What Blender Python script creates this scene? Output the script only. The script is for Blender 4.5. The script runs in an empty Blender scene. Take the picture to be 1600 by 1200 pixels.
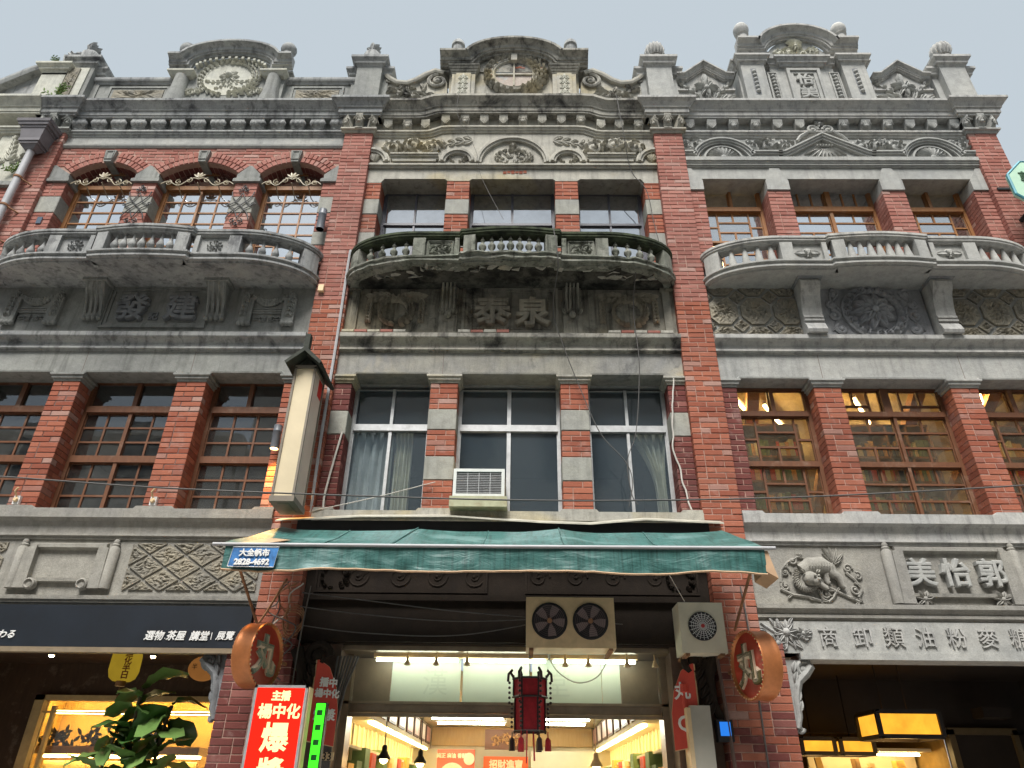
import bpy, math, random
from mathutils import Vector, Matrix, noise
random.seed(7)
R_ = random.random
def U(a, b): return random.uniform(a, b)
SC = bpy.context.scene
COL = SC.collection
# ---------------------------------------------------------------- camera, sky, sun, exposure
cam_data = bpy.data.cameras.new('camera')
cam_data.sensor_width = 36; cam_data.lens = 1109 / 1600 * 36
cam_data.clip_start = 0.05; cam_data.clip_end = 2000
cam = bpy.data.objects.new('camera', cam_data); COL.objects.link(cam)
CAMP = Vector((0.15, -7.5, 1.6))
cam.matrix_world = Matrix(((0.99989827, -0.00540312, 0.01320078, CAMP.x), (0.0087203, -0.50081762, -0.86550891, CAMP.y),
                           (0.01128764, 0.86553597, -0.50071956, CAMP.z), (0, 0, 0, 1)))
SC.camera = cam
SUN_EL, SUN_AZ = math.radians(59), math.radians(-12)      # azimuth measured from straight behind the camera, to the left
W = bpy.data.worlds.new('World'); SC.world = W; W.use_nodes = True
nt = W.node_tree; nt.nodes.clear()
sky = nt.nodes.new('ShaderNodeTexSky'); sky.sky_type = 'NISHITA'; sky.sun_disc = False
sky.sun_elevation = SUN_EL; sky.sun_rotation = math.radians(180) - SUN_AZ
sky.air_density = 1.0; sky.dust_density = 4.0; sky.ozone_density = 1.0
mixs = nt.nodes.new('ShaderNodeMixRGB'); mixs.inputs[0].default_value = 0.94
mixs.inputs[2].default_value = (2.75, 3.1, 3.35, 1)       # even overcast veil
bg = nt.nodes.new('ShaderNodeBackground'); bg.inputs[1].default_value = 0.05
wo = nt.nodes.new('ShaderNodeOutputWorld')
nt.links.new(sky.outputs[0], mixs.inputs[1]); nt.links.new(mixs.outputs[0], bg.inputs[0]); nt.links.new(bg.outputs[0], wo.inputs[0])
sd = bpy.data.lights.new('sun', 'SUN'); sd.energy = 1.5; sd.angle = math.radians(24); sd.color = (1, 0.97, 0.93)
so = bpy.data.objects.new('sun', sd); COL.objects.link(so)
sun_dir = Vector((math.sin(SUN_AZ) * math.cos(SUN_EL), -math.cos(SUN_AZ) * math.cos(SUN_EL), math.sin(SUN_EL)))
so.rotation_euler = sun_dir.to_track_quat('Z', 'Y').to_euler(); so.location = sun_dir * 30
SC.view_settings.view_transform = 'Standard'; SC.view_settings.look = 'None'
SC.view_settings.exposure = 2.05; SC.view_settings.gamma = 1
SC.render.engine = 'CYCLES'
cy = SC.cycles
cy.use_denoising = True; cy.max_bounces = 7; cy.diffuse_bounces = 4; cy.glossy_bounces = 3; cy.transparent_max_bounces = 8
cy.sample_clamp_indirect = 4; cy.caustics_reflective = False; cy.caustics_refractive = False
# ---------------------------------------------------------------- mesh helpers
class MB:
    def __init__(s): s.v = []; s.f = []
    def add(s, vs, fs):
        n = len(s.v); s.v += [tuple(p) for p in vs]; s.f += [tuple(i + n for i in f) for f in fs]
        return s
    def box(s, x0, x1, y0, y1, z0, z1):
        return s.add([(x0,y0,z0),(x1,y0,z0),(x1,y1,z0),(x0,y1,z0),(x0,y0,z1),(x1,y0,z1),(x1,y1,z1),(x0,y1,z1)],
              [(0,1,5,4),(1,2,6,5),(2,3,7,6),(3,0,4,7),(4,5,6,7),(3,2,1,0)])
    def cbox(s, x0, x1, y0, y1, z0, z1, c=.006):        # box whose front edges are chamfered
        return s.add([(x0+c,y0,z0+c),(x1-c,y0,z0+c),(x1-c,y0,z1-c),(x0+c,y0,z1-c),
                      (x0,y0+c,z0),(x1,y0+c,z0),(x1,y0+c,z1),(x0,y0+c,z1),(x0,y1,z0),(x1,y1,z0),(x1,y1,z1),(x0,y1,z1)],
              [(0,1,2,3),(0,4,5,1),(1,5,6,2),(2,6,7,3),(3,7,4,0),(4,8,9,5),(5,9,10,6),(6,10,11,7),(7,11,8,4),(11,10,9,8)])
    def quad(s, a, b, c, d): return s.add([a, b, c, d], [(0,1,2,3)])
    def poly(s, pts, y0, y1):                            # (x,z) outline, extruded from y0 (front) to y1
        n = len(pts)
        a = sum(pts[i][0]*pts[(i+1)%n][1]-pts[(i+1)%n][0]*pts[i][1] for i in range(n))
        if a < 0: pts = pts[::-1]
        return s.add([(x,y0,z) for x,z in pts]+[(x,y1,z) for x,z in pts],
              [tuple(range(n)), tuple(range(2*n-1,n-1,-1))]+[(i,i+n,(i+1)%n+n,(i+1)%n) for i in range(n)])
    def polyx(s, pts, x0, x1):                           # (y,z) outline, extruded along x
        n = len(pts)
        return s.add([(x0,y,z) for y,z in pts]+[(x1,y,z) for y,z in pts],
              [tuple(range(n-1,-1,-1)), tuple(range(n,2*n))]+[(i,(i+1)%n,(i+1)%n+n,i+n) for i in range(n)])
    def sweep(s, prof, path):                            # prof (out,z) bottom to top, along a plan path (x,y) left to right
        m = len(prof); vs = []
        for i, p in enumerate(path):
            p = Vector(p)
            d1 = (p-Vector(path[i-1])).normalized() if i else (Vector(path[1])-p).normalized()
            d2 = (Vector(path[i+1])-p).normalized() if i < len(path)-1 else d1
            n1 = Vector((d1.y,-d1.x)); n2 = Vector((d2.y,-d2.x)); b = n1+n2
            b = b.normalized() if b.length > 1e-4 else n1
            k = 1/max(.35, b.dot(n1))
            for o, z in prof: vs.append((p.x+b.x*o*k, p.y+b.y*o*k, z))
        fs = []
        for i in range(len(path)-1):
            for j in range(m-1): fs.append((i*m+j,(i+1)*m+j,(i+1)*m+j+1,i*m+j+1))
            fs.append((i*m+m-1,(i+1)*m+m-1,(i+1)*m,i*m))
        e = (len(path)-1)*m
        fs += [tuple(range(m-1,-1,-1)), tuple(range(e,e+m))]
        return s.add(vs, fs)
    def sweepxz(s, prof, path, y):                       # prof (out,up) closed outline, along a path (x,z) on the facade
        m = len(prof); vs = []
        for i, p in enumerate(path):
            p = Vector(p)
            d1 = (p-Vector(path[i-1])).normalized() if i else (Vector(path[1])-p).normalized()
            d2 = (Vector(path[i+1])-p).normalized() if i < len(path)-1 else d1
            n1 = Vector((-d1.y,d1.x)); n2 = Vector((-d2.y,d2.x)); b = (n1+n2).normalized()
            k = 1/max(.4, b.dot(n1))
            for o, u in prof: vs.append((p.x+b.x*u*k, y-o, p.y+b.y*u*k))
        fs = []
        for i in range(len(path)-1):
            for j in range(m): fs.append((i*m+j,(i+1)*m+j,(i+1)*m+(j+1)%m,i*m+(j+1)%m))
        e = (len(path)-1)*m
        fs += [tuple(range(m-1,-1,-1)), tuple(range(e,e+m))]
        return s.add(vs, fs)
    def tube(s, pts, r, n=6, flat=1.0):                  # r number or list; flat squashes it in y
        pts = [Vector(p) for p in pts]; k = len(pts)
        rs = r if isinstance(r, (list, tuple)) else [r]*k
        vs = []; ref = None
        for i, p in enumerate(pts):
            t = (pts[min(i+1,k-1)]-pts[max(i-1,0)])
            t = t.normalized() if t.length > 1e-9 else Vector((0,0,1))
            if ref is None:
                ref = Vector((0,1,0)) if abs(t.y) < .9 else Vector((1,0,0))
            ref = (ref-t*ref.dot(t)).normalized(); b = t.cross(ref)
            for j in range(n):
                a = 2*math.pi*j/n
                o = (ref*math.cos(a)+b*math.sin(a))*rs[i]
                vs.append((p.x+o.x, p.y+o.y*flat, p.z+o.z))
        fs = []
        for i in range(k-1):
            for j in range(n): fs.append((i*n+j,i*n+(j+1)%n,(i+1)*n+(j+1)%n,(i+1)*n+j))
        fs += [tuple(range(n-1,-1,-1)), tuple(range((k-1)*n,k*n))]
        return s.add(vs, fs)
    def lathe(s, prof, c, n=16, axis='z', a0=0, a1=2*math.pi):   # prof (r,h) along the axis
        m = len(prof); full = abs(a1-a0-2*math.pi) < 1e-6; k = n if full else n+1; vs = []
        for i in range(k):
            a = a0+(a1-a0)*i/n; ca, sa = math.cos(a), math.sin(a)
            for r, h in prof:
                p = (r*ca, r*sa, h) if axis == 'z' else ((r*ca, -h, r*sa) if axis == 'y' else (h, r*ca, r*sa))
                vs.append((c[0]+p[0], c[1]+p[1], c[2]+p[2]))
        fs = []
        for i in range(n):
            i2 = (i+1) % k
            for j in range(m-1): fs.append((i*m+j,i2*m+j,i2*m+j+1,i*m+j+1))
        if full and axis != 'y':
            fs += [tuple(i*m for i in range(k-1,-1,-1)), tuple(i*m+m-1 for i in range(k))]
        return s.add(vs, fs)
    def ball(s, c, r, n=8, m=5, sy=1, sz=1):
        vs = [(c[0],c[1],c[2]-r*sz)]
        for i in range(1,m):
            a = -math.pi/2+math.pi*i/m
            for j in range(n):
                b = 2*math.pi*j/n
                vs.append((c[0]+r*math.cos(a)*math.cos(b), c[1]+r*sy*math.cos(a)*math.sin(b), c[2]+r*sz*math.sin(a)))
        vs.append((c[0],c[1],c[2]+r*sz)); t = len(vs)-1
        fs = [(0,1+(j+1)%n,1+j) for j in range(n)]
        for i in range(m-2):
            for j in range(n): fs.append((1+i*n+j,1+i*n+(j+1)%n,1+(i+1)*n+(j+1)%n,1+(i+1)*n+j))
        fs += [(1+(m-2)*n+j,1+(m-2)*n+(j+1)%n,t) for j in range(n)]
        return s.add(vs, fs)
    def leaf(s, x, z, ang, L, Wd, h, y, bend=0.0):       # raised leaf lying on the facade plane y, pointing along ang
        st = [(0,.12,.3),(.22,.75,.8),(.5,1,1),(.78,.62,.75),(1,.0,.1)]
        vs = []
        for t, w, hh in st:
            a = ang+bend*t; cx = x+math.cos(ang+bend*t*.5)*L*t; cz = z+math.sin(ang+bend*t*.5)*L*t
            nx, nz = -math.sin(a), math.cos(a); w *= Wd*.5
            vs += [(cx+nx*w,y,cz+nz*w),(cx+nx*w*.55,y-h*hh,cz+nz*w*.55),(cx,y-h*hh*.62,cz),(cx-nx*w*.55,y-h*hh,cz-nz*w*.55),(cx-nx*w,y,cz-nz*w)]
        fs = []
        for i in range(4):
            for j in range(4): fs.append((i*5+j,i*5+j+1,(i+1)*5+j+1,(i+1)*5+j))
        return s.add(vs, fs)
    def spiral(s, x, z, R, turns, a0, r, y, sgn=1, n=22, flat=1.0):
        pts = []; rs = []
        for i in range(n):
            t = i/(n-1); a = a0+sgn*turns*2*math.pi*t; q = R*(1-t*.86)
            pts.append((x+math.cos(a)*q, y-.3*r*t, z+math.sin(a)*q)); rs.append(r*(1-.45*t))
        s.tube(pts, rs, 6, flat); s.ball((x,y,z), r*1.3, 8, 5)
        return s
    def merge(s, o, M=None):
        if M is None: return s.add(o.v, o.f)
        return s.add([tuple(M @ Vector(p)) for p in o.v], o.f)
    def mirror(s, x):
        n = len(s.v); s.v += [(2*x-p[0],p[1],p[2]) for p in s.v[:n]]; s.f += [tuple(i+n for i in f[::-1]) for f in list(s.f)]
        return s
    def mesh(s, name, mat, smooth=False):
        me = bpy.data.meshes.new(name); me.from_pydata(s.v, [], s.f); me.update()
        if mat is not None: me.materials.append(mat)
        if smooth:
            me.polygons.foreach_set('use_smooth', [True]*len(me.polygons))
            try: me.set_sharp_from_angle(angle=math.radians(48))
            except Exception: pass
        return me
    def obj(s, name, mat, parent=None, smooth=False, label=None):
        o = bpy.data.objects.new(name, s.mesh(name, mat, smooth)); COL.objects.link(o)
        if parent is not None: o.parent = parent; o.matrix_parent_inverse = Matrix.Translation(-ploc(parent))
        if label: o['label'] = label
        return o
def ploc(p):
    v = Vector(p.location)
    while p.parent is not None: p = p.parent; v = v  # parts sit at the origin; only the thing's Empty is moved
    return v
def thing(name, label, cat, loc=(0,0,0), group=None, parent=None):
    o = bpy.data.objects.new(name, None); COL.objects.link(o); o.location = loc; o.empty_display_size = .2
    return tag(o, label, cat, group)
def tag(o, label, cat, group=None, kind=None):
    if label: o['label'] = label
    if cat: o['category'] = cat
    if group: o['group'] = group
    if kind: o['kind'] = kind
    return o
def node(name, parent):                                   # an Empty part that holds sub-parts
    o = bpy.data.objects.new(name, None); COL.objects.link(o); o.parent = parent; o.empty_display_size = .1
    o.matrix_parent_inverse = Matrix.Translation(-ploc(parent)); return o
def inst(name, me, parent, loc, rot=None, scale=None):    # a piece that shares its mesh
    o = bpy.data.objects.new(name, me); COL.objects.link(o); o.parent = parent
    o.matrix_parent_inverse = Matrix.Translation(-ploc(parent)); o.location = loc
    if rot: o.rotation_euler = rot
    if scale: o.scale = scale
    return o
def arc(cx, cz, r, a0, a1, n): return [(cx+r*math.cos(math.radians(a0+(a1-a0)*i/n)), cz+r*math.sin(math.radians(a0+(a1-a0)*i/n))) for i in range(n+1)]
_font = {}
def text(ch, size, depth=.01, bold=0.0):                  # lettering as a centred MB facing -y
    key = (ch, round(size,4), round(depth,4), round(bold,4))
    if key not in _font:
        cu = bpy.data.curves.new('t', 'FONT'); cu.body = ch; cu.size = size; cu.extrude = depth; cu.bevel_depth = bold; cu.bevel_resolution = 1
        cu.align_x = 'CENTER'; cu.align_y = 'CENTER'; cu.resolution_u = 3
        o = bpy.data.objects.new('t', cu); COL.objects.link(o)
        dg = bpy.context.evaluated_depsgraph_get(); dg.update()
        me = o.evaluated_get(dg).to_mesh()
        vs = [(v.co.x, -v.co.z, v.co.y) for v in me.vertices]; fs = [tuple(p.vertices) for p in me.polygons]
        o.to_mesh_clear(); bpy.data.objects.remove(o); bpy.data.curves.remove(cu)
        if vs:
            mx = (min(p[0] for p in vs)+max(p[0] for p in vs))/2; mz = (min(p[2] for p in vs)+max(p[2] for p in vs))/2
            k = size/max(1e-6, max(p[2] for p in vs)-min(p[2] for p in vs)); vs = [((p[0]-mx)*k,p[1],(p[2]-mz)*k) for p in vs]
        _font[key] = (vs, fs)
    b = MB(); b.add(*_font[key]); return b
def T(x, y, z): return Matrix.Translation((x,y,z))
# ---------------------------------------------------------------- materials
MATS = {}
def newmat(name):
    m = bpy.data.materials.new(name); m.use_nodes = True; t = m.node_tree; t.nodes.clear(); MATS[name] = m
    return m, t, t.nodes, t.links
def ramp(N, L, src, p0, c0, p1, c1):
    r = N.new('ShaderNodeValToRGB'); e = r.color_ramp.elements
    e[0].position, e[0].color = p0, c0; e[1].position, e[1].color = p1, c1
    L.new(src, r.inputs[0]); return r.outputs[0]
def nz(N, L, co, scale, detail=4, rough=.6, dist=0):
    n = N.new('ShaderNodeTexNoise'); n.inputs['Scale'].default_value = scale; n.inputs['Detail'].default_value = detail
    n.inputs['Roughness'].default_value = rough; n.inputs['Distortion'].default_value = dist
    L.new(co, n.inputs['Vector']); return n.outputs[0]
def mapping(N, L, co, sc):
    m = N.new('ShaderNodeMapping'); m.inputs['Scale'].default_value = sc; L.new(co, m.inputs[0]); return m.outputs[0]
def mix(N, L, fac, a, b, mode='MIX'):
    m = N.new('ShaderNodeMixRGB'); m.blend_type = mode
    for k, v in ((0, fac), (1, a), (2, b)):
        if hasattr(v, 'default_value') or hasattr(v, 'links'): L.new(v, m.inputs[k])
        else: m.inputs[k].default_value = v
    return m.outputs[0]
B0, W1 = (0,0,0,1), (1,1,1,1)
def c4(c): return (c[0], c[1], c[2], 1)
def finish(m, N, L, col, rough=.85, bump=None, bstr=.3, bdist=.01, spec=.3, metal=0):
    p = N.new('ShaderNodeBsdfPrincipled'); o = N.new('ShaderNodeOutputMaterial')
    if hasattr(col, 'links'): L.new(col, p.inputs['Base Color'])
    else: p.inputs['Base Color'].default_value = c4(col)
    if hasattr(rough, 'links'): L.new(rough, p.inputs['Roughness'])
    else: p.inputs['Roughness'].default_value = rough
    p.inputs['Specular IOR Level'].default_value = spec; p.inputs['Metallic'].default_value = metal
    if bump is not None:
        b = N.new('ShaderNodeBump'); b.inputs['Strength'].default_value = bstr; b.inputs['Distance'].default_value = bdist
        L.new(bump, b.inputs['Height']); L.new(b.outputs[0], p.inputs['Normal'])
    L.new(p.outputs[0], o.inputs[0]); return m
def stone(name, a, b, mold, amt, streak=.3, scale=1.0, warm=None, bstr=.35, off=0.0):
    """weathered cast stone: two tones, fine grain, drip streaks and patches of black mould"""
    m, t, N, L = newmat(name)
    g = N.new('ShaderNodeNewGeometry').outputs['Position']
    if off:
        mp = N.new('ShaderNodeMapping'); mp.inputs['Location'].default_value = (off, off*.7, off*1.3); L.new(g, mp.inputs[0]); g = mp.outputs[0]
    big = nz(N, L, g, 1.3*scale, 5, .6, .4); col = mix(N, L, ramp(N, L, big, .35, B0, .65, W1), c4(a), c4(b))
    if warm:
        w = nz(N, L, g, .8*scale, 4, .55, .8); col = mix(N, L, ramp(N, L, w, .52, B0, .66, W1), col, c4(warm))
    fine = nz(N, L, g, 70, 3, .7); col = mix(N, L, .5, col, ramp(N, L, fine, .2, (.62,.62,.62,1), .8, (1.05,1.05,1.05,1)), 'MULTIPLY')
    sp = nz(N, L, g, 160, 2, .5); col = mix(N, L, ramp(N, L, sp, .55, B0, .7, (.55,.55,.55,1)), col, c4([x*.45 for x in a]))
    me_ = nz(N, L, g, 9*scale, 6, .7, .3); col = mix(N, L, .7, col, ramp(N, L, me_, .3, (.68,.68,.68,1), .7, (1.12,1.12,1.12,1)), 'MULTIPLY')
    st = nz(N, L, mapping(N, L, g, (7,7,.55)), 1.6, 5, .65, .3)
    sm = ramp(N, L, st, .5, B0, .72, (streak,streak,streak,1)); col = mix(N, L, sm, col, c4([x*.9 for x in mold]))
    md = nz(N, L, g, 2.6*scale, 7, .68, .5); lo = .72-.36*amt
    mm = ramp(N, L, md, lo, B0, lo+.17, (.92,.92,.92,1)); col = mix(N, L, mm, col, c4(mold))
    bh = nz(N, L, g, 38, 5, .7)
    return finish(m, N, L, col, .92, bh, bstr, .012, .2)
def brickmat(name, a, b, c, var=1.0, dirt=.45):
    m, t, N, L = newmat(name)
    geo = N.new('ShaderNodeNewGeometry'); oi = N.new('ShaderNodeObjectInfo')
    ad = N.new('ShaderNodeMath'); ad.operation = 'ADD'; L.new(geo.outputs['Random Per Island'], ad.inputs[0]); L.new(oi.outputs['Random'], ad.inputs[1])
    fr = N.new('ShaderNodeMath'); fr.operation = 'FRACT'; L.new(ad.outputs[0], fr.inputs[0])
    r = N.new('ShaderNodeValToRGB'); e = r.color_ramp.elements
    e[0].position = 0; e[0].color = c4(a); e[1].position = 1; e[1].color = c4(b)
    n2 = e.new(.86); n2.color = c4(b); n3 = e.new(.93); n3.color = c4(c); n4 = e.new(.5); n4.color = c4([(p+q)/2 for p, q in zip(a, b)])
    L.new(fr.outputs[0], r.inputs[0]); col = r.outputs[0]
    g = geo.outputs['Position']
    d = nz(N, L, g, 1.1, 5, .65, .4); col = mix(N, L, ramp(N, L, d, .48, B0, .75, (dirt,)*3+(1,)), col, c4([.25*x+.03 for x in a]))
    pale = nz(N, L, g, 5, 6, .7); col = mix(N, L, ramp(N, L, pale, .55, B0, .8, (.5,.5,.5,1)), col, (.5,.37,.33,1))
    fi = nz(N, L, g, 90, 3, .7); col = mix(N, L, .5, col, ramp(N, L, fi, .25, (.6,.6,.6,1), .75, W1), 'MULTIPLY')
    return finish(m, N, L, col, .88, nz(N, L, g, 60, 4, .7), .45, .01, .2)
def flat(name, c, rough=.6, var=.15, scale=8, spec=.4, metal=0, bstr=.15, dirt=0.0, dcol=(.05,.045,.04)):
    m, t, N, L = newmat(name)
    g = N.new('ShaderNodeNewGeometry').outputs['Position']
    n = nz(N, L, g, scale, 5, .65); lo = c4([x*(1-var) for x in c]); hi = c4([min(1, x*(1+var)) for x in c])
    col = ramp(N, L, n, .3, lo, .7, hi)
    if dirt:
        d = nz(N, L, g, scale*.7, 7, .7, .6); col = mix(N, L, ramp(N, L, d, .5, B0, .78, (dirt,)*3+(1,)), col, c4(dcol))
    return finish(m, N, L, col, rough, nz(N, L, g, scale*6, 3, .6), bstr, .004, spec, metal)
def wood(name, a, b, rough=.5):
    m, t, N, L = newmat(name)
    g = N.new('ShaderNodeNewGeometry').outputs['Position']
    n = nz(N, L, mapping(N, L, g, (14,14,2.2)), 2, 6, .65, .6)
    col = ramp(N, L, n, .3, c4(a), .7, c4(b))
    w = nz(N, L, g, 5, 6, .7); col = mix(N, L, ramp(N, L, w, .55, B0, .8, (.45,)*3+(1,)), col, (.42,.34,.26,1))
    return finish(m, N, L, col, rough, n, .2, .004, .4)
def emit(name, c, s, tex=None):
    m, t, N, L = newmat(name)
    e = N.new('ShaderNodeEmission'); o = N.new('ShaderNodeOutputMaterial'); e.inputs[0].default_value = c4(c); e.inputs[1].default_value = s
    if tex:
        g = N.new('ShaderNodeNewGeometry').outputs['Position']; n = nz(N, L, g, tex, 3, .6)
        L.new(ramp(N, L, n, .3, c4([x*.7 for x in c]), .7, c4(c)), e.inputs[0])
    L.new(e.outputs[0], o.inputs[0]); return m
def glass(name, refl, tint, dirt=.15, rough=.02, dcol=(.3,.3,.28), ds=6, lo=.25):
    """window pane: coated reflection over a tinted, slightly dirty sheet"""
    m, t, N, L = newmat(name)
    tr = N.new('ShaderNodeBsdfTransparent'); tr.inputs[0].default_value = c4(tint)
    gl = N.new('ShaderNodeBsdfGlossy'); gl.inputs['Roughness'].default_value = rough; gl.inputs[0].default_value = (.93,.96,1,1)
    lw = N.new('ShaderNodeLayerWeight'); lw.inputs[0].default_value = .5
    pw = N.new('ShaderNodeMath'); pw.operation = 'POWER'; pw.inputs[1].default_value = 4.0; L.new(lw.outputs['Facing'], pw.inputs[0])
    fr = N.new('ShaderNodeMath'); fr.operation = 'MULTIPLY_ADD'; fr.inputs[1].default_value = .9; fr.inputs[2].default_value = .045; L.new(pw.outputs[0], fr.inputs[0])
    ma = N.new('ShaderNodeMath'); ma.operation = 'ADD'; ma.use_clamp = True; ma.inputs[1].default_value = refl; L.new(fr.outputs[0], ma.inputs[0])
    mx = N.new('ShaderNodeMixShader'); L.new(ma.outputs[0], mx.inputs[0]); L.new(tr.outputs[0], mx.inputs[1]); L.new(gl.outputs[0], mx.inputs[2])
    g = N.new('ShaderNodeNewGeometry').outputs['Position']
    di = N.new('ShaderNodeBsdfDiffuse'); di.inputs[0].default_value = c4(dcol)
    n = nz(N, L, g, ds, 6, .7); f = ramp(N, L, n, .35, (dirt*lo,)*3+(1,), .75, (dirt,)*3+(1,))
    m2 = N.new('ShaderNodeMixShader'); L.new(f, m2.inputs[0]); L.new(mx.outputs[0], m2.inputs[1]); L.new(di.outputs[0], m2.inputs[2])
    o = N.new('ShaderNodeOutputMaterial'); L.new(m2.outputs[0], o.inputs[0])
    b = N.new('ShaderNodeBump'); b.inputs['Strength'].default_value = .04; b.inputs['Distance'].default_value = .02
    L.new(nz(N, L, g, 3, 2, .5), b.inputs['Height']); L.new(b.outputs[0], gl.inputs['Normal'])
    return m
MOLD = (.035,.035,.03)
S_L = stone('stone_grey', (0.364,0.370,0.341), (0.265,0.270,0.259), MOLD, .12, .45)
S_LC = stone('stone_cornice_soiled', (0.458,0.463,0.444), (0.323,0.330,0.330), (.04,.04,.045), .5, .7)
S_LP = stone('stone_pale_carved', (0.660,0.647,0.541), (0.528,0.528,0.475), (.08,.08,.07), .1, .3)
S_M = stone('stone_cream_weathered', (0.544,0.520,0.446), (0.426,0.410,0.362), MOLD, .14, .45, warm=(.5,.44,.30), off=3)
S_MC = stone('stone_cream_mouldy', (0.515,0.486,0.415), (0.343,0.336,0.300), (.03,.028,.03), .62, .8, off=5)
S_MD = stone('stone_blackened', (0.397,0.377,0.307), (0.229,0.218,0.189), (.018,.018,.017), .55, .9, warm=(.27,.24,.17), off=9)
S_MB = stone('stone_balcony_mossy', (0.351,0.351,0.305), (0.182,0.195,0.156), (.018,.02,.014), .5, .9, scale=2.2, off=11, bstr=.8)
S_R = stone('stone_blue_grey', (0.479,0.475,0.441), (0.388,0.393,0.378), (.07,.07,.07), .02, .28, off=15)
S_RC = stone('stone_blue_grey_soiled', (0.558,0.542,0.501), (0.441,0.443,0.433), (.06,.06,.06), .2, .55, off=17)
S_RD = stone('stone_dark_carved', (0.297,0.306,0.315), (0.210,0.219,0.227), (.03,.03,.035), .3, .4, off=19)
S_RUB = stone('rubble_texture', (0.364,0.325,0.247), (0.247,0.234,0.202), (.05,.048,.045), .15, .2, scale=3, bstr=.6)
S_BLK = stone('pier_stone_block', (0.425,0.420,0.361), (0.351,0.351,0.330), (.07,.07,.06), .06, .25, off=21)
S_LOW = stone('granolithic_buff', (0.384,0.367,0.320), (0.320,0.309,0.283), (.06,.055,.05), .05, .25, off=23, bstr=.6)
S_DRK = stone('dark_brown_render', (0.036,0.026,0.019), (0.024,0.018,0.014), (.02,.016,.014), .3, .4, off=25)  # very dark brown, for the shop fascia and corner brackets
BK_P = brickmat('brick_rose', (.45,.205,.165), (.32,.12,.092), (.53,.34,.29))
BK_O = brickmat('brick_orange_red', (.43,.155,.095), (.29,.085,.052), (.45,.28,.23))
BK_D = brickmat('brick_dark_red', (.20,.06,.05), (.15,.05,.045), (.3,.12,.1))
MORT = flat('mortar_pale', (.40,.255,.205), .95, .2, 20)
MORTD = flat('mortar_dark', (.17,.13,.115), .95, .3, 20)
WOOD = wood('wood_honey', (.36,.17,.06), (.26,.11,.04))
WOODD = wood('wood_brown', (.18,.075,.035), (.12,.05,.025))
ALU = flat('aluminium', (.55,.56,.56), .4, .15, 10, .5, .6, dirt=.25)
ALUD = flat('dark_anodised', (.09,.09,.11), .4, .15, 10)
G_SKY = glass('glass_bright', .8, (.6,.65,.68), .12)
G_3M = glass('glass_tinted', .62, (.3,.35,.42), .35, .05, (.25,.26,.27))
G_DK = glass('glass_clear', .05, (.75,.78,.8), .1)
G_FR = glass('glass_frosted', .03, (.90,.94,.96), .2, .1, (.14,.185,.22), 45, .7)
G_WM = glass('glass_mottled', .02, (.97,.94,.87), .16, .05, (.3,.26,.18), 14)
IRON = flat('wrought_iron', (.05,.05,.05), .5)
IRONG = flat('gilded_iron', (.42,.36,.25), .4)
BLACK = flat('black_paint', (.015,.015,.017), .6)
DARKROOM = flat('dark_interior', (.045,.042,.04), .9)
MOSS = stone('stone_rail_mossy', (.10,.12,.07), (.05,.06,.04), (.012,.015,.01), .6, .6, scale=3, off=31, bstr=.8)
PLAST = stone('bare_plaster', (.55,.48,.42), (.45,.37,.32), (.3,.25,.22), .1, .1, scale=4, warm=(.45,.55,.58), off=33)
G_3R = glass('glass_sky_warm', .5, (.85,.82,.75), .08)
S_ML = stone('stone_lintel_stained', (0.410,0.394,0.336), (0.295,0.295,0.287), (.06,.062,.065), .38, .35, warm=(.52,.46,.33), off=41)
S_RM = stone('stone_medallion_grey', (0.442,0.448,0.455), (0.304,0.310,0.324), (.05,.05,.055), .2, .3, off=43)
S_MW = stone('stone_wreath_brown', (0.480,0.432,0.336), (0.336,0.306,0.246), (.03,.03,.028), .3, .5, off=47)
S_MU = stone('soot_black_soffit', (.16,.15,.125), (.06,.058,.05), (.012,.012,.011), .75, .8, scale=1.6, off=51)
# ---------------------------------------------------------------- brick engine
BR = {}
CH = .0705
_bm = {}
def brick_mesh(w, d, h, mat):
    k = (round(w,3), round(d,3), round(h,3), mat.name)
    if k not in _bm:
        b = MB(); c = .005
        b.cbox(-w/2, w/2, 0, d, -h/2, h/2, c); _bm[k] = b.mesh('brick', mat)
    return _bm[k]
def brick(bld, part, cx, yf, cz, w, d, h, mat, roty=0.0):
    BR.setdefault(bld, []).append((part, cx, yf+U(-.003,.003), cz+U(-.001,.001), round(w,3), round(d,3), round(h,3), mat, roty+U(-.004,.004)))
def brick_block(bld, part, core, x0, x1, yf, yb, z0, z1, mat, sides='LR', flip=0, mat2=None):
    core.box(x0+.007, x1-.007, yf+.007, yb, z0, z1)
    n = max(1, round((z1-z0)/CH)); ch = (z1-z0)/n; unit = (x1-x0)/max(2, round((x1-x0)/.1135))
    m = round((x1-x0)/unit); J = .0085
    for k in range(n):
        z = z0+ch*(k+.5); odd = (k+flip) % 2; seq = []; left = m
        if odd: seq.append(1); left -= 1
        while left >= 2:
            if left >= 3 and R_() < .22: seq.append(1); left -= 1
            else: seq.append(2); left -= 2
        if left: seq.append(1)
        x = x0
        for i, s in enumerate(seq):
            w = s*unit; e0 = x+(J/2 if i else 0); e1 = x+w-(J/2 if i < len(seq)-1 else 0)
            mm = mat if mat2 is None or R_() > .35 else mat2
            brick(bld, part, (e0+e1)/2, yf, z, e1-e0, min(.1 if not odd else .2, yb-yf), ch-J, mm); x += w
        d = min(.1 if not odd else .2, yb-yf)
        for sd in sides:
            y = yf+d+J
            while y < yb-.03:
                l = min(.215, yb-y)
                cx = x0+.05 if sd == 'L' else x1-.05
                brick(bld, part, cx, y, z, .1, l, ch-J, mat); y += l+J
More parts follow.
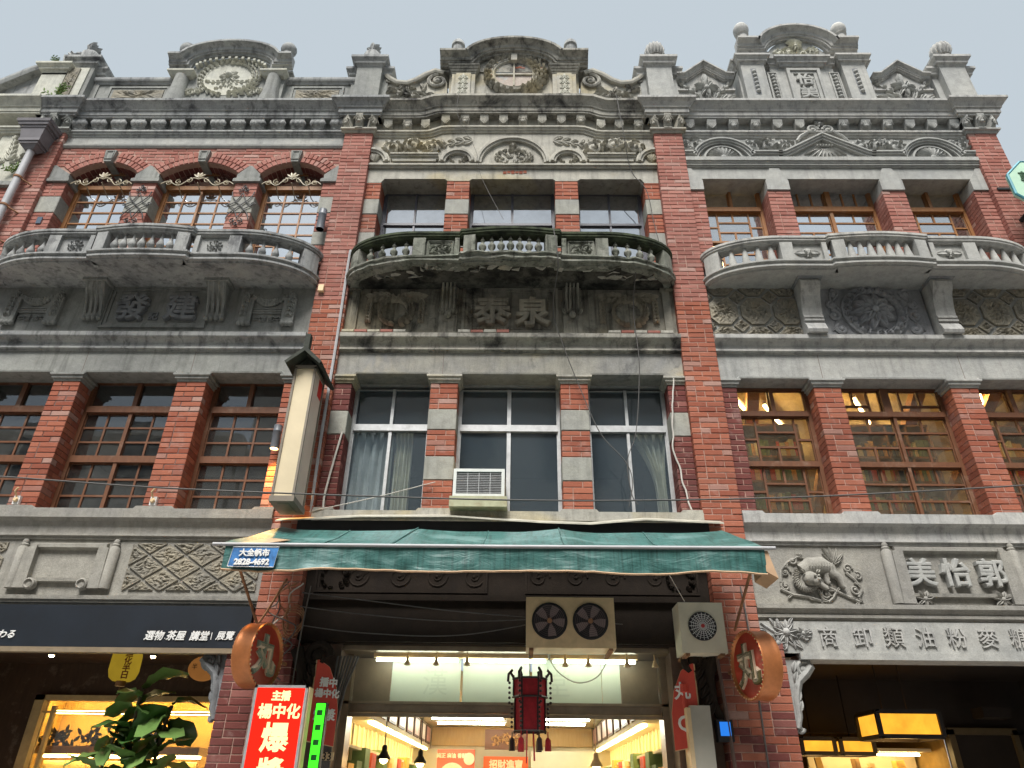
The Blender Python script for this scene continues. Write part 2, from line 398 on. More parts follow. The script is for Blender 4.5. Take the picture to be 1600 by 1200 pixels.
def finish_bricks(bld):
    lst = []
    for e in BR.get(bld, []):
        part, cx, yf, cz, w, d, h, mat, ry = e
        v = Vector((cx, yf, cz))-CAMP; dd = v.length
        q = cam.matrix_world.inverted() @ Vector((cx, yf, cz))
        px, py = 800+1109*q.x/-q.z, 600-1109*q.y/-q.z
        vis = 0 < px < 1600 and 0 < py < 1200 and not (-2.6 < cx < 2.45 and 3.3 < cz < 4.12)
        a = w*h*(v.y/dd)/dd/dd if vis else 0
        lst.append((a, e))
    lst.sort(key=lambda t: -t[0])
    for a, (part, cx, yf, cz, w, d, h, mat, ry) in lst[:300]:
        inst('brick', brick_mesh(w, d, h, mat), part, (cx, yf, cz), (0, ry, 0))
    mats = []; mi = []; b = MB()
    for a, (part, cx, yf, cz, w, d, h, mat, ry) in lst[300:]:
        if mat not in mats: mats.append(mat)
        t = MB(); t.cbox(-w/2, w/2, 0, d, -h/2, h/2, .005)
        b.merge(t, T(cx, yf, cz) @ Matrix.Rotation(ry, 4, 'Y')); mi += [mats.index(mat)]*len(t.f)
    me = b.mesh('brickwork', None)
    for m in mats: me.materials.append(m)
    me.polygons.foreach_set('material_index', mi)
    o = bpy.data.objects.new('brickwork', me); COL.objects.link(o); o.parent = bld; o['kind'] = 'stuff'
    o.matrix_parent_inverse = Matrix.Translation(-ploc(bld))
# ---------------------------------------------------------------- windows
def grid(u0, u1, v0, v1, nc, nr): return [(u0+(u1-u0)*i/nc, u0+(u1-u0)*(i+1)/nc, v0+(v1-v0)*j/nr, v0+(v1-v0)*(j+1)/nr) for j in range(nr) for i in range(nc)]
def lat(u0, u1, v0, v1):                                  # lattice sash: side panes two high, centre rows of two, one, two
    a = u0+(u1-u0)*.22; b = u1-(u1-u0)*.22; h = v1-v0
    c = grid(u0,a,v0,v1,1,2)+grid(b,u1,v0,v1,1,2)
    for j, k in enumerate((2,1,2)): c += grid(a,b,v0+h*j/3,v0+h*(j+1)/3,k,1)
    return c
def lat2(u0, u1, v0, v1):
    c = []; h = v1-v0
    for j, k in enumerate((2,1,2)): c += grid(u0,u1,v0+h*j/3,v0+h*(j+1)/3,k,1)
    return c
def window(bld, x0, x1, z0, z1, y, fm, gm, cells, rails=(), fw=.045, t=.012, depth=.05):
    f = MB()
    f.box(x0,x0+fw,y-.02,y+depth,z0,z1); f.box(x1-fw,x1,y-.02,y+depth,z0,z1)
    f.box(x0+fw,x1-fw,y-.02,y+depth,z0,z0+fw); f.box(x0+fw,x1-fw,y-.02,y+depth,z1-fw,z1)
    X0, X1, Z0, Z1 = x0+fw, x1-fw, z0+fw, z1-fw
    X = lambda u: X0+(X1-X0)*u
    Z = lambda v: Z0+(Z1-Z0)*v
    for (u0,u1,v0,v1,pr) in rails: f.box(X(u0),X(u1),y-pr,y+depth*.8,Z(v0),Z(v1))
    for (u0,u1,v0,v1) in cells:
        a, b, c, d = X(u0), X(u1), Z(v0), Z(v1)
        f.box(a,a+t,y,y+.03,c,d); f.box(b-t,b,y,y+.03,c,d); f.box(a+t,b-t,y,y+.03,c,c+t); f.box(a+t,b-t,y,y+.03,d-t,d)
    o = f.obj('window', fm, bld)
    for (u0,u1,v0,v1) in cells:
        a, b, c, d = X(u0)+t*.6, X(u1)-t*.6, Z(v0)+t*.6, Z(v1)-t*.6
        p = MB(); w, h = (b-a)/2, (d-c)/2
        p.box(-w,w,-.002,.002,-h,h)
        q = inst('pane', p.mesh('pane', gm), o, ((a+b)/2, y+.015, (c+d)/2), (U(-.006,.006), 0, U(-.006,.006)))
    return o
# ---------------------------------------------------------------- carved ornament
def wreath(b, x, z, R, y, n=18, h=.03, s=1.0, sz=1.0):
    for i in range(n):
        a = 2*math.pi*i/n
        for k, da in ((-1,.5),(1,-.5),(0,0)):
            b.leaf(x+math.cos(a)*R*(1+k*.10), z+math.sin(a)*R*sz*(1+k*.10), a+math.pi/2*(1 if math.cos(a) > 0 else -1)+da*.9, R*.42*s, R*.2*s, h, y-.004)
    return b
def rosette(b, x, z, R, n, y, h=.03, core=.25):
    for i in range(n): b.leaf(x, z, 2*math.pi*i/n+.2, R, R*2.6/n*1.2, h, y)
    b.ball((x,y-h*.6,z), R*core, 8, 5, .8); return b
def spray(b, x, z, ang, L, y, n=9, h=.025, bend=.8, w=.35):        # a bent stem with pairs of leaves
    pts = []; px, pz = x, z
    for i in range(n):
        a = ang+bend*i/n; px += math.cos(a)*L/n; pz += math.sin(a)*L/n; pts.append((px, y, pz))
        k = L*w*(1-.55*i/n)
        if i % 2 == 0 or i == n-1:
            for sg in (1,-1): b.leaf(px, pz, a+sg*.75, k, k*.42, h, y, -sg*.5)
    b.leaf(px, pz, ang+bend, L*w*.6, L*w*.25, h, y)
    b.tube(pts, [h*.5]*len(pts), 5); return b
def arabesque(b, x0, x1, z0, z1, y, seed=0, h=.03):                # scrolling foliage filling a rectangle
    rnd = random.Random(seed); w = x1-x0; H = z1-z0; n = max(2, round(w/(H*.95)))
    for i in range(n):
        cx = x0+w*(i+.5)/n; cz = (z0+z1)/2+(H*.08 if i % 2 else -H*.08); sg = 1 if i % 2 else -1
        b.spiral(cx, cz, H*.36, 1.35, math.pi*(.0 if sg > 0 else 1)+rnd.uniform(-.4,.4), h*.75, y, sg, 20)
        for k in range(9):
            a = k*2*math.pi/9+rnd.uniform(-.25,.25); r = H*.36
            b.leaf(cx+math.cos(a)*r*.75, cz+math.sin(a)*r*.7, a+sg*.9, H*rnd.uniform(.26,.42), H*.15, h*rnd.uniform(.8,1.3), y, sg*.6)
        for k in range(4):
            a = rnd.uniform(0,6.28); b.leaf(cx, cz, a, H*.24, H*.11, h*1.3, y, .5)
    return b
def console(b, x, w, y, z0, z1, proj):                              # S-shaped bracket, seen from below
    H = z1-z0; pts = []
    for i in range(15):
        t = i/14; o = proj*(.5-.5*math.cos(math.pi*min(1,t*1.0)))*(.55+.45*t)+proj*.22*max(0,1-abs(t-.12)/.16)
        pts.append((y-o-.012, z0+H*t))
    b.polyx([(y+.02,z0)]+pts+[(y+.02,z1)], x-w/2, x+w/2); return b
def rubble(poly, y, h, seed, cell=.02):                             # raised block with a worm-eaten face
    n = len(poly); out = []; cx = sum(p[0] for p in poly)/n; cz = sum(p[1] for p in poly)/n
    for i in range(n):
        a, c = poly[i], poly[(i+1)%n]; k = max(1, round(math.dist(a,c)/.035))
        out += [(a[0]+(c[0]-a[0])*j/k, a[1]+(c[1]-a[1])*j/k) for j in range(k)]
    m = len(out); rings = 8; b = MB(); vs = [(x,y+.01,z) for x,z in out]
    for r in range(rings):
        q = 1-r/rings
        for x, z in out:
            X, Z = cx+(x-cx)*q, cz+(z-cz)*q
            dd = noise.noise((X*30+seed, Z*42, seed))*1.3+.6*noise.noise((X*66, Z*66+seed, 3)) 
            vs.append((X, y-h*(.6+.55*dd*min(1,.35*r)), Z))
    vs.append((cx,y-h,cz)); fs = []
    for r in range(rings):
        for i in range(m): fs.append((r*m+i, r*m+(i+1)%m, (r+1)*m+(i+1)%m, (r+1)*m+i))
    fs += [(rings*m+i, rings*m+(i+1)%m, len(vs)-1) for i in range(m)]
    if sum(out[i][0]*out[(i+1)%m][1]-out[(i+1)%m][0]*out[i][1] for i in range(m)) < 0: fs = [f[::-1] for f in fs]
    return b.add(vs, fs)
def clip_poly(p, x0, x1, z0, z1):
    for ax, lim, keep in ((0,x0,1),(0,x1,-1),(1,z0,1),(1,z1,-1)):
        q = []
        for i in range(len(p)):
            a, b = p[i], p[(i+1)%len(p)]; ia = (a[ax]-lim)*keep >= 0; ib = (b[ax]-lim)*keep >= 0
            if ia: q.append(a)
            if ia != ib:
                t = (lim-a[ax])/(b[ax]-a[ax]); q.append((a[0]+(b[0]-a[0])*t, a[1]+(b[1]-a[1])*t))
        p = q
        if not p: return p
    return p
def frame(b, x0, x1, z0, z1, y, w, d):                              # raised picture-frame moulding
    for k, (o, dd) in enumerate(((0,d),(w*.55,d*.5))):
        a, c, e, f = x0+o, x1-o, z0+o, z1-o; ww = w*.5
        b.box(a,c,y-dd,y,f-ww,f); b.box(a,c,y-dd,y,e,e+ww); b.box(a,a+ww,y-dd,y,e+ww,f-ww); b.box(c-ww,c,y-dd,y,e+ww,f-ww)
    return b
# ---------------------------------------------------------------- the three houses and what stands at their edges
BL = thing('shophouse', 'three-storey brick shophouse with three arched windows under a curved pediment with oval medallion', 'shophouse', (-4.73,.5,0), 'row of old shophouses')
BM = thing('shophouse', 'weathered shophouse with green awning and black-stained balcony, central of the three', 'shophouse', (0,.5,0), 'row of old shophouses')
BRR = thing('shophouse', 'clean grey and brick shophouse with tall carved pediment and warm-lit lattice windows', 'shophouse', (4.73,.5,0), 'row of old shophouses')
# pillars: the two party pillars belong to the middle house, the outer ones to their own
def pillar(bld, cx, label, mat, low=True, mortar=MORT, hi=None):
    p = node('pillar', bld); p['label'] = label
    def run(a, b, yb, z0, z1, m, m2=None):
        core = MB(); brick_block(bld, p, core, a, b, 0, yb, z0, z1, m, 'LR', mat2=m2); core.obj('mortar', mortar, p)
    run(cx-.215, cx+.215, .5, hi or 2.95, 10.40, mat)
    if hi: run(cx-.215, cx+.215, .5, 2.95, hi, BK_O)
    if low:
        a, b = (cx-.42, cx+.25) if cx < 0 else (cx-.25, cx+.42)
        run(a, b, .6, 0, 2.95, BK_D if cx < 0 else BK_O, BK_D)
    return p
PL = pillar(BM, -2.37, 'brick pillar beside the vertical lamp box', BK_P, hi=7.2)
PR = pillar(BM, 2.37, 'brick pillar left of the lattice windows', BK_P, hi=7.2)
PLL = pillar(BL, -7.13, 'outer brick pillar behind the downpipe', BK_P, hi=7.6)
PRR = pillar(BRR, 7.13, 'outer brick pillar against the sky', BK_P)
# pillar heads: necking, three leaf brackets, flaring cap
CAPP = [(-.1,10.68),(.10,10.68),(.10,10.71),(.125,10.72),(.125,10.80),(.15,10.81),(.15,10.83),(.19,10.89),(.225,10.92),(.235,10.93),(.235,10.975),(-.1,10.99)]
NECK = [(-.1,10.38),(.015,10.38),(.03,10.42),(.06,10.425),(.06,10.455),(.045,10.46),(-.1,10.47)]
def bracket(bld, x, y, z0, z1, w, proj, mat, rot=0.0, style=0, name='bracket'):
    b = MB(); H = z1-z0
    pts = [(.02,0)]+[(-proj*(.25+.75*math.sin(t*math.pi/2))-(.012 if .15 < t < .6 else 0), H*t) for t in [i/8 for i in range(9)]]+[(.02,H)]
    b.polyx(pts, -w/2, w/2)
    if style == 0:
        for k, a in enumerate((-.75,-.4,0,.4,.75)): b.leaf(0, H*.08, math.pi/2+a*.8, H*(.9-.3*abs(a)), w*.33, .018, -proj*.78)
    elif style == 1:
        for k in (-1,0,1): b.ball((k*w*.36,-proj*.72,H*.62), w*.27, 8, 6, .9, 1.15)
        for k in (-1,1): b.leaf(0, H*.05, math.pi/2+k*1.2, w*.6, w*.26, .02, -proj*.5)
    else:
        b.ball((0,-proj*.8,H*.36), w*.28, 8, 5, .7)
        for a in (-.9,-.45,0,.45,.9): b.leaf(0, H*.98, -math.pi/2+a*.7, H*.72, w*.3, .02, -proj*.85)
    b.box(-w*.55,w*.55,-proj*.45,.02,-.02,.0)
    me = b.mesh(name, mat, True)
    return me
_brk = {}
def put_bracket(part, x, y, z0, z1, w, proj, mat, rot=0.0, style=0, name='bracket'):
    k = (round(z1-z0,3), w, proj, mat.name, style)
    if k not in _brk: _brk[k] = bracket(None, 0, 0, z0, z1, w, proj, mat, 0, style, name)
    return inst(name, _brk[k], part, (x, y, z0), (0,0,rot))
for bld, cx, mat, matd, st in ((BM,-2.37,S_M,S_LC,2),(BM,2.37,S_M,S_RC,2),(BL,-7.13,S_L,S_LC,2),(BRR,7.13,S_R,S_RC,2)):
    c = MB(); path = [(cx-.215,.5),(cx-.215,0),(cx+.215,0),(cx+.215,.5)]
    c.sweep(CAPP, path); c.box(cx-.19,cx+.19,.02,.5,10.44,10.70)
    cap = c.obj('capital', matd, bld)
    n = MB(); n.sweep(NECK, path); n.obj('necking', mat, cap)
    for sx, rot in ((-.165,-.6),(0,0),(.165,.6)):
        put_bracket(cap, cx+sx, .0-(.02 if sx == 0 else -.01), 10.46, 10.69, .105, .11, mat, rot, st)
    # pier on the parapet above the pillar: wide back block and a taller shaft in front
    p = MB(); p.box(cx-.30,cx+.30,.1,.55,10.9,11.86); p.box(cx-.205,cx+.205,-.02,.12,10.97,12.0)
    pier = p.obj('parapet_pier', S_R if bld is BRR or cx > 2 else S_L, bld)
    q = MB()
    cp = [(-.1,0),(.0,0),(.02,.03),(.05,.05),(.055,.09),(.09,.13),(.10,.14),(.10,.19),(-.1,.2)]
    q.sweep([(o,z+11.80) for o, z in cp], [(cx-.30,.5),(cx-.30,.1),(cx+.30,.1),(cx+.30,.5)])
    q.sweep([(o,z+11.94) for o, z in cp], [(cx-.205,.4),(cx-.205,-.02),(cx+.205,-.02),(cx+.205,.4)])
    q.box(cx-.205,cx+.205,-.02,.4,12.0,12.135); q.obj('pier_cap', S_LC if cx < 0 else S_RC, pier)
    f = MB()
    if cx > 0:
        f.lathe([(.001,12.13),(.11,12.13),(.12,12.2),(.08,12.25),(.135,12.31),(.155,12.40),(.14,12.48),(.08,12.55),(.001,12.57)], (cx-.02,.04,0), 18)
        for k in range(14):
            a = k*2*math.pi/14; f.tube([(cx-.02+math.cos(a)*r,.04+math.sin(a)*r,z) for r, z in ((.1,12.27),(.152,12.38),(.13,12.49),(.04,12.57))], .022, 5)
    else:
        for k in range(16):
            a = k*2*math.pi/16; f.leaf(cx+.0+math.cos(a)*.06, 12.28+.02*(k%3), math.pi/2+math.cos(a)*.8, U(.16,.28), .10, .06, .04+math.sin(a)*.08)
        f.lathe([(.001,12.1),(.14,12.1),(.15,12.28),(.10,12.36),(.001,12.40)], (cx,.04,0), 12)
    f.obj('finial', S_LC if cx < 0 else S_RC, pier, True)
# ---------------------------------------------------------------- shared storey mouldings
SILLP = [(-.1,3.97),(.02,3.97),(.02,4.0),(.045,4.005),(.045,4.03),(.025,4.035),(.028,4.11),(.055,4.165),(.085,4.19),(.10,4.195),(.10,4.30),(-.1,4.31)]
MIDP = [(-.1,6.42),(.012,6.42),(.015,6.44),(.05,6.445),(.05,6.468),(.03,6.474),(.035,6.53),(.075,6.575),(.11,6.59),(.115,6.60),(.115,6.655),(-.1,6.67)]
def lintel(bld, x0, x1, openings, zb, zt, y, mat, joints=(), ch=.05):
    b = MB(); p = [(x0,zt),(x0,zb-.1)]
    for a, c in openings: p += [(a,zb-.1),(a,zb-ch),(a+ch,zb),(c-ch,zb),(c,zb-ch),(c,zb-.1)]
    p += [(x1,zb-.1),(x1,zt)]
    js = [x0]+list(joints)+[x1]
    b.poly(p, y, y+.34); o = b.obj('lintel_beam', mat, bld)
    e = MB()
    for j in joints: e.box(j-.003,j+.003,y-.0015,y+.01,zb+.0,zt)
    if joints: e.obj('joint', MORTD, o)
    s = MB()
    for a, c in openings: s.sweepxz([(.0,0),(.025,0),(.03,.02),(.012,.03),(0,.03)], [(a+.01,zb-ch),(a+ch,zb),(c-ch,zb),(c-.01,zb-ch)], y)
    s.obj('drip_mould', mat, o); return o
def pier_cap(bld, x0, x1, z, y, mat):
    b = MB(); b.sweep([(-.05,z),(.005,z),(.012,z+.03),(.03,z+.035),(.03,z+.065),(.05,z+.075),(.05,z+.10),(-.05,z+.105)], [(x0,y+.3),(x0,y),(x1,y),(x1,y+.3)])
    b.box(x0,x1,y+.002,y+.3,z,z+.1); b.obj('pier_cap', mat, bld)
def pier_bricks(bld, x0, x1, yf, yb, bands, mat, sides, mort=MORT, name='pier'):
    """bands: (z0, z1, 'b' brick or 's' stone block)"""
    p = node(name, bld); core = MB(); sb = None
    for z0, z1, t in bands:
        if t == 'b':
            core = MB(); brick_block(bld, p, core, x0, x1, yf, yb, z0, z1, mat, sides); core.obj('mortar', mort, p)
        else:
            s = MB(); s.cbox(x0-.004,x1+.004,yf-.004,yb,z0+.004,z1-.004,.008); s.obj('stone_block', S_BLK, p)
    return p
BAYS = {'L': (BL,-4.73,-6.915,-2.585), 'M': (BM,0,-2.155,2.155), 'R': (BRR,4.73,2.585,6.915)}
P2 = {'L': [(-5.65,-5.32),(-4.11,-3.75)], 'M': [(-.965,-.63),(.63,.965)], 'R': [(3.72,4.05),(5.38,5.71)]}
SIDE2 = {'L': .2, 'M': .21, 'R': .2}
SP = {'L': S_L, 'M': S_MD, 'R': S_R}; CO = {'L': S_LC, 'M': S_MC, 'R': S_RC}
for k, (bld, cx, x0, x1) in BAYS.items():
    mat = SP[k]
    s = MB(); s.sweep(SILLP, [(x0,.06),(x1,.06)]); s.box(x0,x1,.06,.6,4.0,4.285)
    for a, c in [(x0-.05,x0+.2)]+P2[k]+[(x1-.2,x1+.05)]:
        s.poly([(max(x0,a-.06),4.29),(min(x1,c+.06),4.29),(min(x1,c+.02),4.335),(max(x0,a-.02),4.335)], -.025, .42)
    s.obj('sill_course', {'L':S_LOW,'M':S_M,'R':S_RC}[k], bld)
    m = MB(); m.sweep(MIDP, [(x0,.06),(x1,.06)]); m.box(x0,x1,.062,.45,6.42,6.66); m.obj('string_course', CO[k], bld)
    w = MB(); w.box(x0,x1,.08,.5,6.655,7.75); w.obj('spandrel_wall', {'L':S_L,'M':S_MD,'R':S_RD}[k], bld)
    op = [(x0+SIDE2[k],P2[k][0][0]),(P2[k][0][1],P2[k][1][0]),(P2[k][1][1],x1-SIDE2[k])]
    jl = {'L':[-5.35,-3.98],'M':[-.83],'R':[3.86,5.6]}[k]
    lintel(bld, x0, x1, op, 6.10 if k != 'R' else 6.06, 6.42, .06, {'L':S_L,'M':S_ML,'R':S_R}[k], jl)
    ps = [(x0,x0+SIDE2[k],'R')]+[(a,c,'LR') for a, c in P2[k]]+[(x1-SIDE2[k],x1,'L')]
    for a, c, sd in ps:
        edge = sd != 'LR'; yf = .06 if not edge else .075
        if k == 'M':
            bands = [(4.32,4.70,'b'),(4.70,5.0,'s'),(5.0,5.34,'b'),(5.34,5.62,'s'),(5.62,5.98,'b')]
            if edge: bands = [(4.32,5.28,'b'),(5.28,5.60,'s'),(5.60,5.98,'b')]
            pier_bricks(bld, a, c, yf, .38, bands, BK_D if edge else BK_O, sd, MORT)
        else: pier_bricks(bld, a, c, yf, .38, [(4.32,5.98 if k == 'L' else 5.95,'b')], BK_O if k == 'L' else (BK_D if edge and a < 3 else BK_O), sd, MORTD if k == 'L' else MORT)
        pier_cap(bld, a if a > x0 else a+.002, c if c < x1 else c-.002, 5.98 if k != 'R' else 5.95, yf-.005, {'L':S_L,'M':S_M,'R':S_R}[k])
    # the rooms behind the windows
    for z0, z1, nm in ((4.25,6.35,'room'),(7.6,9.75,'room')):
        if k == 'R' and z0 < 5: continue
        r = MB(); r.box(x0-.1,x1+.1,.44,4.0,z0,z1); f0 = r.f[0]; r.f = r.f[1:]; r.obj(nm, DARKROOM, bld)
    # roof slab and the blank party walls behind the front
    r = MB(); r.box(x0-.2,x1+.2,.5,7.0,10.55,10.75); r.obj('roof_slab', S_L, bld)
# ---------------------------------------------------------------- windows of the second floor
for a, c in ((-6.715,-5.65),(-3.75,-2.785)):
    cells = grid(0,1,0,.36,3,3)+grid(0,1,.41,.75,3,3)+grid(0,.5,.80,1,1,1)+grid(.5,1,.80,1,1,1)
    window(BL, a, c, 4.33, 6.14, .33, WOODD, G_DK, cells, [(0,1,.36,.41,.04),(0,1,.75,.80,.05),(.47,.53,.80,1,.03)])
window(BL, -5.32, -4.11, 4.33, 6.14, .33, WOODD, G_DK, grid(0,.49,0,.36,2,3)+grid(.51,1,0,.36,2,3)+grid(0,.49,.41,.75,2,3)+grid(.51,1,.41,.75,2,3)+grid(0,.5,.80,1,1,1)+grid(.5,1,.80,1,1,1),
       [(0,1,.36,.41,.04),(0,1,.75,.80,.05),(.48,.52,0,.75,.03),(.48,.53,.80,1,.03)])
for a, c in ((2.785,3.72),(5.71,6.715)):
    window(BRR, a, c, 4.33, 6.08, .30, WOODD, G_WM, lat(0,1,0,.37)+lat(0,1,.41,.77)+grid(0,.48,.81,1,1,1)+grid(.54,1,.81,1,1,1), [(0,1,.37,.41,.04),(0,1,.77,.81,.05),(.48,.54,.81,1,.05)])
window(BRR, 4.05, 5.38, 4.33, 6.08, .30, WOODD, G_WM, lat2(0,.49,0,.37)+lat2(.52,1,0,.37)+lat2(0,.49,.41,.77)+lat2(.52,1,.41,.77)+grid(0,.3,.81,.87,1,1)+grid(0,.3,.87,1,2,1)+grid(.3,.42,.81,1,1,1)+grid(.5,.62,.81,1,1,1)+grid(.62,1,.81,.87,1,1)+grid(.62,1,.87,1,2,1),
       [(0,1,.37,.41,.04),(0,1,.77,.81,.05),(.49,.52,0,.77,.035),(.42,.5,.81,1,.05)])
for a, c, o in ((-1.945,-.965,.5),(-.63,.63,.5),(.965,1.945,.5)):
    window(BM, a, c, 4.33, 6.10, .33, ALU, G_FR, grid(0,.5,.0,.64,1,1)+grid(.5,1,0,.64,1,1)+grid(0,.5,.68,.98,1,1)+grid(.5,1,.68,.98,1,1), [(0,1,.635,.685,.03),(.48,.52,.685,.98,.015),(.48,.52,0,.635,.015)], fw=.03, t=.014)
# ---------------------------------------------------------------- third floor, left house: brick wall with three arches
ARCH = [(-6.12,.50),(-4.685,.585),(-3.28,.48)]; SPR = 9.60; WY = .08
def arc_geo(c, h): r = (c*c+h*h)/(2*h); return r
arcs = [(ax, c, arc_geo(c,.235), SPR+.235-arc_geo(c,.235)) for ax, c in ARCH]
def arc_pts(ax, c, r, cz, n=18):
    a = math.asin(c/r); return [(ax+r*math.sin(-a+2*a*i/n), cz+r*math.cos(-a+2*a*i/n)) for i in range(n+1)]
wall = node('arched_wall', BL)
core = MB(); pl = [(-6.915,10.16),(-6.915,SPR)]
for t in arcs: pl += arc_pts(*t)
pl += [(-2.585,SPR),(-2.585,10.16)]
core.poly(pl, WY+.007, .42); core.obj('mortar', MORT, wall)
for ax, c, r, cz in arcs:                                  # arch rings of headers, and the brick soffit
    a = math.asin(c/r)
    for ring in (0,1):
        rr = r+.05+.106*ring; n = round(2*a*rr/.074)
        for i in range(n):
            t = -a+2*a*(i+.5)/n
            if abs(t*rr) < .075: continue
            brick(BL, wall, ax+rr*math.sin(t), WY-.008, cz+rr*math.cos(t), .062, .1, .095, BK_P, t)
        n = round(2*a*r/.074)
    for i in range(n):
        t = -a+2*a*(i+.5)/n
        for j in range(2): brick(BL, wall, ax+(r+.02)*math.sin(t), WY+.1+.11*j, cz+(r+.02)*math.cos(t), .062, .1, .06, BK_D, t)
    k = MB(); z0 = cz+r-.03; k.poly([(ax-.055,z0),(ax+.055,z0),(ax+.085,z0+.235),(ax-.085,z0+.235)], WY-.05, .3)
    kk = k.obj('keystone', S_L, wall); q = MB(); frame(q, ax-.058, ax+.058, z0+.045, z0+.215, WY-.05, .02, .012); q.obj('keystone_panel', S_L, wall)
n = 8; ch = (10.14-SPR)/n
for k in range(n):                                         # courses above and between the arches
    z = SPR+ch*(k+.5); x = -6.915 - (.11 if k % 2 else 0)
    holes = []
    for ax, c, r, cz in arcs:
        R2 = r+.212; dz = z-cz
        if abs(dz) < R2: hw = math.sqrt(R2*R2-dz*dz); holes.append((ax-hw-.01, ax+hw+.01))
    while x < -2.59:
        segs = [(max(x,-6.91), min(x+.215,-2.59))]
        for h0, h1 in holes:
            nx = []
            for a, c in segs:
                if c <= h0 or a >= h1: nx.append((a,c)); continue
                if a < h0: nx.append((a,h0))
                if c > h1: nx.append((h1,c))
            segs = nx
        for a, c in segs:
            if c-a > .025: brick(BL, wall, (a+c)/2, WY, z, c-a, .1, ch-.011, BK_P)
        x += .226
P3L = [(-6.915,-6.62,'R'),(-5.62,-5.27,'LR'),(-4.10,-3.76,'LR'),(-2.80,-2.585,'L')]
for a, c, sd in P3L:
    pier_bricks(BL, a, c, WY-.01, .42, [(7.75,8.2,'b'),(8.2,8.45,'s'),(8.45,8.80,'b'),(8.80,9.12,'s'),(9.12,9.40,'b')], BK_P, sd)
    b = MB(); e0 = a-.035 if 'L' in sd else a; e1 = c+.035 if 'R' in sd else c
    b.box(e0,e1,WY-.045,.42,9.40,9.455); b.box(e0+.012,e1-.012,WY-.03,.42,9.455,9.48)
    m = (a+c)/2 if sd == 'LR' else (a+.02 if sd == 'R' else c-.02)
    b.poly([(a,9.48),(c,9.48),(c,9.56),(m+.02,9.74),(m-.02,9.74),(a,9.56)], WY-.022, .42)
    b.obj('impost_block', S_L, BL)
for i, (a, c) in enumerate(((-6.62,-5.62),(-5.27,-4.10),(-3.76,-2.80))):
    nc = 4 if i == 1 else 3
    window(BL, a, c, 7.9, 9.88, .31, WOOD, G_SKY, grid(0,1,.0,.80,nc,7)+[(0,1,.84,1)], [(0,1,.80,.84,.05)]+([(.485,.515,0,.80,.03)] if i == 1 else []), fw=.06)
    g = MB(); m = (a+c)/2; hw = (c-a)/2-.04; y = .10; z = 9.40           # wrought-iron scroll guard across the arch
    for sg in (-1,1):
        pts = [(m+sg*hw*t, y, z+.05*math.sin(t*9.5)+.10*(1-t)**2) for t in [j/24 for j in range(25)]]
        g.tube(pts, .009, 5)
        for t, s in ((.25,1),(.52,-1),(.8,1)):
            g.spiral(m+sg*hw*t, z+.02+.10*(1-t)**2, .055, 1.2, 1.5, .008, y, s*sg, 16)
    for t in (-.55,0,.55): g.tube([(m+hw*t,y,z+.03),(m+hw*t*1.02,.40,z-.09)], .008, 5)
    for aa in (-.9,-.3,.3,.9): g.leaf(m, z+.13, math.pi/2+aa, .12, .05, .012, y)
    g.obj('iron_guard', IRONG, BL, True)
for m in (-5.445,-3.93):                                    # iron diamond scroll on the pier faces
    g = MB(); y = WY-.03; z = 8.93
    for sg in (-1,1):
        g.tube([(m+sg*.16*math.cos(t*math.pi),y,z+.26*(t-.5)*2) for t in [j/12 for j in range(13)]], .008, 5)
        g.tube([(m+sg*.17,y,z),(m+sg*.08,y,z+.06),(m,y,z+.24)], .008, 5); g.tube([(m+sg*.17,y,z),(m+sg*.08,y,z-.06),(m,y,z-.24)], .008, 5)
        g.spiral(m+sg*.18, z+.02, .035, 1.2, 0, .008, y, sg, 12)
        for zz in (.30,-.30): g.spiral(m+sg*.05, z+zz, .045, 1.3, 1.5, .009, y, sg*(1 if zz > 0 else -1), 14)
    for zz in (.36,-.36): g.spiral(m+.01, z+zz, .035, 1.2, 1.5, .009, y, 1, 12)
    g.obj('iron_scroll', IRON, BL, True)
# ---------------------------------------------------------------- third floor, middle and right houses
for a, c, sd in ((-2.155,-1.94,'R'),(-.965,-.63,'LR'),(.63,.965,'LR'),(1.94,2.155,'L')):
    bands = [(7.75,8.18,'b'),(8.18,8.46,'s'),(8.46,8.80,'b'),(8.80,9.10,'s'),(9.10,9.46,'b')]
    pier_bricks(BM, a, c, .09, .42, bands, BK_O, sd)
b = MB(); b.poly([(-2.155,9.72),(-2.155,9.42),(-1.95,9.42),(-1.9,9.50),(-1.0,9.50),(-.96,9.46),(-.64,9.46),(-.6,9.50),(.6,9.50),(.64,9.46),(.96,9.46),(1.0,9.50),(1.9,9.50),(1.95,9.42),(2.155,9.42),(2.155,9.72)], .085, .42)
b.obj('lintel_beam', S_M, BM)
for i in range(6):                                          # bricks bared where the render has fallen off the lintel
    x = -.14+.06*i
    q = MB(); q.cbox(x,x+.052,.078,.1,9.60+.012*(i%2),9.655+.01*(i%3),.004); q.obj('bared_brick', BK_O, BM)
for i, (a, c) in enumerate(((-1.94,-.965),(-.63,.63),(.965,1.94))):
    window(BM, a, c, 7.9, 9.62, .40, ALUD, G_3M, grid(0,.5,0,.56,1,1)+grid(.5,1,0,.56,1,1)+grid(0,.5,.58,.95,1,1)+grid(.5,1,.58,.95,1,1), [(0,1,.56,.585,.02),(.485,.515,0,.95,.012)], fw=.035, t=.014)
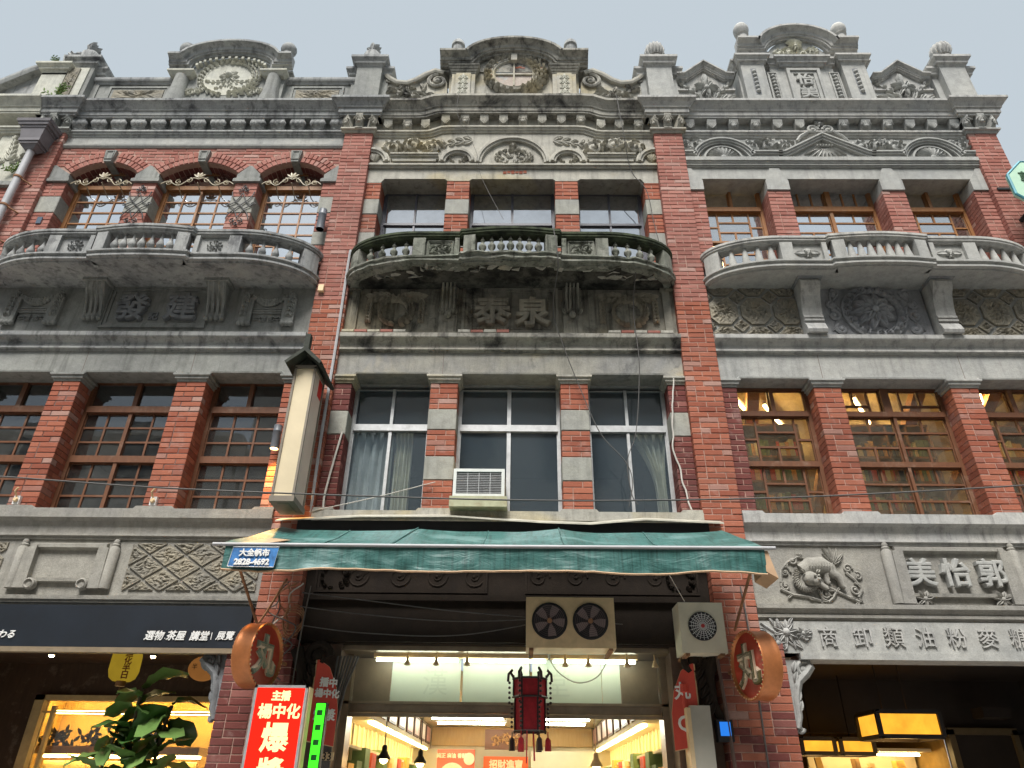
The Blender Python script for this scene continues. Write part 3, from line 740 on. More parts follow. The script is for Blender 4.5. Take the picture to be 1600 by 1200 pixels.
for a, c, sd in ((2.585,2.80,'R'),(3.72,4.05,'LR'),(5.38,5.71,'LR'),(6.70,6.915,'L')):
    pier_bricks(BRR, a, c, .08, .42, [(7.75,9.27,'b')], BK_P, sd)
    b = MB(); m = (a+c)/2
    b.poly([(a,9.27),(c,9.27),(c,9.45),(min(c,m+.07) if sd == 'LR' else (c if sd == 'L' else a+.07),9.70),(max(a,m-.07) if sd == 'LR' else (a if sd == 'R' else c-.07),9.70),(a,9.45)], .055, .42)
    b.obj('impost_block', S_R, BRR)
b = MB(); b.box(2.585,6.915,.075,.42,9.50,9.74); b.obj('lintel_beam', S_R, BRR)
for a, c in ((2.80,3.72),(5.71,6.70)):
    window(BRR, a, c, 7.9, 9.56, .38, WOOD, G_3R if 'G_3R' in globals() else G_SKY, lat(0,1,.0,.36)+lat(0,1,.38,.74)+grid(0,.48,.79,1,1,1)+grid(.53,1,.79,1,1,1), [(0,1,.36,.38,.03),(0,1,.74,.79,.05),(.48,.53,.79,1,.04)])
window(BRR, 4.05, 5.38, 7.9, 9.56, .38, WOOD, G_SKY, lat2(0,.48,.38,.74)+lat2(.52,1,.38,.74)+lat2(0,.48,0,.36)+lat2(.52,1,0,.36)+grid(0,.47,.80,1,3,1)+grid(.53,1,.80,1,3,1), [(0,1,.74,.80,.05),(0,1,.36,.38,.03),(.48,.52,0,.74,.03),(.47,.53,.80,1,.05)])
# ---------------------------------------------------------------- balconies
def balcony(bld, cx, k, mat, rail, style, relief):
    def yy(u):
        u = abs(u)
        if u < .62: return -(.50+.06*math.cos(u/.62*math.pi/2))*k
        if u < 1.25: return -.455*k
        t = (u-1.25)/.9; return -.455*k*math.sqrt(max(0,1-t*t))+.02*t
    us = [-2.15+.9*(1-math.cos(math.pi/2*i/12)) for i in range(13)]
    us += [-.64,-.615]+[-.6+1.2*i/12 for i in range(13)]+[.615,.64]+[-u for u in us[::-1]]
    path = [(cx+u, yy(u) if abs(abs(u)-.615) > .003 else yy(.6)) for u in us]
    path = [(x,min(y,.05)) for x, y in path]
    part = node('balcony', bld)
    fpath = [(x, y if y > -.3 else max(y, -.455*k-.05-.03*math.cos(min(1,abs(x-cx)/.7)*math.pi/2) if abs(x-cx) < .7 else y)) for x, y in path]
    s = MB(); lo = 7.43
    s.sweep([(-.5 if False else -.12,lo),(-.02,lo),(-.015,lo+.02),(.03,lo+.03),(.03,lo+.055),(.012,lo+.06),(.02,lo+.09),(.045,lo+.10),(.045,lo+.125),(-.12,lo+.13)], fpath)
    n = len(path); vs = [(x,y+.03 if y < 0 else y,lo+.012) for x, y in fpath]+[(cx+2.15,.12,lo+.012),(cx-2.15,.12,lo+.012)]
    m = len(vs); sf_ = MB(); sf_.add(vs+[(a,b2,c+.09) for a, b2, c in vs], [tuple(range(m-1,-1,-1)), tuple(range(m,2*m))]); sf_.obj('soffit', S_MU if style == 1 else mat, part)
    if style == 1: s.v = [(x+.02*noise.noise((x*9,y*9,z*9)), y+.03*noise.noise((x*7,z*14,3)) if y < .05 else y, z+.028*noise.noise((x*8,y*8,z*6))) for x, y, z in s.v]
    s.obj('floor_slab', mat, part)
    r = MB(); zt = 7.855
    r.sweep([(-.14,zt),(.0,zt),(.008,zt+.02),(.028,zt+.028),(.028,zt+.055),(.04,zt+.06),(.04,zt+.095),(.02,zt+.105),(-.14,zt+.105)], path)
    r.obj('top_rail', rail, part)
    z0, z1 = lo+.13, zt
    def block(u0, u1, out=.02, back=-.12, name='post'):
        b = MB(); pts = [(cx+u, min(yy(u if abs(u) < .6 or abs(u) > .64 else .6 if abs(u) < .64 else .66),.05)) for u in [u0+(u1-u0)*i/5 for i in range(6)]]
        b.sweep([(back,z0),(out,z0),(out,z1),(back,z1)], pts); return b.obj(name, mat, part)
    for sg in (-1,1):
        for a, c in ((.45,.60),(.66,.72),(1.10,1.26),(2.0,2.14)):
            block(min(sg*a,sg*c), max(sg*a,sg*c))
        p = block(min(sg*.72,sg*1.10), max(sg*.72,sg*1.10), -.03, -.10, 'panel')
        q = MB(); u = sg*.91; y = yy(u)+.03; zc = (z0+z1)/2
        if relief == 0: wreath(q, cx+u, zc, .085, y, 10, .02, .9); rosette(q, cx+u, zc, .07, 6, y, .03)
        elif relief == 1: frame(q, cx+u-.17, cx+u+.17, z0+.02, z1-.02, y, .03, .02); arabesque(q, cx+u-.13, cx+u+.13, z0+.05, z1-.05, y, 5, .018)
        else:
            for a in (0, math.pi): q.leaf(cx+u, zc, a, .17, .10, .03, y)
            q.leaf(cx+u, zc-.02, math.pi/2, .10, .14, .035, y); rosette(q, cx+u, zc-.03, .06, 6, y-.01, .03)
        q.obj('panel_relief', mat, p, True)
    prof = {0: [(.02,0),(.035,.005),(.04,.03),(.02,.045),(.045,.085),(.05,.115),(.035,.16),(.018,.215),(.016,.27),(.02,.30)],
            1: [(.045,0),(.045,.035),(.022,.05),(.02,.075),(.05,.12),(.05,.15),(.025,.19),(.018,.22),(.03,.235),(.03,.25),(.015,.265),(.012,.30)],
            2: [(.055,0),(.055,.06),(.05,.09),(.04,.16),(.028,.25),(.02,.30)]}[style]
    H = z1-z0; b = MB(); b.lathe([(r_,h_*H/.30) for r_, h_ in prof], (0,0,0), 12); me = b.mesh('baluster', mat, True)
    ul = [-.36+.72*i/6 for i in range(7)]+[s*(1.36+.16*i) for s in (-1,1) for i in range(4)]
    for u in ul: inst('baluster', me, part, (cx+u, yy(u)+.06, z0))
    return part
bl = balcony(BL, -4.75, 1.07, S_LC, S_LC, 0, 0); bl['label'] = 'grey curved balcony with pear balusters'
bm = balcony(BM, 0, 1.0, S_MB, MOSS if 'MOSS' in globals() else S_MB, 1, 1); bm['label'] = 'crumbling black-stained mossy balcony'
br_ = balcony(BRR, 4.75, .86, S_R, S_RC, 2, 2); br_['label'] = 'clean pale grey balcony with conical balusters'
# broken render hanging from the underside of the middle balcony
cr = MB(); rnd = random.Random(4)
for i in range(46):
    u = rnd.uniform(-1.9,1.9); y = -.36 if abs(u) < 1.2 else -.2
    pts = [(u+rnd.uniform(.02,.1)*math.cos(a+rnd.uniform(-.3,.3)), y+rnd.uniform(-.14,.1)+rnd.uniform(.02,.06)*math.sin(a)) for a in (0,1.2,2.4,3.6,4.9)]
    h = rnd.uniform(.006,.03); yc = sum(p[1] for p in pts)/5
    cr.add([(p[0],yc+(p[1]-yc)*.4,7.445) for p in pts]+[(p[0],yc+(p[1]-yc)*.3,7.445-h) for p in pts], [(5,6,7,8,9)]+[(j,(j+1)%5,5+(j+1)%5,5+j) for j in range(5)])
o = cr.obj('broken_render', S_M, bm); o['kind'] = 'stuff'
# ---------------------------------------------------------------- spandrel ornament under the balconies
def tablet(bld, x0, x1, z0, z1, y, chars, mat, size, bold, small=None, cmat=None, lip=.03):
    b = MB(); frame(b, x0, x1, z0, z1, y, .075, lip); t = b.obj('tablet_frame', mat, bld)
    for ch, cx, cz in chars:
        q = MB(); q.merge(text(ch, size, .035, bold), T(cx, y-.03, cz)); q.obj('character', cmat or mat, t)
    return t
t = tablet(BL, -5.36, -3.97, 6.79, 7.46, .08, [('發',-4.98,7.10),('建',-4.32,7.10)], S_L, .42, .012, cmat=S_RD)
q = MB(); q.merge(text('記', .13, .012, .002), T(-4.68,.07,6.98)); q.obj('character', S_RD, t)
for cx in (-5.47,-3.86):
    b = MB(); console(b, cx, .25, .08, 6.90, 7.42, .2); b.box(cx-.16,cx+.16,-.16,.1,7.40,7.455)
    for s in (-1,-.33,.33,1): b.tube([(cx+s*.1,.08-.2*(.15+.85*t)*(.55+.45*t)-.015,6.92+.5*t) for t in [i/8 for i in range(9)]], .02, 6); b.ball((cx+s*.1,.035,6.92), .035, 8, 5)
    b.obj('scroll_bracket', S_L, BL, True)
for cx in (-6.28,-3.18):                                     # hanging-cloth tablets with garland and fret
    b = MB(); y = .08
    b.poly([(cx-.36,6.84),(cx-.2,6.84),(cx-.2,7.02),(cx+.2,7.02),(cx+.2,6.84),(cx+.36,6.84),(cx+.32,7.34),(cx-.32,7.34)], y-.02, y+.02)
    for s in (-1,1):
        b.box(cx+s*.28-.08,cx+s*.28+.08,y-.06,y,6.86,7.25)
        for k in (-1,0,1): b.ball((cx+s*.28+k*.055,y-.04,6.85), .04, 8, 5)
        for k in range(5): b.leaf(cx+s*.30, 7.30-.07*k, -math.pi/2+s*.5, .09, .06, .035, y-.06); b.leaf(cx+s*.30, 7.30-.07*k, -math.pi/2-s*.5, .09, .06, .035, y-.06)
        rosette(b, cx+s*.29, 7.31, .055, 5, y-.055, .03)
    for i in range(15):
        t = i/14; x = cx-.26+.52*t; z = 7.31-.13*math.sin(math.pi*t)
        for k in (-1,0,1): b.ball((x,y-.04,z+k*.024*math.sin(math.pi*t)*1.4), .02+.014*math.sin(math.pi*t), 7, 4)
    b.tube([(cx-.2,y-.025,7.09),(cx+.2,y-.025,7.09)], .012, 5); b.tube([(cx-.2,y-.025,7.06),(cx+.2,y-.025,7.06)], .012, 5)
    for s in (-1,1):
        b.tube([(cx+s*p,y-.012,6.94+z) for p, z in ((.18,.01),(.15,.03),(.10,.0),(.12,.0),(.08,.035),(.02,.035),(.02,.012),(.07,.012))], .013, 5)
        b.tube([(cx+s*p,y-.012,6.94+z) for p, z in ((.18,-.01),(.15,-.02),(.10,.0),(.08,-.035),(.02,-.035),(.02,-.012),(.07,-.012))], .009, 5)
    b.obj('garland_tablet', S_L, BL, True)
# middle house: name tablet, fluted pilasters, two ribboned wreaths
t = tablet(BM, -.63, .63, 6.70, 7.47, .08, [('泰',-.23,7.07),('泉',.29,7.05)], S_MD, .46, .016, cmat=S_MW)
b = MB()
for i in range(24): b.leaf(-.5+1.0*i/23, 6.79, math.pi/2, .04, .05, .014, .075)
for s in (-1,1):
    for i in range(13): b.leaf(s*.515, 6.82+.045*i, math.pi/2+s*.6, .05, .035, .014, .075)
b.obj('tablet_border', S_MD, t)
for cx in (-.81,.81):
    b = MB(); b.box(cx-.12,cx+.12,.045,.1,6.68,7.6); b.box(cx-.10,cx+.10,.02,.06,7.05,7.6)
    for k in range(4): b.tube([(cx-.075+.05*k,.02,7.08),(cx-.075+.05*k,.0,7.3),(cx-.075+.05*k,-.06,7.45)], .018, 6)
    for k in range(7): b.leaf(cx-.09+.03*k, 7.0, math.pi/2+(k-3)*-.12, .11, .05, .035, .03)
    b.ball((cx,.01,6.98), .05, 8, 5); frame(b, cx-.08, cx+.08, 6.71, 6.92, .045, .025, .012)
    b.obj('fluted_pilaster', S_MD, BM)
for cx in (-1.51,1.55):
    b = MB(); wreath(b, cx, 7.06, .20, .078, 20, .075)
    for s in (-1,1):
        for i in range(4): b.leaf(cx+s*(.04+.075*i), 7.29+.02*math.sin(i), math.pi/2-s*(1.2+.1*i), .16, .07, .06, .075, s*.4); b.leaf(cx+s*(.06+.075*i), 7.28, -math.pi/2+s*1.0, .12, .06, .06, .075)
        for i in range(6): b.leaf(cx+s*.345, 7.23-.055*i, -math.pi/2+.5, .075, .055, .06, .075); b.leaf(cx+s*.345, 7.23-.055*i, -math.pi/2-.5, .075, .055, .06, .075)
    b.tube([(cx-.09,.06,7.25),(cx,.04,7.265),(cx+.09,.06,7.25)], .03, 7); b.obj('ribboned_wreath', S_MW, BM, True)
    f = MB(); w = 1 if cx > 0 else -1; f.box(min(w*2.0,w*2.1),max(w*2.0,w*2.1),.05,.1,6.7,7.45); f.box(min(w*1.98,w*2.15),max(w*1.98,w*2.15),.03,.1,7.40,7.45); f.obj('edge_strip', S_MD, BM)
for x0, n in ((-2.14,5),(-.66,4),(1.25,5)):                   # bricks bared along the top of the string course
    for i in range(n):
        q = MB(); x = x0+.165*i; q.cbox(x,x+.155,-.058,.1,6.662,6.70+U(0,.008),.004); q.obj('bared_brick', BK_P if i % 2 else S_M, BM)
# right house: octagons and diamonds of worm-eaten stone, consoles, round medallion
ledge = MB(); ledge.box(2.585,6.915,.02,.1,6.655,6.70); ledge.obj('ledge', S_R, BRR)
pan = node('vermiculated_panel', BRR); seed = 0
for a_, c_ in ((2.585,3.76),(5.67,6.915)): wv = MB(); wv.box(a_,c_,.066,.09,6.70,7.6); wv.obj('panel_ground', S_R, pan)
def oct_(cx, cz, w, h): return [(cx+w*a, cz+h*b2) for a, b2 in ((1,.42),(.42,1),(-.42,1),(-1,.42),(-1,-.42),(-.42,-1),(.42,-1),(1,-.42))]
for f0, f1, s in ((2.60,3.74,1),(5.69,6.90,-1)):
    for i in range(-1,5):
        for j in (-1,0,1):
            X = (2.77+.425*i) if s > 0 else (6.73-.425*i); Zc = 7.08+.455*j; seed += 1
            p = clip_poly(oct_(X, Zc, .19, .205), f0, f1, 6.715, 7.56)
            if len(p) > 2: rubble(p, .066, .05, seed).obj('octagon', S_RUB, pan)
            X2, Z2 = X+.2125, Zc+.2275; p = clip_poly([(X2+.10,Z2),(X2,Z2+.10),(X2-.10,Z2),(X2,Z2-.10)], f0, f1, 6.715, 7.56)
            if len(p) > 2: rubble(p, .066, .045, seed+.5).obj('diamond', S_RUB, pan)
for cx in (3.87,5.56):
    b = MB(); H = .8; z0 = 6.665
    pr = [(.09,z0),(-.10,z0),(-.115,z0+.04),(-.085,z0+.12),(-.05,z0+.17),(-.05,z0+.185),(-.075,z0+.19),(-.075,z0+.215),(-.05,z0+.22),(-.05,z0+.235),(-.075,z0+.24),(-.075,z0+.265),(-.06,z0+.28),(-.075,z0+.40),(-.12,z0+.55),(-.19,z0+.66),(-.21,z0+.72),(-.19,z0+.77),(.09,z0+.78)]
    b.polyx(pr, cx-.125, cx+.125); b.obj('console', S_RC, BRR)
    b = MB(); b.polyx([(.08,7.43),(-.22,7.43),(-.34,7.50),(.08,7.50)], cx-.16, cx+.16); b.obj('console_top', S_RD, BRR)
b = MB(); cx = 4.715; b.box(4.03,5.40,.05,.1,6.70,7.6); y = .05
b.lathe([(.42,-.01),(.42,.035),(.39,.045),(.375,.015),(.37,-.01)], (cx,y,7.06), 40, 'y')
for i in range(22):
    a = 2*math.pi*i/22; p = (cx+.345*math.cos(a), y-.01, 7.06+.345*math.sin(a))
    b.ball(p, .055, 8, 5, .8)
    for k in (-1,1): b.leaf(p[0], p[2], a+math.pi/2+k*.5, .11, .06, .08, y)
for i in range(10): b.leaf(cx, 7.08, 2*math.pi*i/10+.1, .30, .17, .075, y); b.leaf(cx, 7.08, 2*math.pi*(i+.5)/10, .22, .12, .10, y)
b.ball((cx,y-.05,7.08), .055, 10, 6)
for s in (-1,1):
    for dz, R, sg in ((.30,.07,1),(.12,.06,-1),(-.05,.085,1),(-.26,.075,-1)):
        b.spiral(cx+s*(.52 if abs(dz) < .2 else .47), 7.06+dz, R, 1.4, 1.2 if s > 0 else 1.9, .032, y, sg*s, 18)
        b.leaf(cx+s*.5, 7.06+dz+.06, math.pi/2*(1 if dz > 0 else -1)+s*.8, .13, .05, .03, y)
    b.tube([(cx+s*(.47+.05*math.sin(t*9)),y,6.76+.6*t) for t in [i/14 for i in range(15)]], .018, 6)
b.obj('sunflower_medallion', S_RM, BRR, True)
# ---------------------------------------------------------------- friezes
WALLC = [(-.1,10.68),(.13,10.68),(.13,10.71),(.145,10.715),(.145,10.79),(.165,10.80),(.17,10.82),(.215,10.885),(.25,10.92),(.26,10.925),(.26,10.97),(-.1,10.985)]
LEDGE = [(-.1,10.36),(.02,10.36),(.03,10.395),(.05,10.40),(.05,10.425),(.072,10.435),(.072,10.465),(-.1,10.475)]
for k, (bld, cx, x0, x1) in BAYS.items():
    b = MB(); b.box(x0,x1,.08,.5,10.14,11.0); b.obj('frieze_wall', {'L':S_L,'M':S_M,'R':S_R}[k], bld)
    if k == 'M':
        st = .11; path = [(x0,0),(-1.48,0),(-1.36,.015),(-1.27,.055),(-1.17,.10),(-1.06,st),(1.06,st),(1.17,.10),(1.27,.055),(1.36,.015),(1.48,0),(x1,0)]
        c = MB(); c.sweepxz([(o,z-10.68) for o, z in WALLC], [(x,z+10.68) for x, z in path], .08); cor = c.obj('cornice', S_MC, bld)
        l = MB(); p2 = [(x*.93 if abs(x) < 2 else x, z) for x, z in path]; l.sweepxz([(o,z-10.36) for o, z in LEDGE], [(x,z+10.36) for x, z in p2], .08); l.obj('cornice_ledge', S_M, bld)
        xs = [(-1.94,0),(-1.64,0),(-1.36,0)]+[(-1.05+.30*i,st) for i in range(8)]+[(1.36,0),(1.64,0),(1.94,0)]
        for i, (x, dz) in enumerate(xs): put_bracket(cor, x, .085, 10.475+dz, 10.675+dz, .13, .11, S_M, 0, 0 if i % 3 != 1 else 2)
        for x in (.12,.24,.36,.82,.92): e = MB(); e.cbox(x,x+.11,-.05,.05,10.70+st,10.745+st,.004); e.obj('bared_brick', BK_O, bld)
    else:
        c = MB(); c.sweep(WALLC, [(x0,.08),(x1,.08)]); cor = c.obj('cornice', CO[k], bld)
        l = MB(); l.sweep(LEDGE, [(x0,.08),(x1,.08)]); l.obj('cornice_ledge', CO[k], bld)
        n, st = (14,1) if k == 'L' else (13,2)
        for i in range(n):
            if k == 'R' and i == 6: continue
            put_bracket(cor, x0+.14+(x1-x0-.28)*i/(n-1), .085, 10.475, 10.675, .205 if k == 'L' else .14, .12, S_LC if k == 'L' else S_R, 0, st if R_() < .7 or k == 'L' else 0)
b = MB(); b.sweep([(-.1,10.13),(.015,10.13),(.035,10.16),(.04,10.19),(.01,10.20),(.01,10.36),(-.1,10.36)], [(-6.915,.08),(-2.585,.08)]); b.obj('architrave_band', S_R, BL)
# right house frieze
b = MB(); x0, x1 = 2.585, 6.915
b.sweep([(-.1,9.72),(.03,9.72),(.03,9.74),(.05,9.745),(.05,9.77),(.065,9.78),(.065,9.80),(.085,9.81),(.085,9.88),(-.1,9.89)], [(x0,.08),(x1,.08)]); b.box(x0,x1,.08,.5,9.72,10.14)
b.obj('architrave_band', S_R, BRR)
hood = [(0,0),(.05,0),(.05,.03),(.075,.035),(.075,.06),(.095,.065),(.095,.09),(0,.095)]
for s0, s1 in ((x0,2.76),(3.58,4.05),(5.38,5.88),(6.70,x1)): b = MB(); b.sweepxz(hood, [(s0,9.92),(s1,9.92)], .08); b.obj('ledge', S_R, BRR)
for cx in (3.17,6.29):
    b = MB(); b.sweepxz(hood, arc(cx, 9.80, .40, 163, 17, 20), .08)
    for i in range(11):
        a = math.radians(10+160*i/10); b.leaf(cx, 9.90, a, .27, .085, .06, .075)
    b.lathe([(.30,0),(.30,.03),(.27,.035),(.26,.0)], (cx,.08,9.88), 24, 'y', 0, math.pi)
    b.ball((cx,.06,9.92), .05, 8, 5); b.obj('shell_niche', S_R, BRR, True)
b = MB(); cx = 4.715; b.sweepxz(hood, [(cx-.72,9.92),(cx-.60,9.93),(cx,10.30),(cx+.60,9.93),(cx+.72,9.92)], .08)
for i in range(9): b.leaf(cx, 10.16, -math.pi/2+(i-4)*.28, .30 if abs(i-4) < 2 else .36, .08, .05, .075)
for i in range(6): rosette(b, cx-.11+.045*i, 10.15, .035, 5, .04, .03)
for s in (-1,1):
    b.spiral(cx+s*.12, 10.48, .09, 1.4, math.pi/2+s*1.57, .028, .02, -s, 20); b.tube([(cx+s*.2,.03,10.44),(cx+s*.32,.04,10.36),(cx+s*.38,.05,10.27)], .03, 6)
rosette(b, cx, 10.60, .09, 6, .02, .04); b.obj('gable_niche', S_R, BRR, True)
for a, c, sd in ((2.60,2.86,1),(3.50,4.28,2),(5.15,5.95,3),(6.62,6.90,4)): b = MB(); arabesque(b, a, c, 10.04, 10.34, .08, sd, .065); b.obj('foliage_relief', S_R, BRR, True)
# middle house frieze
b = MB(); b.sweep([(-.1,9.70),(.02,9.70),(.03,9.73),(.055,9.735),(.055,9.76),(.03,9.765),(.03,9.80),(-.1,9.81)], [(-2.155,.08),(2.155,.08)]); b.box(-2.155,2.155,.08,.5,9.7,10.14); b.obj('architrave_band', S_M, BM)
hood2 = [(0,0),(.045,0),(.05,.03),(.07,.035),(.07,.07),(.045,.08),(.04,.10),(0,.105)]
b = MB(); b.sweepxz(hood2, arc(0, 9.80, .47, 180, 0, 26), .08)
for s in (-1,1):
    b.sweepxz(hood2, arc(s*.83, 9.82, .18, 180, 0, 16), .08)
    b.sweepxz(hood2, arc(s*2.12, 9.82, .20, 180 if s < 0 else 180, 0 if s < 0 else 0, 14) if False else (arc(-2.15,9.82,.2,90,0,8) if s < 0 else arc(2.15,9.82,.2,180,90,8)), .08)
    a0, a1 = (1.12,1.84) if s > 0 else (-1.84,-1.12); b.sweepxz(hood, [(a0,9.86),(a1,9.86)], .08); b.box(a0+.03,a1-.03,.03,.08,9.82,9.86)
b.obj('arch_mouldings', S_M, BM)
for s in (-1,1): b = MB(); wreath(b, s*.83, 9.92, .115, .075, 13, .045, 1.1); b.obj('small_wreath', S_M, BM, True)
b = MB(); wreath(b, 0, 9.93, .25, .075, 17, .03, .8, .62); rosette(b, 0, 10.19, .07, 9, .07, .03)
for i in range(26):
    a = U(0,6.28); r = U(0,.2); b.leaf(math.cos(a)*r, 9.93+math.sin(a)*r*.6, a+U(-.5,.5), .07, .04, .02, .075)
b.obj('rosette_relief', S_M, BM, True)
for s in (-1,1):
    b = MB()
    for i in range(6): b.leaf(s*2.09, 9.84, math.pi/2+s*(.5-.25*i), .2, .06, .04, .075)
    arabesque(b, 1.08 if s > 0 else -2.0, 2.0 if s > 0 else -1.08, 10.0, 10.34, .08, 20+s, .07)
    spray(b, s*.55, 10.30, 0 if s > 0 else math.pi, .6, .078, 9, .03, -s*.5, .3); spray(b, s*1.0, 10.18, .6 if s > 0 else math.pi-.6, .4, .078, 7, .03, -s*1.5, .34)
    b.obj('foliage_relief', S_M, BM, True)
# ---------------------------------------------------------------- parapets and pediments
PED = [(0,0),(.05,0),(.06,.03),(.10,.035),(.10,.065),(.12,.07),(.13,.12),(.18,.155),(.215,.165),(.215,.205),(0,.225)]
# left house: low wall with pebble panels, curved pediment on two buttress columns
b = MB(); b.box(-6.92,-2.58,.12,.4,10.95,11.68); b.box(-5.55,-3.75,.04,.4,10.95,11.96); par = b.obj('parapet', S_L, BL)
c = MB()
for a, e in ((-6.92,-5.55),(-3.75,-2.58)): c.sweep([(-.1,11.66),(.02,11.66),(.03,11.69),(.06,11.71),(.07,11.74),(.07,11.78),(-.1,11.79)], [(a,.12),(e,.12)]); c.box(a,e,.12,.4,11.66,11.78)
c.obj('coping', S_LC, par)
for a, e in ((-6.55,-5.72),(-3.55,-2.85)):
    f = MB(); frame(f, a-.08, e+.08, 11.16, 11.60, .12, .07, .03); f.obj('panel_frame', S_L, par)
    rubble([(a,11.24),(e,11.24),(e,11.52),(a,11.52)], .115, .03, a).obj('pebble_panel', S_RUB, par)
mx = -4.68
pth = [(mx-1.02,11.93),(mx-.66,11.93)]+[(mx+.66*math.cos(math.radians(t)), 11.93+.05+.28*math.sin(math.radians(t))) for t in range(168,11,-12)]+[(mx+.66,11.93),(mx+1.02,11.93)]
c = MB(); c.sweepxz(PED, pth, .04); c.poly([(x,z) for x, z in pth]+[(mx+1.02,11.9),(mx-1.02,11.9)], .045, .4); c.obj('pediment_cornice', S_LC, par)
for t in range(14):
    a = math.radians(160-140*t/13); x = mx+.60*math.cos(a); z = 11.91+.27*math.sin(a); dd_ = MB(); dd_.box(x-.02,x+.02,-.04,.05,z-.03,z+.02); dd_.obj('dentil', S_LP, par)
for s in (-1,1): d = MB(); d.sweep([(-.05,11.70),(.0,11.70),(.03,11.74),(.06,11.77),(.06,11.80),(-.05,11.81)], [(mx+s*.76-.16,.3),(mx+s*.76-.16,-.04),(mx+s*.76+.16,-.04),(mx+s*.76+.16,.3)]); d.obj('column_cap', S_LP, par)
m = MB(); wreath(m, mx, 11.73, .46, .035, 30, .04, .5, .92)
for i in range(8): m.leaf(mx, 11.77, 2*math.pi*i/8, .17, .09, .035, .035); 
m.ball((mx,.0,11.78), .06, 9, 6)
for s in (-1,1): spray(m, mx, 11.69, (0 if s > 0 else math.pi)-s*.5, .34, .035, 8, .022, s*.9, .3); spray(m, mx, 11.60, -math.pi/2+s*.6, .2, .035, 6, .02, s*.8, .35)
for s in (-1,1):
    for zz in (11.42,): arabesque(m, mx+s*.5-.12, mx+s*.5+.12, zz-.12, zz+.06, .035, 31, .03)
m.obj('oval_medallion', S_LP, par, True)
pl = MB(); pl.lathe([(.42,0),(.42,.012),(.39,.015),(.38,.008),(.001,.01)], (mx,.045,11.73), 30, 'y'); pl.obj('medallion_ground', S_LP, par)
for s in (-1,1):
    cx = mx+s*.76; b = MB(); b.lathe([(.165,10.95),(.16,11.15),(.135,11.3),(.12,11.45),(.115,11.72)], (cx,.03,0), 18); b.obj('buttress_column', S_L, par, True)
    f = MB(); f.lathe([(.09,12.1),(.09,12.42),(.001,12.43)], (cx+s*.10,.06,0), 12); f.ball((cx+s*.10,.05,12.48), .135, 16, 10, .9, 1); f.obj('finial', S_LC, par, True)
# middle house: round blind window in a wreath, carved posts, arched cornice, volute wings
b = MB(); b.box(-1.06,1.06,.1,.4,10.95,12.25); b.box(-2.15,2.15,.14,.4,10.9,11.15); par = b.obj('parapet', S_M, BM)
pth = [(-1.22,12.0),(-.66,12.0)]+[(.62*math.cos(math.radians(t)), 12.0+.03+.30*math.sin(math.radians(t))) for t in range(170,9,-10)]+[(.66,12.0),(1.22,12.0)]
PED2 = [(o*1.15,u*1.1) for o, u in PED]
c = MB(); c.sweepxz(PED2, pth, .08); c.poly(pth+[(1.22,11.95),(-1.22,11.95)], .08, .4); c.obj('pediment_cornice', S_MC, par)
for s in (-1,1):
    b = MB(); cx = s*.82; b.box(cx-.19,cx+.19,.0,.12,10.97,11.80); b.box(cx-.12,cx+.12,-.03,.0,11.02,11.78); pp = b.obj('carved_post', S_M, par)
    q = MB()
    for z in (11.3,11.42,11.54,11.66):
        for t in (-1,1): q.spiral(cx+t*.05, z, .045, 1.3, 1.5, .012, -.032, t, 14)
        q.leaf(cx, z, math.pi/2, .1, .05, .02, -.032)
    q.obj('post_relief', S_LP, pp, True)
    q = MB()
    for i in range(4): q.sweep([(-.05,11.79+.05*i),(.0+.018*i,11.79+.05*i),(.015+.018*i,11.815+.05*i),(.0+.018*i,11.84+.05*i),(-.05,11.84+.05*i)], [(cx-.19,.12),(cx-.19,.0),(cx+.19,.0),(cx+.19,.12)])
    q.box(cx-.17,cx+.17,.02,.12,11.79,12.0); q.obj('post_capital', S_MC, pp)
    f = MB(); f.lathe([(.09,12.2),(.09,12.54),(.115,12.56),(.11,12.63),(.07,12.70),(.001,12.72)], (s*.95,.05,0), 14); f.obj('finial', S_LC, par, True)
    # volute wing with leafage
    pts = [(1.10,11.72),(1.16,11.90),(1.30,11.95),(1.45,11.86),(1.60,11.72),(1.75,11.64),(1.92,11.66),(2.05,11.76),(2.12,11.84)]
    w = MB(); w.poly([(s*x,z) for x, z in pts]+[(s*2.14,10.95),(s*1.06,10.95)], .12, .35)
    w.sweepxz([(-.05,-.02),(.06,-.02),(.075,.01),(.075,.05),(.05,.06),(-.05,.06)], sorted([(s*x,z) for x, z in pts[1:]]), .12); wing = w.obj('volute_wing', S_M, par)
    q = MB(); q.spiral(s*1.25, 11.74, .17, 1.6, math.pi/2, .038, .10, -s, 30); q.spiral(s*2.06, 11.76, .07, 1.3, math.pi/2, .025, .10, s, 16)
    spray(q, s*1.18, 11.34, (0 if s > 0 else math.pi), .8, .11, 12, .05, s*.5, .26)
    for i in range(16): q.leaf(s*U(1.35,1.95), U(11.28,11.58), U(0,6.28), U(.12,.24), .08, .05, .115, U(-.6,.6))
    q.obj('wing_foliage', S_MC, wing, True)
q = MB(); wreath(q, 0, 11.88, .45, .095, 24, .09, .75); wreath(q, 0, 11.88, .40, .085, 20, .07, .6); q.obj('wreath', S_M, par, True)
q = MB(); q.lathe([(.40,.0),(.40,.05),(.37,.06),(.35,.045),(.33,.055),(.31,.03),(.30,.0)], (0,.1,11.88), 40, 'y'); q.box(-.05,.05,.0,.1,12.16,12.32); q.obj('round_frame', S_M, par, True)
q = MB(); q.lathe([(.31,0),(.31,.012),(.001,.012)], (0,.1,11.88), 32, 'y'); q.obj('blind_pane', PLAST if 'PLAST' in globals() else S_LP, par)
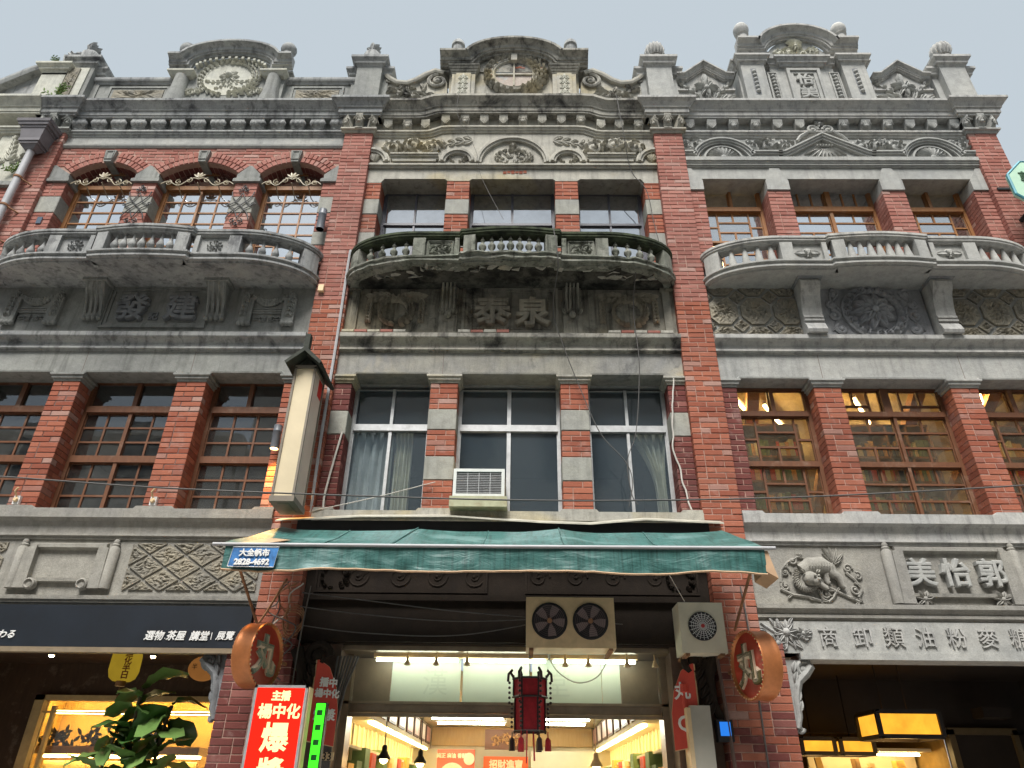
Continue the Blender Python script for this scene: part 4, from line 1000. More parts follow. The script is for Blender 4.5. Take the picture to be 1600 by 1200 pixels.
q = MB(); q.box(-.014,.014,.06,.09,11.60,12.17); q.box(-.30,.30,.063,.09,11.866,11.894); q.obj('cross_bar', S_M, par)
for x, z in ((.05,12.06),(.1,12.07),(.15,12.05),(.36,12.12),(-.38,12.1),(.44,12.06)):
    q = MB(); q.cbox(x-.03,x+.03,.075,.1,z-.02,z+.02,.004); q.obj('bared_brick', BK_O, par)
# right house: tall two-tier pediment with name tablet, small gables either side
b = MB(); b.box(2.7,6.8,.14,.4,10.95,11.3); b.box(3.68,5.75,.08,.4,10.95,12.2); b.box(4.2,5.23,.04,.4,10.95,12.1); par = b.obj('parapet', S_R, BRR); cx = 4.715
for s in (-1,1):
    p = MB(); a = cx+s*.82; p.box(a-.19,a+.19,-.03,.1,10.97,12.0); post = p.obj('carved_post', S_R, par)
    q = MB(); q.box(a-.045,a+.045,-.034,-.029,11.25,11.88); q.obj('bead_slot', S_RD, post)
    for i in range(6):
        q = MB(); q.ball((a,-.04,11.32+.095*i), .038, 9, 6); q.obj('bead', S_R, post, True)
    q = MB(); a2 = cx+s*.50; frame(q, a2-.08, a2+.08, 11.15, 11.86, .04, .03, .02)
    for i in range(7): q.ball((a2,.02,11.27+.082*i), .032, 8, 5); q.leaf(a2, 11.25+.082*i, math.pi/2+.7, .07, .04, .02, .03); q.leaf(a2, 11.25+.082*i, math.pi/2-.7, .07, .04, .02, .03)
    q.obj('bead_panel', S_R, par, True)
q = MB(); frame(q, cx-.27, cx+.27, 11.02, 11.93, .04, .10, .05); tf = q.obj('tablet_frame', S_R, par)
for ch, z in (('怡',11.67),('美',11.35)):
    q = MB(); q.merge(text(ch, .27, .025, .010), T(cx,.03,z)); q.obj('character', S_R, tf)
ENT = [(-.1,0),(.0,0),(.02,.04),(.05,.05),(.05,.08),(.08,.12),(.10,.13),(.10,.17),(-.1,.18)]
c = MB(); L_ = cx-1.05; R2 = cx+1.05
pa = [(L_,.4),(L_,.08),(cx-1.01,.08),(cx-1.01,-.03),(cx-.63,-.03),(cx-.63,.08),(cx-.5,.08),(cx-.5,.04),(cx-.36,.04),(cx-.36,.0),(cx+.36,.0),(cx+.36,.04),(cx+.5,.04),(cx+.5,.08),(cx+.63,.08),(cx+.63,-.03),(cx+1.01,-.03),(cx+1.01,.08),(R2,.08),(R2,.4)]
c.sweep([(o,z+11.98) for o, z in ENT], pa); c.box(L_,R2,.1,.4,11.98,12.15); c.obj('entablature', S_RC, par)
b = MB(); b.box(cx-.95,cx+.95,.06,.4,12.1,12.45); b.poly(arc(cx,12.22,.50,180,0,20), .055, .39); att = b.obj('attic', S_R, par)
pth = [(cx-1.0,12.36),(cx-.52,12.36)]+[(cx+.50*math.cos(math.radians(t)), 12.34+.36*math.sin(math.radians(t))) for t in range(170,9,-10)]+[(cx+.52,12.36),(cx+1.0,12.36)]
c = MB(); c.sweepxz(PED, pth, .06); c.obj('pediment_cornice', S_RC, att)
q = MB(); arabesque(q, cx-.36, cx-.02, 12.28, 12.52, .06, 41, .05); arabesque(q, cx+.02, cx+.36, 12.28, 12.52, .06, 42, .05); rosette(q, cx, 12.52, .12, 9, .03, .06)
for i in range(7): q.leaf(cx, 12.58, math.pi/2+(i-3)*.4, .16, .07, .05, .03)
q.obj('lunette_relief', S_LP, att, True)
for s in (-1,1):
    f = MB(); f.lathe([(.08,12.55),(.08,12.84),(.11,12.86),(.09,12.89),(.125,12.95),(.13,13.02),(.10,13.10),(.001,13.14)], (cx+s*.83,.05,0), 16); f.obj('finial', S_RC, att, True)
    g = MB(); gx = cx+s*1.59
    g.poly([(gx-.46,10.95),(gx+.46,10.95),(gx+.46,11.74),(gx,12.04),(gx-.46,11.74)], .12, .4)
    g.sweepxz([(o*.6,u*.55) for o, u in PED], [(gx-.46,11.72),(gx-.30,11.73),(gx,12.0),(gx+.30,11.73),(gx+.46,11.72)], .12)
    g.sweepxz([(0,0),(.04,0),(.04,.03),(0,.03)], [(gx-.46,11.50),(gx-.30,11.50)], .12); g.sweepxz([(0,0),(.04,0),(.04,.03),(0,.03)], [(gx+.30,11.50),(gx+.46,11.50)], .12)
    gab = g.obj('small_gable', S_RC, par)
    q = MB(); rosette(q, gx, 11.55, .22, 8, .11, .07, .22); q.leaf(gx, 11.68, math.pi/2, .26, .13, .05, .11)
    for t in (-1,1):
        spray(q, gx+t*.05, 11.33, math.pi/2-t*.9, .5, .11, 8, .05, t*.3, .3); q.spiral(gx+t*.3, 11.30, .10, 1.3, 1.5, .03, .11, t, 16)
        for i in range(4): q.leaf(gx+t*.1*i, 11.28, math.pi/2-t*.35*i, .2, .09, .05, .11)
    q.obj('gable_foliage', S_R, gab, True)
# ---------------------------------------------------------------- lower spandrels over the arcade
b = MB(); b.box(-6.915,-2.585,.06,.5,3.24,4.0); low = b.obj('lower_spandrel', S_LOW, BL)
b = MB(); b.sweep([(-.1,3.25),(.01,3.25),(.01,3.285),(.03,3.29),(.03,3.31),(.05,3.32),(.055,3.36),(-.1,3.37)], [(-6.915,.06),(-2.585,.06)]); b.obj('ledge', S_LOW, low)
seed = 100
for f0, f1 in ((-4.07,-2.65),(-6.9,-5.45)):
    for i in range(-1,5):
        for j in range(-1,6):
            X = f0+.20+.40*i+(.20 if j % 2 else 0); Zc = 3.40+.135*j; seed += 1
            p = clip_poly([(X+.178,Zc),(X,Zc+.117),(X-.178,Zc),(X,Zc-.117)], f0, f1, 3.43, 3.93)
            if len(p) > 2 and max(q[0] for q in p)-min(q[0] for q in p) > .05: rubble(p, .06, .03, seed).obj('lozenge', S_RUB, low)
def scroll_tablet(bld, cx, hw, z0, z1, y, mat):
    b = MB(); b.polyx([(y,z1-.03),(y-.05,z1-.01),(y-.05,z1+.03),(y,z1+.05)], cx-hw+.06, cx+hw-.06)
    b.polyx([(y,z0),(y-.045,z0+.005),(y-.05,z0+.04),(y,z0+.05)], cx-hw+.1, cx+hw-.1)
    for s in (-1,1):
        a = cx+s*hw
        b.poly([(a-s*.14,z0-.07),(a-s*.01,z0-.07),(a-s*.02,z1-.02),(a-s*.13,z1+.01)], y-.07, y)
        b.lathe([(.055,z0-.07),(.055,z1-.02),(.04,z1+.0),(.045,z1+.02),(.03,z1+.035),(.035,z1+.055),(.022,z1+.08)], (a+s*.03,y-.03,0), 14)
    return b.obj('scroll_tablet', mat, bld, True)
st = scroll_tablet(low, -4.75, .47, 3.50, 3.88, .06, S_LOW)
for s in (-1,1): b = MB(); b.lathe([(.06,0),(.06,.06),(.045,.07),(.035,.05),(.02,.05),(.001,.055)], (-4.75+s*.28,.03,3.47), 14, 'y'); b.obj('scroll_knob', S_LOW, low, True)
b = MB(); b.box(2.585,6.915,.06,.5,2.86,4.0); low = b.obj('lower_spandrel', S_LOW, BRR)
b = MB(); b.sweep([(-.1,3.17),(.01,3.17),(.02,3.20),(.045,3.205),(.045,3.23),(.03,3.24),(.06,3.28),(.08,3.29),(.08,3.335),(-.1,3.34)], [(2.585,.06),(6.915,.06)]); b.obj('ledge', S_LOW, low)
b = MB(); b.box(2.585,6.915,.035,.3,2.86,3.17); b.box(2.95,6.915,.01,.3,2.80,2.865); b.obj('shop_beam', S_R, low)
st = scroll_tablet(low, 4.74, .64, 3.42, 3.92, .06, S_LOW)
for ch, x in (('美',4.37),('怡',4.74),('郭',5.12)):
    q = MB(); q.merge(text(ch, .30, .035, .010), T(x,.035,3.68)); q.obj('character', S_R, low)
for s in (-1,1):
    q = MB(); x = 4.74+s*.40; rosette(q, x, 3.40, .10, 7, .02, .04, .25); q.tube([(x+s*.05,.04,3.36),(x+s*.14,.04,3.34),(x+s*.2,.04,3.41)], .015, 6); q.obj('flower_knob', S_LOW, low, True)
for i, ch in enumerate('商卸類油粉麥糖砂'):
    q = MB(); q.merge(text(ch, .19, .012, .0), T(3.30+.315*i if i else 3.27,.028,3.02)); q.obj('character', S_RC, low)
q = MB(); fx, fz, y = 2.85, 3.03, .03                               # peony spray at the beam end
for dx, dz, R in ((0,.03,.10),(-.1,-.08,.07),(.17,.02,.05)):
    rosette(q, fx+dx, fz+dz, R*1.35, 10, y, .03, .3)
for i in range(26):
    a = U(0,6.28); r = U(.08,.2); q.leaf(fx+math.cos(a)*r*1.2, fz+math.sin(a)*r*.6, a+U(-.6,.6), U(.06,.12), .04, .022, y, U(-.5,.5))
q.tube([(fx-.24,y,fz+.12),(fx-.1,y,fz+.02),(fx+.06,y,fz-.1)], .012, 6); q.obj('peony_relief', S_RC, low, True)
# lion relief among scrolling clouds
q = MB(); lx, lz, y = 3.30, 3.70, .055
q.tube([(lx-.16,y,lz-.02),(lx-.06,y,lz+.04),(lx+.06,y,lz+.05),(lx+.15,y,lz+.0),(lx+.17,y,lz-.04)], [.09,.10,.095,.075,.05], 10, .75)
q.ball((lx-.10,y-.045,lz-.10), .085, 12, 8, .8, .9); q.ball((lx-.055,y-.085,lz-.135), .045, 10, 6); q.ball((lx-.075,y-.125,lz-.085), .017, 8, 5); q.ball((lx-.035,y-.115,lz-.085), .016, 8, 5)
q.ball((lx-.04,y-.125,lz-.125), .02, 8, 5)
for sg in (-1,1): q.leaf(lx-.10+sg*.06, lz-.05, math.pi/2-sg*.8, .06, .04, .03, y-.08)
for i in range(16): q.leaf(lx-.14+.07*math.cos(2.2+i*.2), lz-.10+.07*math.sin(2.2+i*.2), 2.4+i*.22, .085, .035, .03, y-.03, .5)
q.tube([(lx-.06,y-.02,lz-.07),(lx+.0,y-.03,lz-.16),(lx+.06,y-.03,lz-.2)], [.04,.03,.026], 8); q.tube([(lx-.16,y,lz-.08),(lx-.19,y-.02,lz-.17),(lx-.16,y-.03,lz-.2)], [.045,.032,.03], 8)
q.tube([(lx+.13,y-.01,lz-.02),(lx+.21,y-.03,lz-.08),(lx+.22,y-.03,lz-.17),(lx+.25,y-.035,lz-.19)], [.06,.045,.028,.026], 8); q.tube([(lx+.10,y,lz-.04),(lx+.08,y-.01,lz-.12),(lx+.10,y-.02,lz-.145)], [.045,.03,.025], 8)
for i in range(9): q.leaf(lx+.17, lz+.06, 1.9-i*.2, .15+.06*(i%2), .035, .03, y, .5)
for k in range(9): q.tube([(lx-.09+.03*k,y-.08,lz+.06),(lx-.10+.03*k,y-.085,lz+.02)], .006, 4)
for sx, sz, R, a0, sg in ((-.34,-.02,.06,0,1),(-.24,.10,.045,1,-1),(-.36,-.17,.05,2,1),(.36,-.2,.07,1.5,-1),(.33,.02,.05,0,1),(.05,-.25,.06,1,1),(.42,-.06,.045,2,-1)):
    q.spiral(lx+sx, lz+sz, R, 1.4, a0, .014, y-.005, sg, 18)
for pts in ([(-.42,-.2),(-.3,-.26),(-.15,-.28),(-.02,-.32)],[(-.02,-.2),(.0,-.3),(.06,-.33),(.12,-.28),(.16,-.22)],[(.02,-.14),(.16,-.22),(.28,-.28),(.38,-.33)],[(-.4,-.13),(-.38,-.0),(-.3,.08),(-.18,.14),(-.12,.13)],[(.3,-.02),(.38,-.1),(.43,-.2),(.38,-.28)]):
    q.tube([(lx+a,y-.005,lz+c) for a, c in pts], [.016]*len(pts), 6)
    for a, c in pts[1:]: q.leaf(lx+a, lz+c, U(0,6.28), .08, .03, .02, y-.005, .8)
q.obj('lion_relief', S_LOW, low, True)
# scroll brackets under the beam ends
def s_bracket(bld, x, z, s, mat):
    b = MB(); y = .1
    pts = [(0,-.62),(.03,-.52),(.035,-.35),(.08,-.2),(.17,-.12),(.22,-.06)]
    b.tube([(x+s*a,y,z+c) for a, c in pts], [.03,.035,.04,.045,.05,.05], 8, 1.5)
    b.poly([(x-s*.03,z),(x+s*.24,z),(x+s*.2,z-.1),(x+s*.06,z-.22),(x+s*.01,z-.5),(x-s*.03,z-.6)], y-.02, y+.06)
    b.spiral(x+s*.15, z-.09, .085, 1.5, 0, .03, y-.02, s, 22); b.spiral(x+s*.02, z-.62, .04, 1.2, 0, .02, y, -s, 14)
    for i in range(5): b.leaf(x+s*.04, z-.12-.09*i, math.pi/2-s*.3, .12, .06, .03, y-.03)
    return b.obj('scroll_bracket', mat, bld, True)
s_bracket(BRR, 2.83, 2.80, 1, S_R); s_bracket(BL, -2.83, 2.82, -1, S_RD)
# ---------------------------------------------------------------- neighbours cut by the frame
N1 = thing('shophouse', 'grey stone house with wavy parapet cut off at the left edge', 'shophouse', (-9,.5,0), 'row of old shophouses')
b = MB(); b.box(-11.5,-7.62,.12,.6,9.0,11.1); b.box(-11.5,-7.36,.35,.6,0,10.9); b.obj('wall', S_LP, N1)
b = MB(); b.sweep(WALLC, [(-11.5,.12),(-7.95,.12),(-7.95,.0),(-7.36,.0)]); b.box(-11.5,-7.36,.12,.5,10.7,10.98); b.sweep([(o,z-.0) for o, z in LEDGE], [(-11.5,.12),(-7.95,.12),(-7.95,.0),(-7.36,.0)]); b.obj('cornice', S_LP, N1)
b = MB(); b.box(-7.9,-7.38,.02,.4,9.35,10.4); pil = b.obj('pilaster', S_LP, N1)
q = MB(); spray(q, -7.62, 9.75, math.pi/2, .5, .015, 9, .03, .2, .35); spray(q, -7.62, 9.75, .3, .25, .015, 6, .03, .8, .4); spray(q, -7.62, 9.75, math.pi-.3, .25, .015, 6, .03, -.8, .4); q.obj('flower_relief', S_LP, pil, True)
core = MB(); pb = node('brick_pier', N1); brick_block(N1, pb, core, -7.92, -7.40, .06, .4, 8.3, 9.3, BK_P, 'R'); core.obj('mortar', MORT, pb)
q = MB(); q.box(-7.95,-7.37,.0,.3,9.28,9.36); q.obj('ledge', S_L, N1)
q = MB(); q.poly([(-7.85,8.3),(-7.52,8.3),(-7.52,8.95),(-7.85,8.95)], .03, .3); q.obj('stone_block', S_BLK, N1)
pts = [(-11.5,11.3),(-9.6,11.3),(-9.0,11.35),(-8.5,11.55),(-8.0,11.95),(-7.7,12.1)]
q = MB(); q.poly([(-11.5,10.95)]+pts+[(-7.5,11.6),(-7.5,10.95)], .15, .45); q.sweepxz([(0,-.03),(.12,-.03),(.14,.02),(.14,.07),(0,.09)], pts, .15); q.obj('wavy_parapet', S_LC, N1)
q = MB(); q.box(-7.72,-7.32,-.06,.3,10.95,11.78); q.sweep([(o,z+11.74) for o, z in ENT], [(-7.72,.3),(-7.72,-.06),(-7.32,-.06),(-7.32,.3)]); q.box(-7.72,-7.32,-.06,.3,11.7,11.92); q.obj('parapet_pier', S_LP, N1)
q = MB()
for i in range(14): q.leaf(-7.45+U(-.03,.2), 11.9+.03*i, math.pi/2+U(-.9,.9), U(.14,.26), .13, .09, U(-.02,.14))
q.poly([(-7.52,11.9),(-7.30,11.9),(-7.22,12.25),(-7.34,12.38),(-7.5,12.3),(-7.6,12.34)], .02, .16); q.obj('finial', S_LC, N1, True)
q = MB(); q.box(-7.38,-6.99,-.04,.1,11.0,11.9); pp = q.obj('pebble_post', S_LP, BL); rubble([(-7.30,11.12),(-7.12,11.12),(-7.12,11.86),(-7.30,11.86)], -.045, .03, 77).obj('pebble_panel', S_RUB, pp)
finish_bricks(N1)
N2 = thing('shophouse', 'low red brick house wall beyond the outer right pillar', 'shophouse', (9,.5,0), 'row of old shophouses')
core = MB(); pb = node('brick_wall', N2); brick_block(N2, pb, core, 7.36, 8.9, .30, .6, 7.3, 9.70, BK_P, ''); core.obj('mortar', MORT, pb)
b = MB(); b.box(7.36,11,.45,.8,0,9.6); b.obj('wall', S_RC, N2)
for i in range(16):
    brick(N2, pb, 7.42+.09*i, .27, 9.76, .078, .2, .12, BK_P)
finish_bricks(N2)
for bld in (BL, BM, BRR): pass
# ---------------------------------------------------------------- the street
ASPH = flat('street_paving', (.42,.41,.39), .85, .2, 2); PAVE = flat('arcade_paving', (.34,.32,.29), .7, .2, 4)
b = MB(); b.quad((-150,-300,0),(150,-300,0),(150,300,0),(-150,300,0)); o = b.obj('ground', ASPH); o['kind'] = 'structure'
b = MB(); b.box(-60,60,-.35,9,.004,.13); o = b.obj('pavement', PAVE); o['kind'] = 'structure'
OP = thing('row_house', 'plain rendered house across the street, seen only as reflections in the window panes', 'house', (0,-10.5,0))
OPW = flat('opposite_render', (.62,.59,.54), .9, .2, .6, dirt=.3); 
b = MB(); b.box(-40,-7.9,-15,-10.3,0,10.4); b.box(-7.7,40,-15,-10.1,0,12.6); b.box(-5.9,-3.4,-15,-10.4,12.6,13.4); b.obj('wall', OPW, OP)
b = MB()
for x in range(-38,39,3):
    if -8.4 < x < -7.2: continue
    for z in (3.4,6.3,9.0): b.box(x-.1,x+1.5,-10.12,-10.07,z,z+1.7)
b.obj('window_row', flat('opposite_window', (.04,.05,.06), .3, .2), OP)['kind'] = 'stuff'
b = MB(); b.box(-7.7,40,-10.3,-9.7,12.5,12.68); b.box(-40,-7.9,-10.4,-9.9,10.3,10.46); b.obj('eaves', OPW, OP)
# ---------------------------------------------------------------- things on the facade
TEAL = None
def awning_mat():
    m, t, N, L = newmat('awning_vinyl'); g = N.new('ShaderNodeNewGeometry').outputs['Position']
    n = nz(N, L, g, 2.2, 5, .6, .5); col = ramp(N, L, n, .3, (.035,.12,.108,1), .7, (.058,.165,.15,1))
    s = nz(N, L, mapping(N, L, g, (22,3,.8)), 1.5, 6, .7, .2); col = mix(N, L, ramp(N, L, s, .46, B0, .68, (.85,.85,.85,1)), col, (.018,.05,.045,1))
    d = nz(N, L, mapping(N, L, g, (1.2,4,4)), 1.0, 5, .6, .3); col = mix(N, L, ramp(N, L, d, .56, B0, .66, (.5,.5,.5,1)), col, (.2,.33,.32,1))
    return finish(m, N, L, col, .45, nz(N, L, mapping(N, L, g, (3,9,9)), 1.3, 4, .6, 1.0), .3, .04, .4)
AWN = awning_mat(); TAN = flat('tan_tape', (.5,.33,.2), .7); CREAM = flat('cream_enamel', (.74,.55,.32), .5, .12, 5, dirt=.35, dcol=(.22,.16,.09))
GALV = flat('galvanised_sheet', (.5,.48,.40), .5, .2, 6, .4, .3, dirt=.3); RUST = flat('rusty_steel', (.28,.14,.07), .8, .4, 9)
BLUE = flat('blue_tarpaulin', (.04,.17,.42), .6, .4, 14); WHITE = flat('white_paint', (.75,.75,.73), .6, .06, 6)
PIPE = flat('grey_pvc', (.42,.42,.43), .5, .12, 5); CABLE = flat('cable_grey', (.10,.095,.09), .7); CABW = flat('cable_white', (.55,.52,.47), .7)
A = thing('awning', 'teal green vinyl awning over the shop entrance of the weathered house', 'awning', (0,-.7,3.5))
def aw(u, v):
    xb, xf = -2.36+4.62*u, -2.62+5.04*u; x = xb+(xf-xb)*v
    rib = min(abs(u-q) for q in (0,.31,.63,1)); sag = .055*math.sin(math.pi*v)*math.sin(min(1,rib/.16)*math.pi/2)
    z = 3.985+(3.565-3.985)*v-sag+.014*noise.noise((u*9,v*3,1))+.008*math.sin(u*40+v*9)*v*(1-v)*2
    return (x, -.28-.85*v, z+.035*math.exp(-rib*30)*(1-v)+.018*math.sin((u-.31)*60/(v+.35))*math.exp(-abs(u-.31)*9)*v*(1-v)*4+.015*math.sin((u-.63)*50/(1.3-v))*math.exp(-abs(u-.63)*9)*v*(1-v)*4)
NU, NV = 72, 12; b = MB(); vs = [aw(i/NU, j/NV) for j in range(NV+1) for i in range(NU+1)]
b.add(vs, [(j*(NU+1)+i, (j+1)*(NU+1)+i, (j+1)*(NU+1)+i+1, j*(NU+1)+i+1) for j in range(NV) for i in range(NU)])
b.add([(x,y+.004,z-.006) for x, y, z in vs], [(j*(NU+1)+i, j*(NU+1)+i+1, (j+1)*(NU+1)+i+1, (j+1)*(NU+1)+i) for j in range(NV) for i in range(NU)]); b.obj('canopy', AWN, A, True)
def va(u, v):
    x = -2.56+4.93*u; dr = .215+.012*math.sin(u*19)+.008*noise.noise((u*14,0,2))
    return (x, -1.13+.02*v*math.sin(u*26)+.03*noise.noise((u*34,v*2,5))*v+.012*math.sin(u*90+v)*v*max(0,noise.noise((u*7,0,9))), 3.555-dr*v)
NV2 = 6; b = MB(); vs = [va(i/120, j/NV2) for j in range(NV2+1) for i in range(121)]
b.add(vs, [(j*121+i, (j+1)*121+i, (j+1)*121+i+1, j*121+i+1) for j in range(NV2) for i in range(120)]); b.add([(x,y+.006,z) for x, y, z in vs], [(j*121+i, j*121+i+1, (j+1)*121+i+1, (j+1)*121+i) for j in range(NV2) for i in range(120)])
val = b.obj('valance', AWN, A, True)
for u in (.155,.31,.47,.63,.82):
    b = MB(); b.tube([(x,y,z+.004) for x, y, z in (aw(u,j/10) for j in range(11))], .007, 5); b.obj('seam', AWN, A, True)
b = MB(); b.tube([(x,y,z-.004) for x, y, z in (va(i/60,1) for i in range(61))], .010, 6); b.obj('hem', TAN, val, True)
b = MB(); b.tube([(-2.68,-1.135,3.565),(0,-1.14,3.562),(2.47,-1.135,3.57)], .017, 8); b.obj('front_bar', PIPE, A, True)
for x in (-2.5,2.3):
    b = MB(); b.tube([(x,-.1,3.05),(x,-1.12,3.55)], .014, 6); b.obj('arm', RUST, A)
b = MB(); b.poly([(2.37,3.55),(2.40,3.55),(2.46,3.30),(2.36,3.36)], -1.12, -.75); b.obj('side_flap', TAN, A)
b = MB()
for i in range(6): b.add([aw(.035+.05*i/6,.55), aw(.035+.05*(i+1)/6,.55), aw(.03+.045*(i+1)/6,.97), aw(.03+.045*i/6,.97)], [(0,3,2,1)])
b.v = [(x,y-.004,z+.008) for x, y, z in b.v]; b.obj('patch', TAN, A)
xs = [-2.5,-1.6,-.6,.35,.9,1.5,2.33]; zs = [4.16,4.215,4.225,4.165,4.15,4.205,4.17]; b = MB()
for i in range(6): b.add([(xs[i],-.15,zs[i]-.02),(xs[i+1],-.15,zs[i+1]-.02),(xs[i+1],.0,zs[i+1]+.05),(xs[i],.0,zs[i]+.05),(xs[i],-.15,zs[i]-.035),(xs[i+1],-.15,zs[i+1]-.035),(xs[i+1],.0,zs[i+1]+.035),(xs[i],.0,zs[i]+.035)], [(0,1,2,3),(4,7,6,5),(0,4,5,1)])
b.obj('hood_sheet', GALV, A)
b = MB(); b.box(-2.3,2.2,-.02,.05,3.9,4.2); b.obj('back_board', BLACK, A)  # black board paints in the shade of the gap under the hood sheet
b = MB(); b.add([(-2.49,-1.168,3.35),(-2.07,-1.172,3.345),(-2.05,-1.168,3.53),(-2.47,-1.166,3.53)], [(0,1,2,3)]); lab = b.obj('maker_label', BLUE, A, label='small blue printed sheet with white lettering sewn to the valance')
q = MB(); q.merge(text('大全帆布', .075, .001, .004), T(-2.265,-1.178,3.475)); q.merge(text('2828-4692', .065, .001, .004), T(-2.275,-1.178,3.39)); q.obj('lettering', WHITE, lab)
q = MB(); q.tube([(-2.49,-1.17,3.35),(-2.07,-1.174,3.345),(-2.05,-1.17,3.53),(-2.47,-1.168,3.53),(-2.49,-1.17,3.35)], .004, 4); q.obj('border', WHITE, lab)
# vertical lamp box with a little tiled roof
LB = thing('lamp_box_sign', 'tall cream lamp box with small dark gabled roof hung beside the brick pillar', 'sign', (-2.3,-.4,4.2))
LBF = flat('lamp_box_bronze', (.22,.19,.15), .5); LBP = flat('cream_acrylic', (.70,.60,.41), .35, .08, 2, dirt=.25, dcol=(.4,.33,.22)); LBR = flat('white_red_acrylic', (.75,.62,.52), .35, .08, 3); ROOFD = flat('dark_mossy_roof', (.035,.04,.03), .8, .5, 12)
x0, x1, y0, y1, z0, z1 = -2.42, -2.20, -.60, -.22, 4.24, 5.80
b = MB()
for x in (x0,x1):
    for y in (y0,y1): b.box(x-.012,x+.012,y-.012,y+.012,z0,z1)
b.box(x0-.02,x1+.02,y0-.02,y1+.02,z0-.06,z0); b.box(x0-.012,x1+.012,y0-.012,y1+.012,z1-.02,z1+.02); b.obj('frame', LBF, LB)
b = MB(); b.box(x0+.012,x1-.012,y0+.004,y0+.012,z0,z1-.02); b.obj('front_panel', LBP, LB)
b = MB(); b.box(x1-.012,x1-.004,y0+.012,y1-.012,z0,z1-.02); b.obj('side_panel', LBR, LB)
b = MB(); b.box(x0+.004,x0+.012,y0+.012,y1-.012,z0,z1-.02); b.obj('side_panel', LBP, LB)
b = MB(); b.box(x1-.0035,x1-.002,y0+.22,y1-.02,z1-.25,z1-.03); b.obj('red_mark', flat('red_print', (.6,.03,.02), .5), LB)
b = MB(); b.box(x0+.05,x1-.05,y0+.05,y1-.05,z0-.064,z0-.058); b.obj('bottom_glass', flat('smoked_panel', (.12,.16,.12), .3), LB)
b = MB(); cx = (x0+x1)/2
b.poly([(cx-.21,z1+.0),(cx-.19,z1-.03),(cx,z1+.14),(cx+.19,z1-.03),(cx+.21,z1+.0),(cx,z1+.20)], y0-.14, y1+.12); b.poly([(cx-.11,z1+.01),(cx+.11,z1+.01),(cx,z1+.13)], y0+.0, y1); b.box(cx-.03,cx+.03,y0-.12,y0-.04,z1+.16,z1+.38); b.obj('roof', ROOFD, LB)
b = MB(); b.box(cx-.02,cx+.02,y1,.02,4.5,4.54); b.box(cx-.02,cx+.02,y1,.02,5.5,5.54); b.obj('wall_bracket', LBF, LB)
# cylinder wall lamps
GREYM = flat('grey_anodised', (.13,.14,.16), .45); LAMPW = emit('lamp_glow', (1,.62,.22), 6)
def cyl_lamp(x, y, z0, z1, r, label, lit):
    t = thing('wall_lamp', label, 'wall lamp', (x,y,z0), 'cylinder wall lamps')
    b = MB(); b.lathe([(r*.98,z0),(r,z0),(r,z0+(z1-z0)*.72),(r*1.04,z0+(z1-z0)*.73),(r*1.04,z0+(z1-z0)*.76),(r,z0+(z1-z0)*.77),(r,z1),(.001,z1)], (x,y,0), 18); b.f = [f for f in b.f if len(f) < 18]; b.obj('housing', GREYM, t, True)
    b = MB(); b.box(x-.02,x+.02,y,.02,(z0+z1)/2-.04,(z0+z1)/2+.04); b.obj('mount', GREYM, t)
    b = MB(); b.lathe([(r*.95,z0+.012),(.001,z0+.012)], (x,y,0), 18); b.obj('lens', LAMPW if lit else flat('dull_lens', (.3,.28,.25), .4), t)
    if lit:
        l = bpy.data.lights.new('lamp_beam', 'SPOT'); l.energy = 22; l.color = (1,.5,.13); l.spot_size = math.radians(100); l.spot_blend = .6; l.shadow_soft_size = .03
        o = bpy.data.objects.new('lamp_beam', l); COL.objects.link(o); o.location = (x,y,z0-.02); o.parent = t; o.matrix_parent_inverse = Matrix.Translation(-ploc(t))
cyl_lamp(-2.70, -.06, 5.02, 5.32, .048, 'lit grey cylinder lamp throwing orange light down the brick pier', True)
cyl_lamp(-2.66, -.07, 8.36, 8.72, .055, 'unlit grey cylinder lamp on the pillar at balcony height', False)
# window air conditioner
WA = thing('window_air_conditioner', 'old white window air conditioner box in the central aluminium window', 'air conditioner', (-.31,0,4.4))
b = MB(); x0, x1, z0, z1, y0 = -.60, -.03, 4.42, 4.75, -.16
b.box(x0,x1,y0+.03,.36,z0,z1); b.obj('case', CREAM, WA)
b = MB(); w = .035; b.box(x0,x1,y0,y0+.03,z1-w,z1); b.box(x0,x1,y0,y0+.03,z0,z0+w); b.box(x0,x0+w,y0,y0+.03,z0+w,z1-w); b.box(x1-w,x1,y0,y0+.03,z0+w,z1-w); b.obj('face_frame', flat('old_white_plastic', (.68,.70,.66), .5, .08, 5, dirt=.2), WA)
b = MB(); b.box(x0+w,x1-w,y0+.024,y0+.028,z0+w,z1-w); b.obj('coil', flat('coil_grey', (.14,.14,.14), .5, .2, 40), WA)
b = MB()
for i in range(1,13): z = z0+w+(z1-z0-2*w)*i/13; b.box(x0+w,x1-w,y0+.012,y0+.02,z-.002,z+.002)
for i in range(1,4): x = x0+w+(x1-x0-2*w)*i/4; b.box(x-.003,x+.003,y0+.008,y0+.012,z0+w,z1-w)
b.obj('grille', ALU, WA)
b = MB(); b.box(x0-.03,x1+.03,y0-.02,.3,4.30,4.42); b.obj('drip_tray', flat('rusty_pale_green', (.42,.42,.27), .6, .2, 6, dirt=.7, dcol=(.25,.12,.04)), WA)
